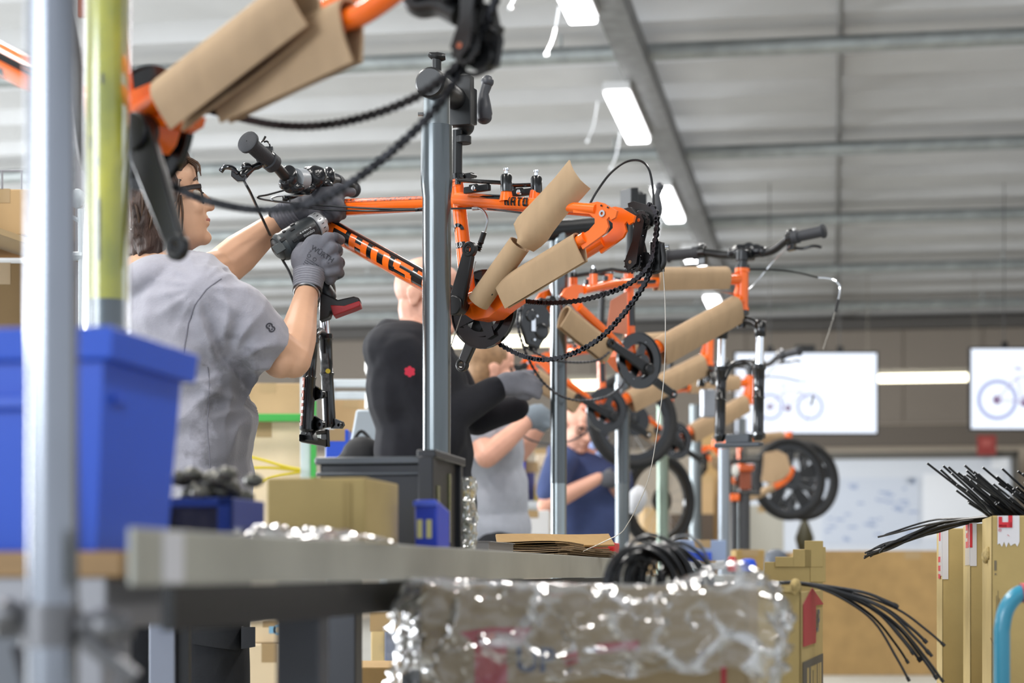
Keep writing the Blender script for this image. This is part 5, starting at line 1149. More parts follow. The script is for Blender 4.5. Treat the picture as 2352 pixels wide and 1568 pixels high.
# man in the navy hoodie
D = 6.35; nk = P(958, 765, D); SRm = P(922, 822, D - .13); ERm = P(988, 985, D - .15); WRm = P(1140, 892, D + .05)
o, q, f, sd = man('bald man in a navy hoodie with a red logo, behind the sharp stand pole', (982, 682), D, (.9, -.40, -.05), 1.06, HOOD, '', [(SRm, ERm, WRm), (P(1010, 850, D + .2), P(1090, 960, D + .25), P(1190, 935, D + .28))], [nk, P(985, 1000, D), P(985, 1200, D)])
m = M(); m.ell(P(940, 815, D), (.14, .20, .11), (f, sd, Z)); m.ell(P(958, 900, D), (.155, .215, .2), (f, sd, Z)); m.ell(P(974, 1040, D), (.152, .20, .22), (f, sd, Z)); m.ell(P(982, 1150, D), (.15, .195, .24), (f, sd, Z)); m.ell(SRm + V((.02, .05, .02)), (.09, .09, .08)); m.ell(lerp(SRm, P(958, 900, D), .5), .14); m.ell(lerp(ERm, P(974, 1000, D), .5), .13)
m.chain([(SRm, .085), (lerp(SRm, ERm, .5), .075), (ERm, .065), (lerp(ERm, WRm, .5), .058), (lerp(ERm, WRm, .97), .046)], 16); m.chain([(P(1010, 850, D + .2), .08), (P(1090, 960, D + .25), .06), (P(1185, 937, D + .28), .044)], 16)
tt = build('hoodie', wrinkle(fuse(m, .009, 6), .009, 9), HOOD, o, smooth=180); tb_ = bvh(M().add([], []) if False else m)
m = M(); m.torus(P(948, 770, D) , V((.25, -.1, 1)), .085, .036, 30, 12); m.ell(P(915, 788, D), (.10, .125, .075), (f, sd, Z)); m.ell(P(935, 800, D), (.13, .15, .07), (f, sd, Z)); build('hood', wrinkle(fuse(m, .009, 14), .008, 14), HOOD, o, smooth=180)
m = M(); c = P(941, 853, D - .26); 
tb_ = bvh(fuse(M().chain([(SRm, .088), (lerp(SRm, ERm, .5), .078)], 16), .01, 2))
vs = [(0, 0)] + [((.017 if k % 3 else .0135) * math.cos(2 * pi * k / 18), (.017 if k % 3 else .0135) * math.sin(2 * pi * k / 18)) for k in range(18)]
m.add([P(941, 853, D - .245) + V((x, .35 * x, y)) for x, y in vs], [(0, 1 + k, 1 + (k + 1) % 18) for k in range(18)]); build('logo', m, mat('logo_red', 'c0213d', .6), tt, smooth=0)
k2 = lambda x, y, dd, r: (P(x, y, D + dd), r)
glove(o, WRm, [[k2(1195, 862, .05, .017), k2(1222, 868, .06, .015), k2(1240, 884, .07, .013)], [k2(1200, 875, .03, .017), k2(1228, 884, .04, .015), k2(1240, 898, .05, .013)], [k2(1195, 890, .03, .016), k2(1222, 900, .03, .014), k2(1236, 910, .04, .012)], [k2(1188, 905, .05, .015), k2(1212, 912, .05, .013)], [k2(1180, 865, .08, .016), k2(1205, 858, .1, .014), k2(1222, 856, .1, .012)]],
      [(P(1168, 882, D + .04), (.05, .032, .04)), (P(1190, 880, D + .04), (.04, .03, .042)), (P(1148, 886, D + .05), (.035, .03, .034))])
legs(o, P(985, 0, D), D, sd, f, TROUS)
# man in the light grey T-shirt
D = 8.0; nk = P(1095, 925, D); S1 = P(1088, 985, D - .20); E1 = P(1118, 1048, D - .30); W1 = P(1212, 968, D - .18)
o, q, f, sd = man('man with light brown hair and beard in a light grey T-shirt, arm raised', (1128, 850), D, (.95, .28, 0), .98, TEE2, '', [(S1, E1, W1), (P(1120, 980, D + .2), P(1190, 1040, D + .25), P(1240, 980, D + .25))], [nk, P(1125, 1060, D), P(1130, 1200, D)])
m = M(); m.ell(P(1100, 960, D), (.14, .19, .09), (f, sd, Z)); m.ell(P(1115, 1040, D), (.15, .19, .2), (f, sd, Z)); m.ell(P(1130, 1140, D), (.15, .18, .2), (f, sd, Z)); m.ell(P(1135, 1215, D), (.15, .18, .14), (f, sd, Z)); m.chain([(S1, .078), (lerp(S1, E1, .28), .074)], 14); m.chain([(P(1120, 980, D + .2), .075), (P(1155, 1010, D + .22), .068)], 14)
tt = build('t_shirt', wrinkle(fuse(m, .010, 6), .012, 8), TEE2, o, smooth=180)
m = M(); fx_, ux_, rx_ = axes(f); m.ell(q(-.02, 0, .045), (.098, .082, .084), (fx_, rx_, ux_)); m.ell(q(-.05, 0, -.01), (.06, .08, .07), (fx_, rx_, ux_)); build('hair', fuse(m, .008, 3), HAIRL, o, smooth=180)
m = M(); m.ell(q(.035, 0, -.085), (.052, .055, .042), (fx_, rx_, ux_)); build('beard', fuse(m, .008, 3), mat('beard', '9c7355', .8), o, smooth=180)
for s_ in (-1, 1): m = M(); m.ell(q(.074, s_ * .031, 0), .011); build('eye', m, mat('eye_dark', '4a3a30', .3), o)
m = M(); m.add([P(1107, 985, D - .29) + V((x, .3 * x, y)) for x, y in [(0, 0)] + [(.02 * math.cos(a), .02 * math.sin(a)) for a in [2 * pi * k / 12 for k in range(12)]]], [(0, 1 + k, 1 + (k + 1) % 12) for k in range(12)]); build('logo', m, mat('logo_pink', 'c0606c', .6), tt, smooth=0)
k2 = lambda x, y, dd, r: (P(x, y, D + dd - .22), r)
glove(o, W1, [[k2(1245, 940, .05, .018), k2(1258, 948, .06, .016), k2(1264, 962, .07, .014)], [k2(1246, 955, .03, .018), k2(1260, 966, .04, .016)], [k2(1242, 968, .03, .017), k2(1256, 978, .03, .015)], [k2(1236, 978, .05, .016), k2(1248, 986, .05, .014)], [k2(1228, 944, .08, .017), k2(1242, 934, .1, .015)]],
      [(P(1232, 956, D - .18), (.05, .035, .05)), (P(1218, 966, D - .17), (.036, .032, .036))], mat('glove_grey_green', '75808a', .8))
legs(o, P(1130, 0, D), D, sd, f, TROUS)
# man in the navy shirt, looking down
D = 10.2; nk = P(1345, 1022, D); S1 = P(1290, 1060, D - .2); E1 = P(1255, 1160, D - .25); W1 = P(1375, 1098, D - .3)
o, q, f, sd = man('man in a navy shirt with glasses looking down behind the second stand pole', (1332, 974), D - .1, (.40, -.80, -.42), 1.12, NAVY, '', [(S1, E1, W1), (P(1405, 1060, D + .1), P(1430, 1140, D), P(1405, 1100, D - .2))], [nk, P(1355, 1120, D), P(1355, 1230, D)], up=V((.25, -.3, 1)))
m = M(); m.ell(P(1348, 1050, D), (.14, .23, .09), (f.normalized(), sd, Z)); m.ell(P(1352, 1120, D), (.15, .22, .2), (V((f.x, f.y, 0)).normalized(), sd, Z)); m.ell(P(1355, 1210, D), (.15, .21, .22), (V((f.x, f.y, 0)).normalized(), sd, Z)); m.chain([(S1, .085), (lerp(S1, E1, .7), .075)], 14); m.chain([(P(1405, 1060, D + .1), .085), (P(1425, 1120, D + .03), .07)], 14)
tt = build('shirt', wrinkle(fuse(m, .010, 6), .012, 8), NAVY, o, smooth=180)
m = M(); fx_, ux_, rx_ = axes(V(f), V((.25, -.3, 1))); m.ell(q(-.02, 0, .05), (.098, .082, .084), (fx_, rx_, ux_)); m.ell(q(-.055, 0, 0), (.06, .08, .07), (fx_, rx_, ux_)); build('hair', fuse(m, .009, 3), mat('hair_sandy', '7b6245', .7), o, smooth=180)
m = M()
for s_ in (-1, 1): m.tube([q(.086 - .004 * math.cos(a), s_ * .034 + .026 * math.cos(a), .018 * math.sin(a)) for a in [2 * pi * k / 16 for k in range(16)]], .0035, 6, closed=True)
m.tube([q(.09, -.01, .004), q(.09, .01, .004)], .003, 6); build('glasses', m, BLKPLASTIC, o)
for s_ in (-1, 1): m = M(); m.ell(q(.074, s_ * .031, 0), .011); build('eye', m, mat('eye_dark', '4a3a30', .3), o)
m = M()
for x, y in ((1372, 1005), (1388, 1020)): m.tube(spl([P(x, y - 20, D - .26), P(x - 2, y, D - .27), P(x - 14, y + 25, D - .27)], 4), .018, 8, e=(1, .4))
build('shirt_trim', m, mat('trim_blue', '93a5d6', .7), tt)
k2 = lambda x, y, dd, r: (P(x, y, D + dd), r)
glove(o, W1, [[k2(1402, 1092, -.3, .018), k2(1414, 1090, -.28, .016)], [k2(1402, 1100, -.31, .018), k2(1416, 1100, -.29, .016)], [k2(1400, 1108, -.31, .017), k2(1412, 1110, -.29, .015)], [k2(1396, 1112, -.3, .016), k2(1406, 1117, -.28, .014)], [k2(1392, 1088, -.28, .017), k2(1402, 1080, -.26, .015)]], [(P(1392, 1100, D - .3), (.04, .03, .04))], mat('glove_dark', '55575e', .8))
legs(o, P(1355, 0, D), D, sd, V((f.x, f.y, 0)).normalized(), mat('trousers_navy', '2a3350', .9))
# ================================================================== benches
MET = mat('bench_metal', 'a3a39b', .42, .3, var=.12, vs=5, stretch=(1, 1, 1), bump=.03, bs=40); DARK = mat('bench_black', '131417', .5); LEG = mat('leg_grey', '868c9b', .45, .2)
ZT = H + .038; bF = -.580
t = thing('work_bench', 'long grey metal work bench with black apron running away to the right', 'bench', HP(3.6, -.72, 0), -TH)
m = M(); m.hbox(HP(1.59, bF - .006, ZT - .049), 4.05, .006, .049); m.hbox(HP(2.4, bF - .28, ZT - .012), 3.24, .274, .012); build('bench_top', m, MET, t, smooth=0, bevel=.0015)
m = M(); m.hbox(HP(1.66, bF - .0052, ZT - .047), .055, .006, .045); build('edge_sticker', m, mat('sticker_grey', 'c9c9cf', .4), t, smooth=0)
m = M(); m.hbox(HP(1.80, bF - .05, H - .055), 3.77, .012, .042); build('apron', m, DARK, t, smooth=0)
for a in (2.36, 4.9):
    m = M(); m.hbox(HP(a, bF - .10, 0), .05, .055, ZT - .05); build('leg', m, mat('leg_dark', '44464c', .45, .2), t, smooth=0, bevel=.003)
    m = M(); m.hbox(HP(a + .92 if a < 3 else a, bF - .275, 0), .05, .05, ZT - .05); build('leg', m, mat('leg_dark', '44464c', .45, .2), t, smooth=0, bevel=.003)
t = thing('assembly_bench', 'second bench with grey legs standing behind the metal bench', 'bench', P(560, HY, 3.7) * V((1, 1, 0)) if False else V((P(560, 0, 3.7).x, 3.7, 0)))
for x0, x1, D in ((342, 402, 3.55), (665, 728, 3.55)):
    m = M(); a, b = P(x0, 0, D).x, P(x1, 0, D).x; m.box((a, D, 0), (b, D + .05, H - .06)); build('leg', m, LEG, t, smooth=0, bevel=.003)
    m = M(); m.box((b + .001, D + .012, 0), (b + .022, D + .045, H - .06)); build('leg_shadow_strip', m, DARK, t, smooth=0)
m = M(); m.box((P(330, 0, 3.55).x, 3.53, H - .058), (P(740, 0, 3.55).x, 3.86, H - .03)); build('bench_top', m, DARK, t, smooth=0)
t = thing('far_bench', 'far bench carrying small red, blue and carton items', 'bench', HP(8.4, -.6, 0), -TH)
m = M(); m.hbox(HP(6.4, -.86, H - .05), 2.75, .5, .04); build('bench_top', m, MET, t, smooth=0)
for a, b in ((6.5, -.84), (6.5, -.42), (9.05, -.84), (9.05, -.42)): m = M(); m.hbox(HP(a, b, 0), .05, .05, H - .05); build('leg', m, LEG, t, smooth=0)
# ------------------------------------------------------------------ boxes
def carton(name, label, corner, la, lb, h, mt, a=None, b=None, open_top=False, cat='box', group=None, t=.005, flaps=(), prints=None, tape=False):
    a = a or A; b = b or B; o = thing(name, label, cat, corner + a * la / 2 + b * lb / 2, 0, group); m = M()
    if open_top:
        for c, u, v in ((corner, a * la, b * t), (corner + b * (lb - t), a * la, b * t), (corner, a * t, b * lb), (corner + a * (la - t), a * t, b * lb)): m.obox(c + u / 2 + v / 2 + Z * h / 2, u / 2, v / 2, Z * h / 2)
        m.obox(corner + a * la / 2 + b * lb / 2 + Z * t / 2, a * la / 2, b * lb / 2, Z * t / 2)
    else: m.obox(corner + a * la / 2 + b * lb / 2 + Z * h / 2, a * la / 2, b * lb / 2, Z * h / 2)
    build('walls', m, mt, o, smooth=0, bevel=.0025)
    if tape:
        m = M(); m.obox(corner + b * lb / 2 + Z * h * .86 - a * .0006, a * .0006, b * .024, Z * h * .14); m.obox(corner + b * lb / 2 + a * la / 2 + Z * (h + .0006), a * la / 2, b * .024, Z * .0006); build('tape', m, mat('tape_tan', 'b29b6a', .25), o, smooth=0)
    return o
c = HP(2.746, -.66 - .144, ZT); o = carton('carton', 'small plain yellow-brown carton standing on the metal bench', c, .215, .144, .097, KRAFT2)
m = M(); m.obox(c + A * -.0008 + B * .118 + Z * .05, A * .0006, B * .006, Z * .04); build('crease', m, mat('carton_mark', '9d8752', .7), o, smooth=0); m = M(); m.obox(c + B * .03 + A * -.0008 + Z * .02, A * .0005, B * .018, Z * .008); build('tape', m, mat('carton_mark', '9d8752', .7), o, smooth=0)
m = M(); m.obox(c + A * .1 + B * .072 + Z * .0975, A * .107, B * .001, Z * .0006); build('lid_seam', m, FLUTE, o, smooth=0)
# black open crate
BC = mat('crate_black', '131417', .35, var=.2, vs=12); c = HP(3.26, -.862, ZT); t = thing('black_crate', 'black plastic crate with a tall frame at its right end on the metal bench', 'crate', c + A * .1 + B * .1, 0)
m = M()
for cc, u, v in ((c, A * .006, B * .19), (c + A * .25, A * .006, B * .19), (c, A * .25, B * .006)): m.obox(cc + u / 2 + v / 2 + Z * .072, u / 2, v / 2, Z * .072)
m.obox(c + A * .125 + B * .095 + Z * .003, A * .125, B * .095, Z * .003); build('walls', m, BC, t, smooth=0, bevel=.002)
m = M(); m.obox(c + B * .095 + Z * .150 - A * .004, A * .008, B * .1, Z * .006); m.obox(c + B * .095 + Z * .128 - A * .004, A * .004, B * .1, Z * .003); m.obox(c + A * .125 + Z * .150, A * .13, B * .008, Z * .006); build('rim', m, mat('crate_rim', '4a4e52', .3), t, bevel=.002)
e = c + B * .186
m = M(); m.obox(e + Z * .078 - A * .01, A * .012, B * .013, Z * .078); m.obox(e + A * .24 + Z * .08, A * .012, B * .012, Z * .08); m.obox(e + A * .12 + Z * .16, A * .135, B * .016, Z * .007); m.obox(e + A * .12 + Z * .08, A * .11, B * .004, Z * .075); build('end_frame', m, BC, t, bevel=.002)
m = M(); m.obox(e + A * .06 + B * .0055 + Z * .06, A * .012, B * .001, Z * .05); build('end_reflection', m, mat('reflection_olive', '8a8a62', .2, .5), t); m = M(); m.obox(e + A * .16 + B * .0055 + Z * .075, A * .008, B * .001, Z * .06); build('end_reflection', m, mat('reflection_olive', '8a8a62', .2, .5), t)  # olive strips painted on as yellowish reflections in the black frame
# small blue bin with label slots, wrapped part, plate
c = HP(2.93, -.628, ZT); t = thing('storage_bin', 'narrow blue bin with two yellowish labels between carton and black crate', 'bin', c, 0)
m = M(); a_ = [(0, 0), (.10, 0), (.10, .058), (.0, .072)]; 
m.prism([c + A * x + Z * y for x, y in a_], B * .034); build('walls', m, mat('bin_blue', '1f3fc4', .35), t, bevel=.003)
m = M()
for b in (.008, .022): m.obox(c + B * b + Z * .028 - A * .001, A * .001, B * .004, Z * .014)
build('label', m, mat('label_yellow_pale', 'd8d694', .4), t, smooth=0)
m = M(); m.obox(c + B * .017 + Z * .066 - A * .002, A * .004, B * .018, Z * .004); build('rim', m, mat('bin_blue_light', '4a63d8', .35), t)
c = HP(3.52, -.690, ZT); t = thing('wrapped_part', 'part wrapped in crinkled clear plastic right of the black crate', 'package', c, 0)
m = M(); m.hbox(c + A * .012 + B * .010, .05, .020, .11); build('part', m, mat('part_olive', '6d6e5c', .3, .5), t, bevel=.006)
m = M(); rows = []
for i in range(22):
    z_ = .135 * i / 21; row = []
    for j in range(24):
        a = 2 * pi * j / 23; p = c + A * (.037 + .037 * math.cos(a)) + B * (.020 + .021 * math.sin(a)) + Z * z_
        row.append(p + V((noise.noise(p * 45), noise.noise(p * 45 + V((3, 3, 3))), 0)) * .009)
    rows.append(row)
m.sheet(rows); build('plastic_wrap', m, film('film_crinkle', (.93, .94, .88), .16, .7, .12, .6, 50), t, smooth=180)
c = HP(3.82, -.742, ZT); m = M(); m.hbox(c, .30, .07, .022); m.hbox(c + Z * .022 - A * .002, .302, .074, .0015); build('metal_tray', m, mat('tray_grey', '83807f', .35, .5), label='flat grey metal tray left of the cardboard sheets', cat='tray', bevel=.001)
m = M(); m.hbox(HP(5.30, -.70, ZT), .12, .11, .043); build('red_box', m, mat('box_red', 'c81e22', .4), label='small red box behind the cardboard sheets at the bench end', cat='box', bevel=.003)
# dark blue bin with window, at the left of the bench
c = HP(2.45, -.858, ZT); t = thing('storage_bin', 'small blue bin with a dark front window right of the big blue crate', 'bin', c, 0)
BB = mat('bin_blue_dark', '1f3a86', .4); m = M(); w_ = .095; h_ = .058
for cc, u, v in ((c, B * w_, Z * .012), (c + Z * (h_ - .012), B * w_, Z * .012), (c, B * .010, Z * h_), (c + B * (w_ - .020), B * .020, Z * h_)): m.obox(cc + u / 2 + v / 2 + A * .004, u / 2, v / 2, A * .004)
m.hbox(c + A * .14, .006, w_, h_); m.hbox(c, .14, .005, h_); m.hbox(c + B * (w_ - .005), .14, .005, h_); m.hbox(c, .14, w_, .005); build('walls', m, BB, t, smooth=0, bevel=.0015)
m = M(); m.hbox(c + A * .012 + B * .008 + Z * .010, .006, w_ - .026, h_ - .02); build('window', m, mat('window_dark', '3a3836', .3, var=.3, vs=60), t, smooth=0)
RN = random.Random(11); cc = c + Z * h_
m = M()
for i in range(26): m.ell(cc + A * RN.uniform(.01, .13) + B * RN.uniform(.01, w_ - .01) + Z * RN.uniform(.005, .032), (.014, .014, .010), None, 8, 6)
build('metal_fittings', m, mat('fitting_dark', '5d5c55', .4, .6, var=.4, vs=90), t, kind='stuff')
# crumpled clear bag lying on the bench
m = M(); rows = []; c = HP(2.36, -.80, ZT)
for i in range(40):
    row = []
    for j in range(30):
        u, v = i / 39, j / 29; p = c + A * (.02 + .22 * v) + B * (.225 * u); e = math.sin(pi * u) ** .6 * math.sin(pi * v) ** .6
        row.append(p + Z * (.003 + e * (.018 + .016 * noise.noise(p * 24) + .010 * noise.noise(p * 60)) * (1.1 - .4 * u)))
    rows.append(row)
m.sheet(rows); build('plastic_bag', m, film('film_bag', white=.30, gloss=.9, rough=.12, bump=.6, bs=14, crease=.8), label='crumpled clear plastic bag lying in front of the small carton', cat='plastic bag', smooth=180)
# ---- stack of cardboard sheets
def csheet(a0, b0, z, la, lb, label, tilt=0., bow=0., mt=KRAFT, flute=True, skew=0.):
    t = thing('cardboard_sheet', label, 'cardboard', HP(a0, b0, z), 0, 'cardboard sheets on the bench'); rows = []
    f = lambda u, v: HP(a0 + la * v + skew * u, b0 + lb * u, z + tilt * v + bow * math.sin(pi * u) + .0015 * math.sin(5 * u + 20 * z + 6 * v) - max(0, v - .9) * .10 * (1 if flute else 0))
    for i in range(13): rows.append([f(i / 12, j / 5) for j in range(6)])
    m = M(); m.sheet(rows, .0009); m.sheet([[p + Z * .0038 for p in r] for r in rows], .0009); build('liner', m, mt, t, smooth=60)
    m = M(); n = 90; top = []
    for k in range(n * 2):
        u = k / (n * 2 - 1); p = f(1, u) + B * .0004; top.append([p + Z * (.0004 if k % 2 else .0030), p + Z * (.0004 if k % 2 else .0030) - B * .03])
    m.sheet(top, .0005); build('fluting', m, FLUTE, t, smooth=0); return t
zz = ZT
labs = ['bottom card sheet of the stack, its fluted edge curling down at the right', 'second card sheet from the bottom of the stack', 'third card sheet from the bottom of the stack', 'fourth card sheet from the bottom, fluted edge in view']
for i in range(4): csheet(4.5 + .03 * (i % 2), -.772 + .004 * i, zz + .0048 * i, .92, .176, labs[i], skew=-.10)
csheet(4.5, -.775, zz + .021, .85, .172, 'fifth card sheet, long pale front edge below the topmost ones', flute=False, mt=mat('kraft_mid', 'a98d63', .8))
csheet(4.48, -.775, zz + .027, .80, .17, 'second topmost card sheet, slightly bowed', bow=.004, flute=False, mt=mat('kraft_mid', 'a98d63', .8))
p0, p1 = P(1139, 1226, 4.62), P(1398, 1226, 5.0); q0, q1 = P(1143, 1249, 4.52), P(1412, 1251, 4.90)
t = thing('cardboard_sheet', 'topmost card sheet tipped up, its broad face towards the camera', 'cardboard', (q0 + q1) / 2, 0, 'cardboard sheets on the bench')
m = M(); m.sheet([[lerp(lerp(q0, p0, i / 4), lerp(q1, p1, i / 4), j / 8) + Z * (.001 * math.sin(j * .9)) for j in range(9)] for i in range(5)], .004); build('liner', m, mat('kraft_top', 'a5834f', .8, var=.05, vs=40), t)
# ------------------------------------------------------------------ blue crate on a wooden-topped cart
CB = mat('crate_blue', '1450c8', .38, var=.04, vs=5); cx = P(240, 1265, 1.93); a0 = cx.dot(A); b0 = cx.dot(B); zc = cx.z; hc = .2155
t = thing('blue_crate', 'big blue plastic crate at the left, out of focus', 'crate', cx, 0); w = .56; dp = .235
m = M(); tp = .02
def wall4(z0, z1, o0, o1, th):
    """tapered walls from z0 to z1 with outward offsets o0, o1"""
    def rect(z, o): return [HP(a0 - o, b0 + o, zc + z), HP(a0 + dp + o, b0 + o, zc + z), HP(a0 + dp + o, b0 - w - o, zc + z), HP(a0 - o, b0 - w - o, zc + z)]
    lo, hi = rect(z0, o0), rect(z1, o1); lo2, hi2 = rect(z0, o0 - th), rect(z1, o1 - th)
    for i in range(4):
        j = (i + 1) % 4; m.add([lo[i], lo[j], hi[j], hi[i], lo2[i], lo2[j], hi2[j], hi2[i]], [(0, 1, 2, 3), (7, 6, 5, 4), (3, 2, 6, 7), (0, 4, 5, 1)])
wall4(0, hc - .004, -.014, .0, .004); m.add([HP(a0 + .012, b0 - .012, zc + .003), HP(a0 + dp - .012, b0 - .012, zc + .003), HP(a0 + dp - .012, b0 - w + .012, zc + .003), HP(a0 + .012, b0 - w + .012, zc + .003)], [(0, 1, 2, 3)])
wc = build('walls', m, CB, t, smooth=30)
m = M(); wall4(hc - .030, hc, .010, .013, .013); wall4(hc - .002, hc + .001, .013, .013, .017); build('rim', m, CB, t, smooth=30, bevel=.003)
m = M()
for b in (-.14, -.28, -.42): m.obox(HP(a0 + .002, b0 + b, zc + .1), A * .006, B * .006, Z * .085)
m.obox(HP(a0 + .002, b0 - .05, zc + .09), A * .007, B * .010, Z * .088); m.obox(HP(a0 - .0, b0 - .28, zc + .145), A * .008, B * .22, Z * .006); build('ribs', m, CB, t, smooth=0, bevel=.002)
m = M(); m.obox(HP(a0 + .05, b0 - .002, zc + .15), A * .02, B * .002, Z * .003); build('embossing', m, CB, t)
zt = zc - .0005
t = thing('trolley', 'wooden-topped trolley with grey frame under the big blue crate', 'trolley', HP(a0 + .2, b0 - .3, 0), 0)
m = M(); m.hbox(HP(a0 - .02, b0 - .70, zt - .025), .50, .725, .025); build('wooden_top', m, mat('plywood', '9b7a50', .6, var=.15, vs=8, stretch=(1, 1, 8)), t, smooth=0, bevel=.002)
GF = mat('frame_grey_light', '8f8f94', .45, .3)
m = M(); m.hbox(HP(a0 - .02, b0 - .66, zt - .075), .48, .03, .05); m.hbox(HP(a0 - .02, b0 - .02, zt - .075), .48, .03, .05); m.hbox(HP(a0 - .018, b0 - .66, zt - .075), .03, .64, .05); build('rails', m, GF, t, smooth=0, bevel=.003)
for da, db in ((-.02, -.02), (-.02, -.66), (.30, -.12), (.30, -.66)): m = M(); m.hbox(HP(a0 + da, b0 + db, .08), .032, .026, zt - .15); build('leg', m, GF, t, smooth=0, bevel=.003); m = M(); m.lathe([(-.014, .02), (-.014, .038), (.014, .038), (.014, .02)], HP(a0 + da + .016, b0 + db + .013, .04), B, 16); build('castor', m, RUBBER, t)
m = M(); m.hbox(HP(a0 - .02, b0 - .11, .20), .012, .085, zt - .28); build('side_plate', m, mat('plate_grey', '63666c', .45, .3), t, smooth=0, bevel=.004)
m = M(); m.tube([HP(a0 - .03, b0 - .075, zt - .09), HP(a0 - .03, b0 - .045, zt - .20)], .009, 8); m.tube([HP(a0 - .03, b0 - .14, zt - .19), HP(a0 - .03, b0 - .06, zt - .25)], .010, 8); build('brace', m, mat('brace_dark', '34343a', .5), t)
m = M(); m.hbox(HP(a0 + .0, b0 - .66, .30), .42, .64, .02); build('lower_shelf', m, mat('shelf_dark', '2c2d31', .5), t, smooth=0)
# ------------------------------------------------------------------ carton lined with a clear bag, coils of cable
ca = P(965, 1345, 2.72); la, lb = .34, .445; hC = ca.z; c0 = V((ca.x, ca.y, 0))
t = carton('carton', 'large bag-lined carton with red arrow and UP print before the bench', c0, la, lb, hC, mat('carton_brown', '93805f', .8, var=.06, vs=10), open_top=True)
def face(px, py, lift=.0015):
    """point on the carton's front face seen at px, py"""
    d = V(((px - CX) / F, 1, (HY - py) / F)); s = (c0 - A * lift - V((0, 0, H))).dot(A) / d.dot(A); return V((0, 0, H)) + d * s
RED = mat('print_red', 'a02a35', .7); NAVYI = mat('print_navy', '3a4560', .7)
m = M()
for poly in ([(1055, 1452), (1125, 1440), (1222, 1440), (1195, 1478), (1165, 1478), (1165, 1600), (1090, 1600), (1090, 1478)], [(1370, 1478), (1468, 1470), (1466, 1492), (1370, 1500)], [(1656, 1530), (1668, 1530), (1668, 1600), (1656, 1600)], [(1290, 1510), (1325, 1490), (1330, 1520), (1300, 1530)]):
    m.prism([face(*p) for p in poly], A * .0012)
build('red_arrow', m, RED, t, smooth=0)
m = M(); pc = face(1230, 1518, .002); print_text(m, 'UP', .045, pc, B, Z, None, .03, .0008); build('lettering', m, NAVYI, t, smooth=0)
# bag
m = M(); rows = []; RN = random.Random(2)
per = [HP(0, 0, 0)]
cor = [c0, c0 + B * lb, c0 + B * lb + A * la, c0 + A * la]
def rimpt(u):
    u = (u % 1) * 4; i = int(u); return lerp(cor[i], cor[(i + 1) % 4], u - i)
cc = c0 + A * la / 2 + B * lb / 2; NU = 220
for k in range(30):
    s = k / 29; row = []
    for i in range(NU + 1):
        u = i / NU; p = rimpt(u); o_ = (p - cc); o_.z = 0; o_ = o_.normalized()
        up_ = .006 + .010 * noise.noise(V((u * 9, 1.5, 0)))
        bump_ = .034 * math.exp(-((u - .235) / .028) ** 2) + .012 * math.exp(-((u - .30) / .03) ** 2)
        if s < .25:   # inside the carton
            q = p - o_ * .012 + Z * (hC - .10 + s / .25 * (.10 + up_ + bump_))
        elif s < .36:
            w_ = (s - .25) / .11; q = p - o_ * (.012 - .030 * w_) + Z * (hC + (up_ + bump_) * (1 - .25 * w_))
        else:
            w_ = (s - .36) / .64; ln = (lerp(.165, .095, min(1, u * 4.2)) if u < .3 else .12) + .014 * noise.noise(V((u * 12 + 3, .2, 0))) + .07 * max(0, 1 - abs((u - .27) / .05)) + .05 * max(0, 1 - abs((u - .98) / .06))
            q = p + o_ * (.018 + .012 * math.sin(pi * w_) + .010 * w_) + Z * (hC + (up_ + bump_) * .75 * (1 - w_) ** 2 - ln * w_)
        a_ = min(1, max(.15, (s - .15) * 3)); v = q * 26
        r1 = 1 - abs(noise.noise(v + V((7, 0, 0)))) * 2.2; r2 = noise.noise(q * 60)
        r3 = 1 - abs(noise.noise(V((u * 14 - s * 3, s * 6, 2.)))) * 3
        q = q + o_ * (.012 * max(0, r1) + .008 * r2 + .010 * noise.noise(q * 14) + .014 * max(0, r3) + .004 * noise.noise(q * 120)) * a_ + Z * .007 * noise.noise(q * 35 + V((0, 5, 0))) * a_
        row.append(q)
    rows.append(row)
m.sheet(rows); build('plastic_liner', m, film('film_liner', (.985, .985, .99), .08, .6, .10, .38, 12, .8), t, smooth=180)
# coil of black cable lying in the carton
t = thing('cable_coil', 'thick coil of black cable rising out of the bag-lined carton', 'cable', P(1510, 1345, 2.95)); RN = random.Random(4)
for k in range(30):
    u = k / 29; c = P(1470 + 95 * u + RN.uniform(-8, 8), 1356 - 20 * math.sin(pi * u) + RN.uniform(-5, 6), 2.80 + .16 * u); r = sz(RN.choice((92, 84, 74, 66, 58, 48)) + 8 * math.sin(pi * u) + RN.uniform(-5, 5), 2.95)
    axd = V((.50 + RN.uniform(-.06, .06), -.86, .12 + RN.uniform(-.06, .06))); m = M(); m.torus(c, axd, r, .0029, 56, 8); build('cable_loop', m, WIRE, t)
m = M(); m.tube(spl([P(1520, 1300, 2.97), P(1526, 1262, 2.97), P(1548, 1236, 2.97), P(1580, 1230, 2.96), P(1606, 1248, 2.95), P(1626, 1285, 2.93), P(1637, 1310, 2.9)], 6), .0024, 8); build('cable_loop', m, WIRE, t)
m = M(); m.tube(spl([P(1402, 1335, 2.9), P(1410, 1310, 2.88), P(1432, 1292, 2.87), P(1460, 1292, 2.86), P(1490, 1310, 2.84), P(1520, 1335, 2.84)], 6), .0024, 8); build('cable_loop', m, WIRE, t)
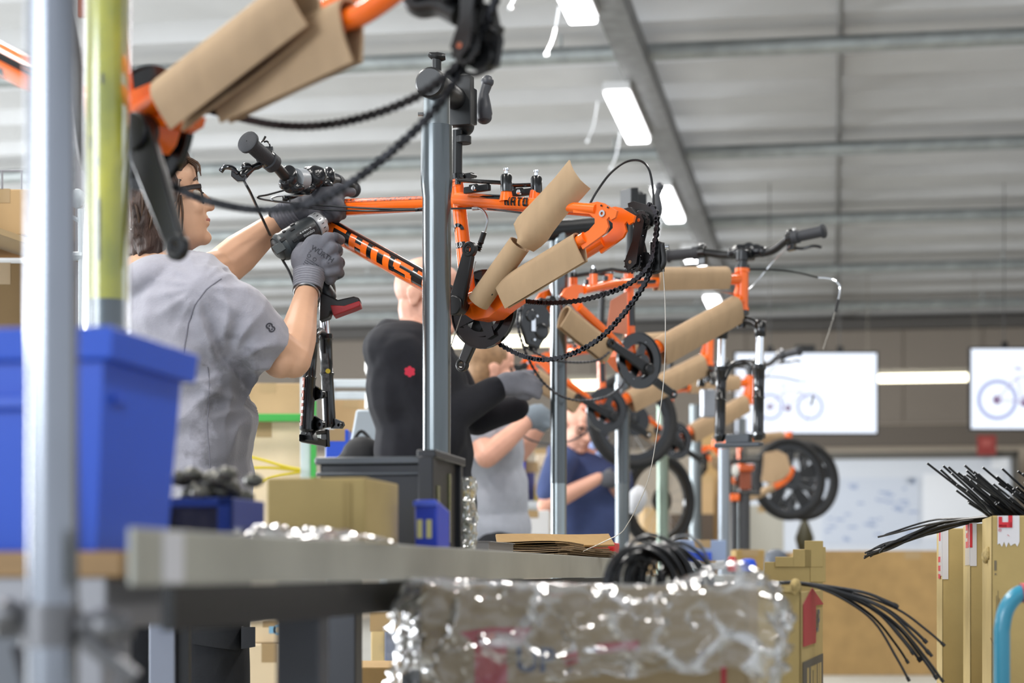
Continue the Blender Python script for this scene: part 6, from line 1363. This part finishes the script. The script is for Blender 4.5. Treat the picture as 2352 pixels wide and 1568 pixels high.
# ------------------------------------------------------------------ carton with cables drooping to the right
f0 = P(1690, 1346, 3.50); f1 = P(1840, 1346, 3.56); f2 = P(1890, 1346, 3.95); da = (f2 - f1); da.z = 0; L2 = da.length; da.normalize(); db = (f1 - f0); db.z = 0; L1 = db.length; db.normalize(); hq = f0.z
t = thing('carton', 'tall yellow-brown carton with cables drooping out to the right', 'box', V((f0.x, f0.y, 0)) + da * .1 + db * .05)
g0, g1 = V((f0.x, f0.y, 0)), V((f1.x, f1.y, 0)); m = M()
for c, u, v, h in ((g0, db * L1, da * .005, hq), (g1 - db * .005, da * L2, db * .005, hq - .01), (g0, da * L2, db * .005, hq), (g0 + da * (L2 - .005), db * L1, da * .005, hq + .045)): m.obox(c + u / 2 + v / 2 + Z * h / 2, u / 2, v / 2, Z * h / 2)
build('walls', m, KRAFT2, t, smooth=0, bevel=.001)
m = M(); RN = random.Random(8); rows = [[], []]
for k in range(20):
    p = g0 + db * L1 * k / 19 - da * .001 + Z * hq; rows[0].append(p + Z * RN.uniform(-.004, .004)); rows[1].append(p + Z * (-.012 + RN.uniform(-.005, .004)) - da * .003)
m.sheet(rows, .003); m.ell(g1 + Z * hq - db * .012, (.010, .012, .014)); build('torn_edge', m, mat('torn_card', 'a08c5c', .9, var=.3, vs=120), t, smooth=0)
m = M()
for k, (u, h) in enumerate(((.35, .02), (.65, .035), (.85, .052))): m.obox(g0 + da * (L2 - .006) + db * L1 * u + Z * (hq + .045 + h / 2 - .01), db * .022, da * .002, Z * h / 2)
m.obox(g0 + da * L2 * .99 + db * L1 * .92 + Z * (hq + .04), db * .018, da * .003, Z * .035); build('flap', m, KRAFT2, t, smooth=0, bevel=.001)
def side(u, z): return g1 + db * .0012 + da * L2 * u + Z * z
m = M(); zz = lambda py: H + (HY - py) * 3.7 / F
m.prism([side(.06, zz(1480)), side(.62, zz(1480)), side(.62, zz(1392)), side(1.0, zz(1392)), side(.45, zz(1350)), side(.06, zz(1385))], db * .001); build('red_arrow', m, RED, t, smooth=0)
m = M(); m.prism([side(.04, .02), side(.97, .02), side(.97, zz(1512)), side(.04, zz(1514))], db * .001); build('dark_panel', m, mat('print_dark_panel', '4c4740', .8), t, smooth=0)
m = M(); print_text(m, 'UP', .060, side(.70, zz(1432)), da, Z, None, .02, .0014); build('lettering', m, NAVYI, t, smooth=0)
m = M(); zp = zz(1531)
for k, u0 in enumerate((.22, .38, .50, .58, .70, .80)): m.prism([side(u0, zp - .06), side(u0 + .06, zp - .06), side(u0 + .06, zp), side(u0, zp)], db * .0018)
m.prism([side(.40, zp - .008), side(.54, zp - .008), side(.54, zp), side(.40, zp)], db * .0018); m.prism([side(.24, zp - .06), side(.34, zp - .06), side(.34, zp - .052), side(.24, zp - .052)], db * .0018)
build('panel_lettering', m, KRAFT2, t, smooth=0, kind='stuff')
ends = [(2062, 1394, 0), (2060, 1390, 1), (2169, 1482, 0), (2128, 1475, 1), (2140, 1506, 0), (2098, 1502, 1), (2114, 1518, 0), (2086, 1522, 1), (2088, 1563, 0), (2152, 1558, 0), (2166, 1565, 1), (2146, 1545, 1), (2134, 1500, 1)]
for k, (x, y, s) in enumerate(ends):
    dd = 3.72 + .02 * (k % 4); r = .0024 if k % 3 else .0030
    pts = [P(1735, 1342 + (k % 3), 3.66), P(1800, 1337 + (k % 3), 3.68), P(1845, 1339 + k % 4, dd - .02), P(lerp(1845, x, .33), lerp(1341, y, .10 + .006 * (k % 5)) + 2, dd), P(lerp(1845, x, .66), lerp(1341, y, .38 + .010 * (k % 4)), dd), P(lerp(1845, x, .88), lerp(1341, y, .76), dd), P(x, y, dd)]
    sp_ = spl(pts, 6); m = M(); m.tube(sp_, r, 7); d = (sp_[-1] - sp_[-2]).normalized(); m.tube([sp_[-1] - d * .008, sp_[-1] + d * .001], r * 1.35, 7)
    build('cable', m, WIRE, label='black cable drooping out of the carton towards the floor', cat='cable', group='cables drooping from the carton')
# ------------------------------------------------------------------ three tall cartons at the right
def tall(px, D, top, la, lb, label):
    p = P(px, top, D); c = V((p.x, p.y, 0)); o = carton('tall_carton', label, c, la, lb, p.z, KRAFT2, open_top=True, group='tall cartons at the right'); return o, c, p.z
o1, c1, h1 = tall(2164, 4.62, 1213, .26, .15, 'tall carton at the right with a narrow red and white tape on its left edge')
o2, c2, h2 = tall(2228, 4.32, 1202, .24, .15, 'middle tall carton with red letter tape, drooping cables over its top')
o3, c3, h3 = tall(2277, 4.0, 1184, .26, .40, 'tallest carton at the right edge, full of black cable ends')
TW = mat('tape_white', 'cfcdd0', .2, coat=.3); TR = mat('tape_red', 'c4202c', .3)
def tapes(o, c, h, pieces, reds):
    m = M()
    for (a0_, b0_, z0, a1_, b1_, z1) in pieces:
        if a1_ is None: m.obox(c - A * .0008 + B * (b0_ + b1_) / 2 + Z * (h - (z0 + z1) / 2), A * .0006, B * (b1_ - b0_) / 2, Z * (z1 - z0) / 2)
        else: m.obox(c - B * .0008 + A * (a0_ + a1_) / 2 + Z * (h - (z0 + z1) / 2), B * .0006, A * (a1_ - a0_) / 2, Z * (z1 - z0) / 2)
    build('printed_tape', m, TW, o, smooth=0); m = M()
    for (a0_, b0_, z0, a1_, b1_, z1) in reds:
        if a1_ is None: m.obox(c - A * .0018 + B * (b0_ + b1_) / 2 + Z * (h - (z0 + z1) / 2), A * .0006, B * (b1_ - b0_) / 2, Z * (z1 - z0) / 2)
        else: m.obox(c - B * .0018 + A * (a0_ + a1_) / 2 + Z * (h - (z0 + z1) / 2), B * .0006, A * (a1_ - a0_) / 2, Z * (z1 - z0) / 2)
    build('tape_print', m, TR, o, smooth=0, bevel=.0005)
tapes(o1, c1, h1, [(.0, 0, -.002, .14, 0, .110), (0, 0, -.002, None, .014, .118)], [(.05, 0, .004, .10, 0, .028), (.06, 0, .065, .14, 0, .078), (.06, 0, .086, .14, 0, .099), (.06, 0, .106, .14, 0, .117)])
tapes(o2, c2, h2, [(0, 0, -.002, .15, 0, .090), (0, 0, -.002, None, .014, .092)], [(.02, 0, .0, .05, 0, .052), (.05, 0, .0, .11, 0, .013), (.05, 0, .019, .10, 0, .030), (.05, 0, .038, .11, 0, .052), (0, -.001, .0, None, .005, .052)])
m = M(); zz_ = [h3 - .058 + .006 * math.sin(k * 2.7) for k in range(11)]
m.add([c3 - A * .0008 + B * (.012 + .043 * k / 10) + Z * (h3) for k in range(11)] + [c3 - A * .0008 + B * (.012 + .043 * k / 10) + Z * zz_[k] for k in range(11)], [(k, k + 1, 12 + k, 11 + k) for k in range(10)])
build('printed_tape', m, TW, o3, smooth=0); m = M()
def r3(b0_, b1_, z0, z1): m.obox(c3 - A * .0018 + B * (b0_ + b1_) / 2 + Z * (h3 - (z0 + z1) / 2), A * .0005, B * (b1_ - b0_) / 2, Z * (z1 - z0) / 2)
r3(.014, .021, .002, .022); r3(.021, .040, .013, .024); r3(.033, .041, 0, .024); r3(.014, .03, .018, .024); m.ring(c3 - A * .0018 + B * .0165 + Z * (h3 - .029), A, .0024, .0030, .0006, 16); print_text(m, 'R', .004, c3 - A * .0016 + B * .0165 + Z * (h3 - .029), B, Z, None, 0, .0006)
m.prism([c3 - A * .0018 + B * x + Z * (h3 - y) for x, y in ((.030, .038), (.036, .042), (.033, .0385))], A * .0004); build('tape_print', m, TR, o3, smooth=0)
m = M(); m.obox(c3 - A * .0006 + B * .008 + Z * (h3 - .10), A * .0004, B * .0022, Z * .010); m.obox(c3 - A * .0006 + B * .008 + Z * (h3 - .117), A * .0004, B * .0016, Z * .0016)
for dx, z0, z1 in ((.010, .16, .22), (.0155, .165, .215), (.013, .15, .19)): m.obox(c3 - A * .0006 + B * dx + Z * (h3 - (z0 + z1) / 2), A * .0004, B * .0003, Z * (z1 - z0) / 2)
build('printed_marks', m, mat('print_grey', '6d6350', .8), o3, smooth=0)
m = M(); m.ell(c3 - B * .003 + A * .06 + Z * (h3 - .075), (.006, .014, .014)); m.ell(c3 - B * .004 + A * .10 + Z * (h3 - .08), (.008, .014, .016)); build('torn_patch', m, mat('torn_card', 'a08c5c', .9, var=.3, vs=120), o3)
m = M(); m.tube(spl([c3 - A * .001 + B * -.002 + Z * (h3 - .245), c3 - A * .002 + B * .004 + Z * (h3 - .258), c3 - A * .002 + B * .014 + Z * (h3 - .268)], 4), .0006, 5); build('crease', m, FLUTE, o3)
RN = random.Random(21); ENDM = mat('cable_end', 'd8d8da', .4)
for k in range(130):
    u = RN.random(); v = RN.random(); base = c3 + A * (.02 + .2 * v) + B * (.015 + .36 * u) + Z * (h3 - .012)
    ln = .02 + .13 * RN.random() + (.03 if k % 13 == 0 else 0); d = V((-.70 + RN.uniform(-.08, .08), RN.uniform(-.15, .08), .60 + RN.uniform(-.10, .08))).normalized()
    p = base - d * .004; e = base + d * (ln + .03); m = M(); m.tube([p, lerp(p, e, .5) + Z * .003, e], .0024, 7); m.mat(1); m.ring(e + d * .0002, d, .0009, .0019, .0006, 8)
    build('cable_housing', m, [WIRE, ENDM], label='black cable housing standing in the tallest carton, pale end up', cat='cable', group='cable housings in the tallest carton')
for k in range(22):
    u = k / 21; b = c2 + A * (.03 + .15 * u) + B * (.02 + .05 * (k % 3) / 2) + Z * (h2 - .02)
    x, y = 1982 + RN.uniform(0, 48), 0; y = 1282 - (x - 1982) * .35 - RN.uniform(-4, 16)
    if k == 0: x, y = 2016, 1233
    if k == 1: x, y = 2030, 1230
    D = 4.3 + .08 * u; e = P(x, y, D)
    q = P(2262 + RN.uniform(-14, 14), 1188 + RN.uniform(-4, 6), D); pts = [P(2330, 1180 + 14 * u, D), q, P(2150 + RN.uniform(-6, 6), 1212 + RN.uniform(-12, 12) - (10 if k < 2 else 0), D), lerp(P(2060, 1245 + RN.uniform(-10, 10), D), e, .3) - (V((0, 0, 0)) if k > 1 else V((0, 0, -.015))), e]
    m = M(); m.tube(spl(pts, 6), .0023, 6); build('cable', m, WIRE, label='black cable arching left over the middle tall carton', cat='cable', group='cables arching left from the middle tall carton')
# teal trolley handle
t = thing('push_trolley', 'bent teal tube handle with red sleeve at the lower right', 'handle', V((P(2301, 0, 3.25).x, 3.25, 0)))
m = M(); m.tube(spl([P(2301, 1315 + .72 * F / 3.25, 3.25), P(2301, 1700, 3.25), P(2301, 1480, 3.25), P(2302, 1440, 3.25), P(2310, 1402, 3.25), P(2328, 1374, 3.25), P(2352, 1360, 3.25), P(2400, 1356, 3.25), P(2500, 1356, 3.25)], 7), .0135, 18); build('handle', m, mat('teal_paint', '2f89a6', .3, coat=.3), t)
m = M(); m.tube([P(2347, 1362, 3.25), P(2380, 1357, 3.25)], .0165, 18); build('red_sleeve', m, mat('sleeve_red', 'b8323e', .45), t)
# ------------------------------------------------------------------ background goods
def boxpx(name, label, x0, x1, y0, y1, D, dep, mt, cat='box', floor=False, bevel=.004, group=None, tape=False):
    a, b = P(x0, y1, D), P(x1, y0, D); zb = 0 if floor else a.z; o = thing(name, label, cat, V(((a.x + b.x) / 2, D + dep / 2, zb)), 0, group)
    m = M(); m.box((a.x, D, zb), (b.x, D + dep, b.z)); build('walls', m, mt, o, smooth=0, bevel=bevel)
    m = M(); m.box((a.x, D - .0012, (zb + b.z) / 2 - .012 * D / 6), (b.x, D, (zb + b.z) / 2 + .012 * D / 6)) if tape else m.box(((a.x + b.x) / 2 - .004 * D, D - .001, b.z - min(.06, (b.z - zb) * .3)), ((a.x + b.x) / 2 + .004 * D, D + dep * .9, b.z + .001)); build('tape', m, mat('tape_pale', 'a98f66', .3), o, smooth=0)
    return o
boxpx('bulk_carton', 'large dark brown bulk carton on the floor behind the drooping cables', 1862, 2330, 1264, 1545, 14.0, 1.0, KRAFT3, floor=True)
boxpx('bulk_carton', 'lower dark brown carton left of the big bulk carton', 1790, 1870, 1268, 1500, 15.2, .8, mat('carton_mid', '8f7858', .85), floor=True)
CREAM = mat('carton_cream', 'e2cfae', .8, var=.04, vs=6); TAN = mat('carton_tan', 'b0946c', .8, var=.05, vs=6)
boxpx('storage_carton', 'pale cream carton on the rack behind the woman, yellow straps across', 520, 692, 968, 1210, 7.6, .6, CREAM)
boxpx('storage_carton', 'tan carton on the rack above the green rail', 540, 690, 880, 950, 7.7, .6, TAN)
boxpx('storage_carton', 'tan carton on the rack behind the pale grey chair back', 762, 850, 915, 990, 8.2, .5, TAN)
boxpx('storage_carton', 'cream carton low under the bench with a blue mark', 575, 668, 1425, 1476, 6.6, .5, CREAM)
boxpx('storage_carton', 'lower cream carton under the bench, below the one with the blue mark', 570, 668, 1479, 1640, 6.55, .5, CREAM)
m = M(); p = P(640, 1446, 6.598); m.ring(p, V((0, 1, 0)), .010, .018, .001, 14); m.obox(p - V((.02, 0, 0)), V((.012, 0, 0)), V((0, .0005, 0)), Z * .012); build('blue_mark', m, mat('mark_blue', '7fb4d6', .6), bpy.data.objects['storage_carton.003'] if 'storage_carton.003' in bpy.data.objects else None, smooth=0)
boxpx('storage_carton', 'upright cream carton under the bench right of the dark leg', 852, 884, 1405, 1640, 6.2, .4, mat('carton_cream2', 'd6bd88', .8))
boxpx('blue_board', 'blue-grey panel under the bench beside the bag-lined carton', 884, 920, 1405, 1640, 6.1, .05, mat('panel_bluegrey', '6a7690', .5), 'board')
boxpx('floor_carton', 'brown carton on the floor under the bench, only its top in view', 640, 905, 1532, 1700, 5.2, .4, KRAFT3, floor=True)
# rack with white posts, green and yellow
t = thing('storage_rack', 'white-posted storage rack with green rail behind the woman', 'rack', V((P(702, 0, 7.5).x, 7.5, 0)))
RW = mat('rack_white', 'd3dde4', .4)
for x, w_ in ((702, 22), (757, 18)):
    p = P(x, 0, 7.5); m = M(); m.box((p.x - sz(w_, 7.5) / 2, 7.48, 0), (p.x + sz(w_, 7.5) / 2, 7.53, H + (HY - (868 if x < 750 else 874)) * 7.5 / F)); build('post', m, RW, t, smooth=0, bevel=.003)
for y in (880, 908):
    m = M(); p, q = P(745, y, 7.5), P(930, y, 7.5); m.box((p.x, 7.49, p.z - .014), (q.x, 7.52, q.z + .014)); build('rail', m, RW, t, smooth=0, bevel=.003)
m = M(); p, q = P(500, 959, 7.45), P(692, 959, 7.45); m.box((p.x, 7.44, p.z - .014), (q.x, 7.47, p.z + .014)); build('green_rail', m, mat('rack_green', '3fae4a', .45), t, smooth=0, bevel=.003)
m = M(); p = P(714, 960, 7.46); m.box((p.x, 7.45, p.z - .3), (p.x + .02, 7.47, p.z + .08)); build('green_edge', m, mat('rack_green', '3fae4a', .45), t, smooth=0)
for y, x0, x1 in ((954, 500, 692), (994, 757, 930), (1214, 500, 692)):
    m = M(); p, q = P(x0, y, 7.55), P(x1, y, 7.55); m.box((p.x, 7.55, p.z - .02), (q.x, 8.75, q.z - .001)); build('shelf', m, RW, t, smooth=0)
m = M()
for pts in (((560, 1045), (610, 1058), (650, 1070), (690, 1078)), ((560, 1075), (620, 1074), (690, 1080)), ((600, 1105), (640, 1092), (690, 1084))): m.tube(spl([P(x, y, 7.42) for x, y in pts], 5), .011, 7, e=(1, .5))
build('yellow_strap', m, mat('strap_yellow', 'd6c21f', .5), t)
m = M(); m.lathe([(0, .03), (.05, .028), (.07, .02), (.12, .022), (.14, .03), (.19, .028)], P(856, 938, 7.3), Z, 16); build('white_fitting', m, mat('bottle_white', 'e6e7e2', .4), t)
boxpx('storage_bin', 'bright blue bin left of the pale grey chair back', 748, 800, 986, 1075, 6.9, .3, mat('bin_blue2', '2352cf', .4), 'bin')
t = thing('plastic_chair', 'pale grey plastic chair back beside the navy hoodie', 'chair', V((P(842, 0, 6.75).x, 6.75, 0)))
m = M(); m.prism([P(x, y, 6.75) for x, y in ((818, 940), (868, 940), (874, 985), (886, 1040), (892, 1075), (878, 1075), (866, 1030), (850, 1003), (830, 1005), (812, 1040), (800, 1075), (803, 1020), (810, 985))], V((0, .04, 0))); build('backrest', m, mat('chair_grey', 'bcc8d2', .5), t, bevel=.008)
for x in (806, 884): m = M(); p = P(x, 1070, 6.77); m.tube([p, V((p.x, p.y, 0))], .018, 10); build('leg', m, mat('chair_grey', 'bcc8d2', .5), t)
m = M(); p = P(842, 1150, 6.85); m.box((p.x - .07, 6.78, p.z - .02), (p.x + .07, 7.1, p.z)); build('seat', m, mat('chair_grey', 'bcc8d2', .5), t, bevel=.008)
t = thing('black_bag', 'rounded black bag hanging before the pale grey chair', 'bag', P(836, 1075, 6.6))
m = M(); m.ell(P(832, 1060, 6.6), (.078, .05, .085)); m.ell(P(800, 1075, 6.6), (.05, .045, .06)); bg = fuse(m, .008, 3); build('body', wrinkle(bg, .006, 14), mat('bag_black', '15161a', .7), t, smooth=180)
m = M(); m.tube(spl([P(810, 1015, 6.6), P(830, 990, 6.62), P(855, 1015, 6.6)], 5), .006, 7); build('strap', m, mat('bag_black', '15161a', .7), t)
# left shelf with cartons and a wire basket
t = thing('shelf_rack', 'shelf board with cartons behind the silver pole at the left edge', 'rack', V((P(-60, 0, 5.4).x, 5.4, 0)))
m = M(); m.prism([P(-160, 470, 5.2), P(190, 588, 5.2), P(190, 602, 5.2), P(-160, 484, 5.2)], V((0, .5, 0))); build('shelf_board', m, mat('shelf_wood', '8d7650', .6), t, smooth=0)
for x in (-150, 172): m = M(); p = P(x, 0, 5.25); m.box((p.x, 5.25, 0), (p.x + .03, 5.29, 2.0)); build('post', m, GF, t, smooth=0)
boxpx('shelf_carton', 'upper tan carton on the left shelf, pale top edge', -140, 150, 434, 540, 5.5, .4, mat('carton_shelf', 'bb9c70', .8))
boxpx('shelf_carton', 'lower brown carton under the left shelf board', -140, 152, 604, 800, 5.6, .4, mat('carton_shelf2', '8b7350', .85))
t = thing('wire_basket', 'wire basket on the upper left carton', 'basket', P(10, 434, 5.5))
for k, x in enumerate((-30, 5, 50)): m = M(); m.tube([P(x, 434, 5.5), P(x, 392, 5.5)], .003, 6); build('wire', m, GF, t)
m = M(); m.tube([P(-60, 393, 5.5), P(52, 392, 5.5), P(52, 392, 5.85), P(-60, 393, 5.85)], .003, 6, closed=True); build('rim', m, GF, t)
t = thing('side_frame', 'pale metal frame seen between the silver and the yellow pole', 'frame', V((P(172, 0, 4.4).x, 4.4, 0)))
m = M(); m.tube([P(186, 480, 4.4), P(187, 590, 4.4), V((P(187, 0, 4.4).x, 4.4, 0))], .007, 8); m.tube([P(150, 588, 4.4), P(190, 588, 4.4)], .010, 8); m.tube([P(150, 490, 4.4), P(188, 510, 4.4)], .005, 8); build('tube', m, mat('rack_white', 'd3dde4', .4), t)
m = M(); m.ell(P(178, 456, 4.42), (.018, .018, .022)); m.ell(P(168, 342, 4.42), (.016, .016, .018)); build('knob', m, RW, t)
m = M(); a = P(180, 150, 3.4); m.box((a.x - .0, 3.4, P(0, 38, 3.4).z), (a.x + .016, 3.41, P(0, -30, 3.4).z)); build('salmon_tag', m, mat('salmon_dark', '9a5238', .6), label='salmon paper tag at the top between the two left poles', cat='tag', smooth=0)
# small goods on the far bench
fb = [('clear_bin', 'pale translucent bin with a blue strip on the far bench', 1560, 1668, 1240, 1300, 8.3, .3, mat('bin_pale', '8ea0c0', .35), 'bin'), ('parts_carton', 'small tan carton on the far bench', 1690, 1756, 1262, 1312, 8.75, .2, mat('carton_small', 'a98c56', .8), 'box'),
      ('white_tray', 'white folded sheet below the translucent bin', 1588, 1665, 1288, 1306, 7.9, .25, mat('white_matt', 'd6d8dc', .5), 'tray')]
for n, l, x0, x1, y0, y1, D, dp, mt, ct in fb: boxpx(n, l, x0, x1, y0, y1, D, dp, mt, ct)
m = M(); a, b = P(1566, 1288, 8.28), P(1634, 1268, 8.28); m.box((a.x, 8.275, a.z), (b.x, 8.285, b.z)); build('blue_strip', m, mat('bin_blue2', '2352cf', .4), bpy.data.objects['clear_bin'], smooth=0)
m = M(); p = P(1682, 1312, 8.0); m.lathe([(0, .02), (.03, .022), (.045, .016), (.06, .014)], p, Z, 16); build('red_spray_can', m, mat('box_red', 'c81e22', .4), label='small red can on the far bench', cat='can')
m = M(); p = P(1718, 1312, 8.0); m.lathe([(0, .03), (.03, .034), (.048, .026), (.052, .01)], p, Z, 18); build('round_pot', m, mat('bin_blue2', '2352cf', .4), label='round blue pot right of the small red can', cat='pot')
m = M(); p = P(1782, 1312, 9.4); m.lathe([(0, .055), (.05, .058), (.09, .045), (.105, .02)], p, Z, 20); m.lathe([(0, .03), (-(p.z - .02), .03), (-(p.z - .015), .14), (-p.z, .14)], p, Z, 16); build('grey_stool', m, mat('stool_grey', '5a606a', .5), label='round dark grey stool top right of the small tan carton', cat='stool')
m = M(); p = P(1848, 1265, 15.5); m.lathe([(0, .05), (.1, .075), (.2, .04), (.28, .005)], p, Z, 12); build('dark_bottle', m, mat('bottle_olive', '39361f', .5), label='dark olive cone-shaped bottle on the brown carton before the whiteboard', cat='bottle')
# goods between the stands
boxpx('parts_bin', 'tall bright blue bin behind the grey-shirted man', 1182, 1206, 1030, 1140, 11.0, .25, mat('bin_blue3', '1c35b4', .4), 'bin')
boxpx('parts_bin', 'violet-blue bin right of the bright blue one', 1209, 1228, 1060, 1148, 11.1, .25, mat('bin_violet', '4a4c82', .4), 'bin')
boxpx('parts_carton', 'pale carton above the violet bin', 1232, 1260, 1030, 1070, 11.4, .25, mat('carton_cream3', 'd6c6ae', .8))
boxpx('parts_carton', 'ochre carton low beside the second stand pole', 1228, 1264, 1112, 1150, 11.0, .25, mat('carton_ochre', '9a8434', .8))
boxpx('parts_shelf', 'long grey shelf carrying bins behind the grey-shirted man', 1150, 1420, 1150, 1166, 11.0, .5, mat('shelf_pale', 'b9bdc0', .5), 'shelf')
boxpx('white_parcel', 'white parcel on the bench behind the grey-shirted man', 1175, 1262, 1172, 1228, 9.6, .3, mat('parcel_white', 'd9dadb', .5), 'parcel')
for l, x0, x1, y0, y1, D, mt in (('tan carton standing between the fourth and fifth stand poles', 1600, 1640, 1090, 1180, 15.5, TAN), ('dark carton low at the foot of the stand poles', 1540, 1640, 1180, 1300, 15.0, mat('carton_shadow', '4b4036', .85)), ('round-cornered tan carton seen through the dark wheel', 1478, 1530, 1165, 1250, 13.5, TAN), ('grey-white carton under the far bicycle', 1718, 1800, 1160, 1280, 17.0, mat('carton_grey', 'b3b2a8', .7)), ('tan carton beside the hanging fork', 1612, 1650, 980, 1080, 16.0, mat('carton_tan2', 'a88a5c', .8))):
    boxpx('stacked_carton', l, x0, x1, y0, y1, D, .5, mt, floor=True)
m = M(); m.lathe([(0, .02), (.02, .035), (.08, .045), (.11, .032), (.13, .014)], P(1455, 1180, 9.0), V((.25, 0, 1)), 16); build('cloth_pouch', m, mat('pouch_white', 'c4c7cc', .5), bpy.data.objects['repair_stand.002'])
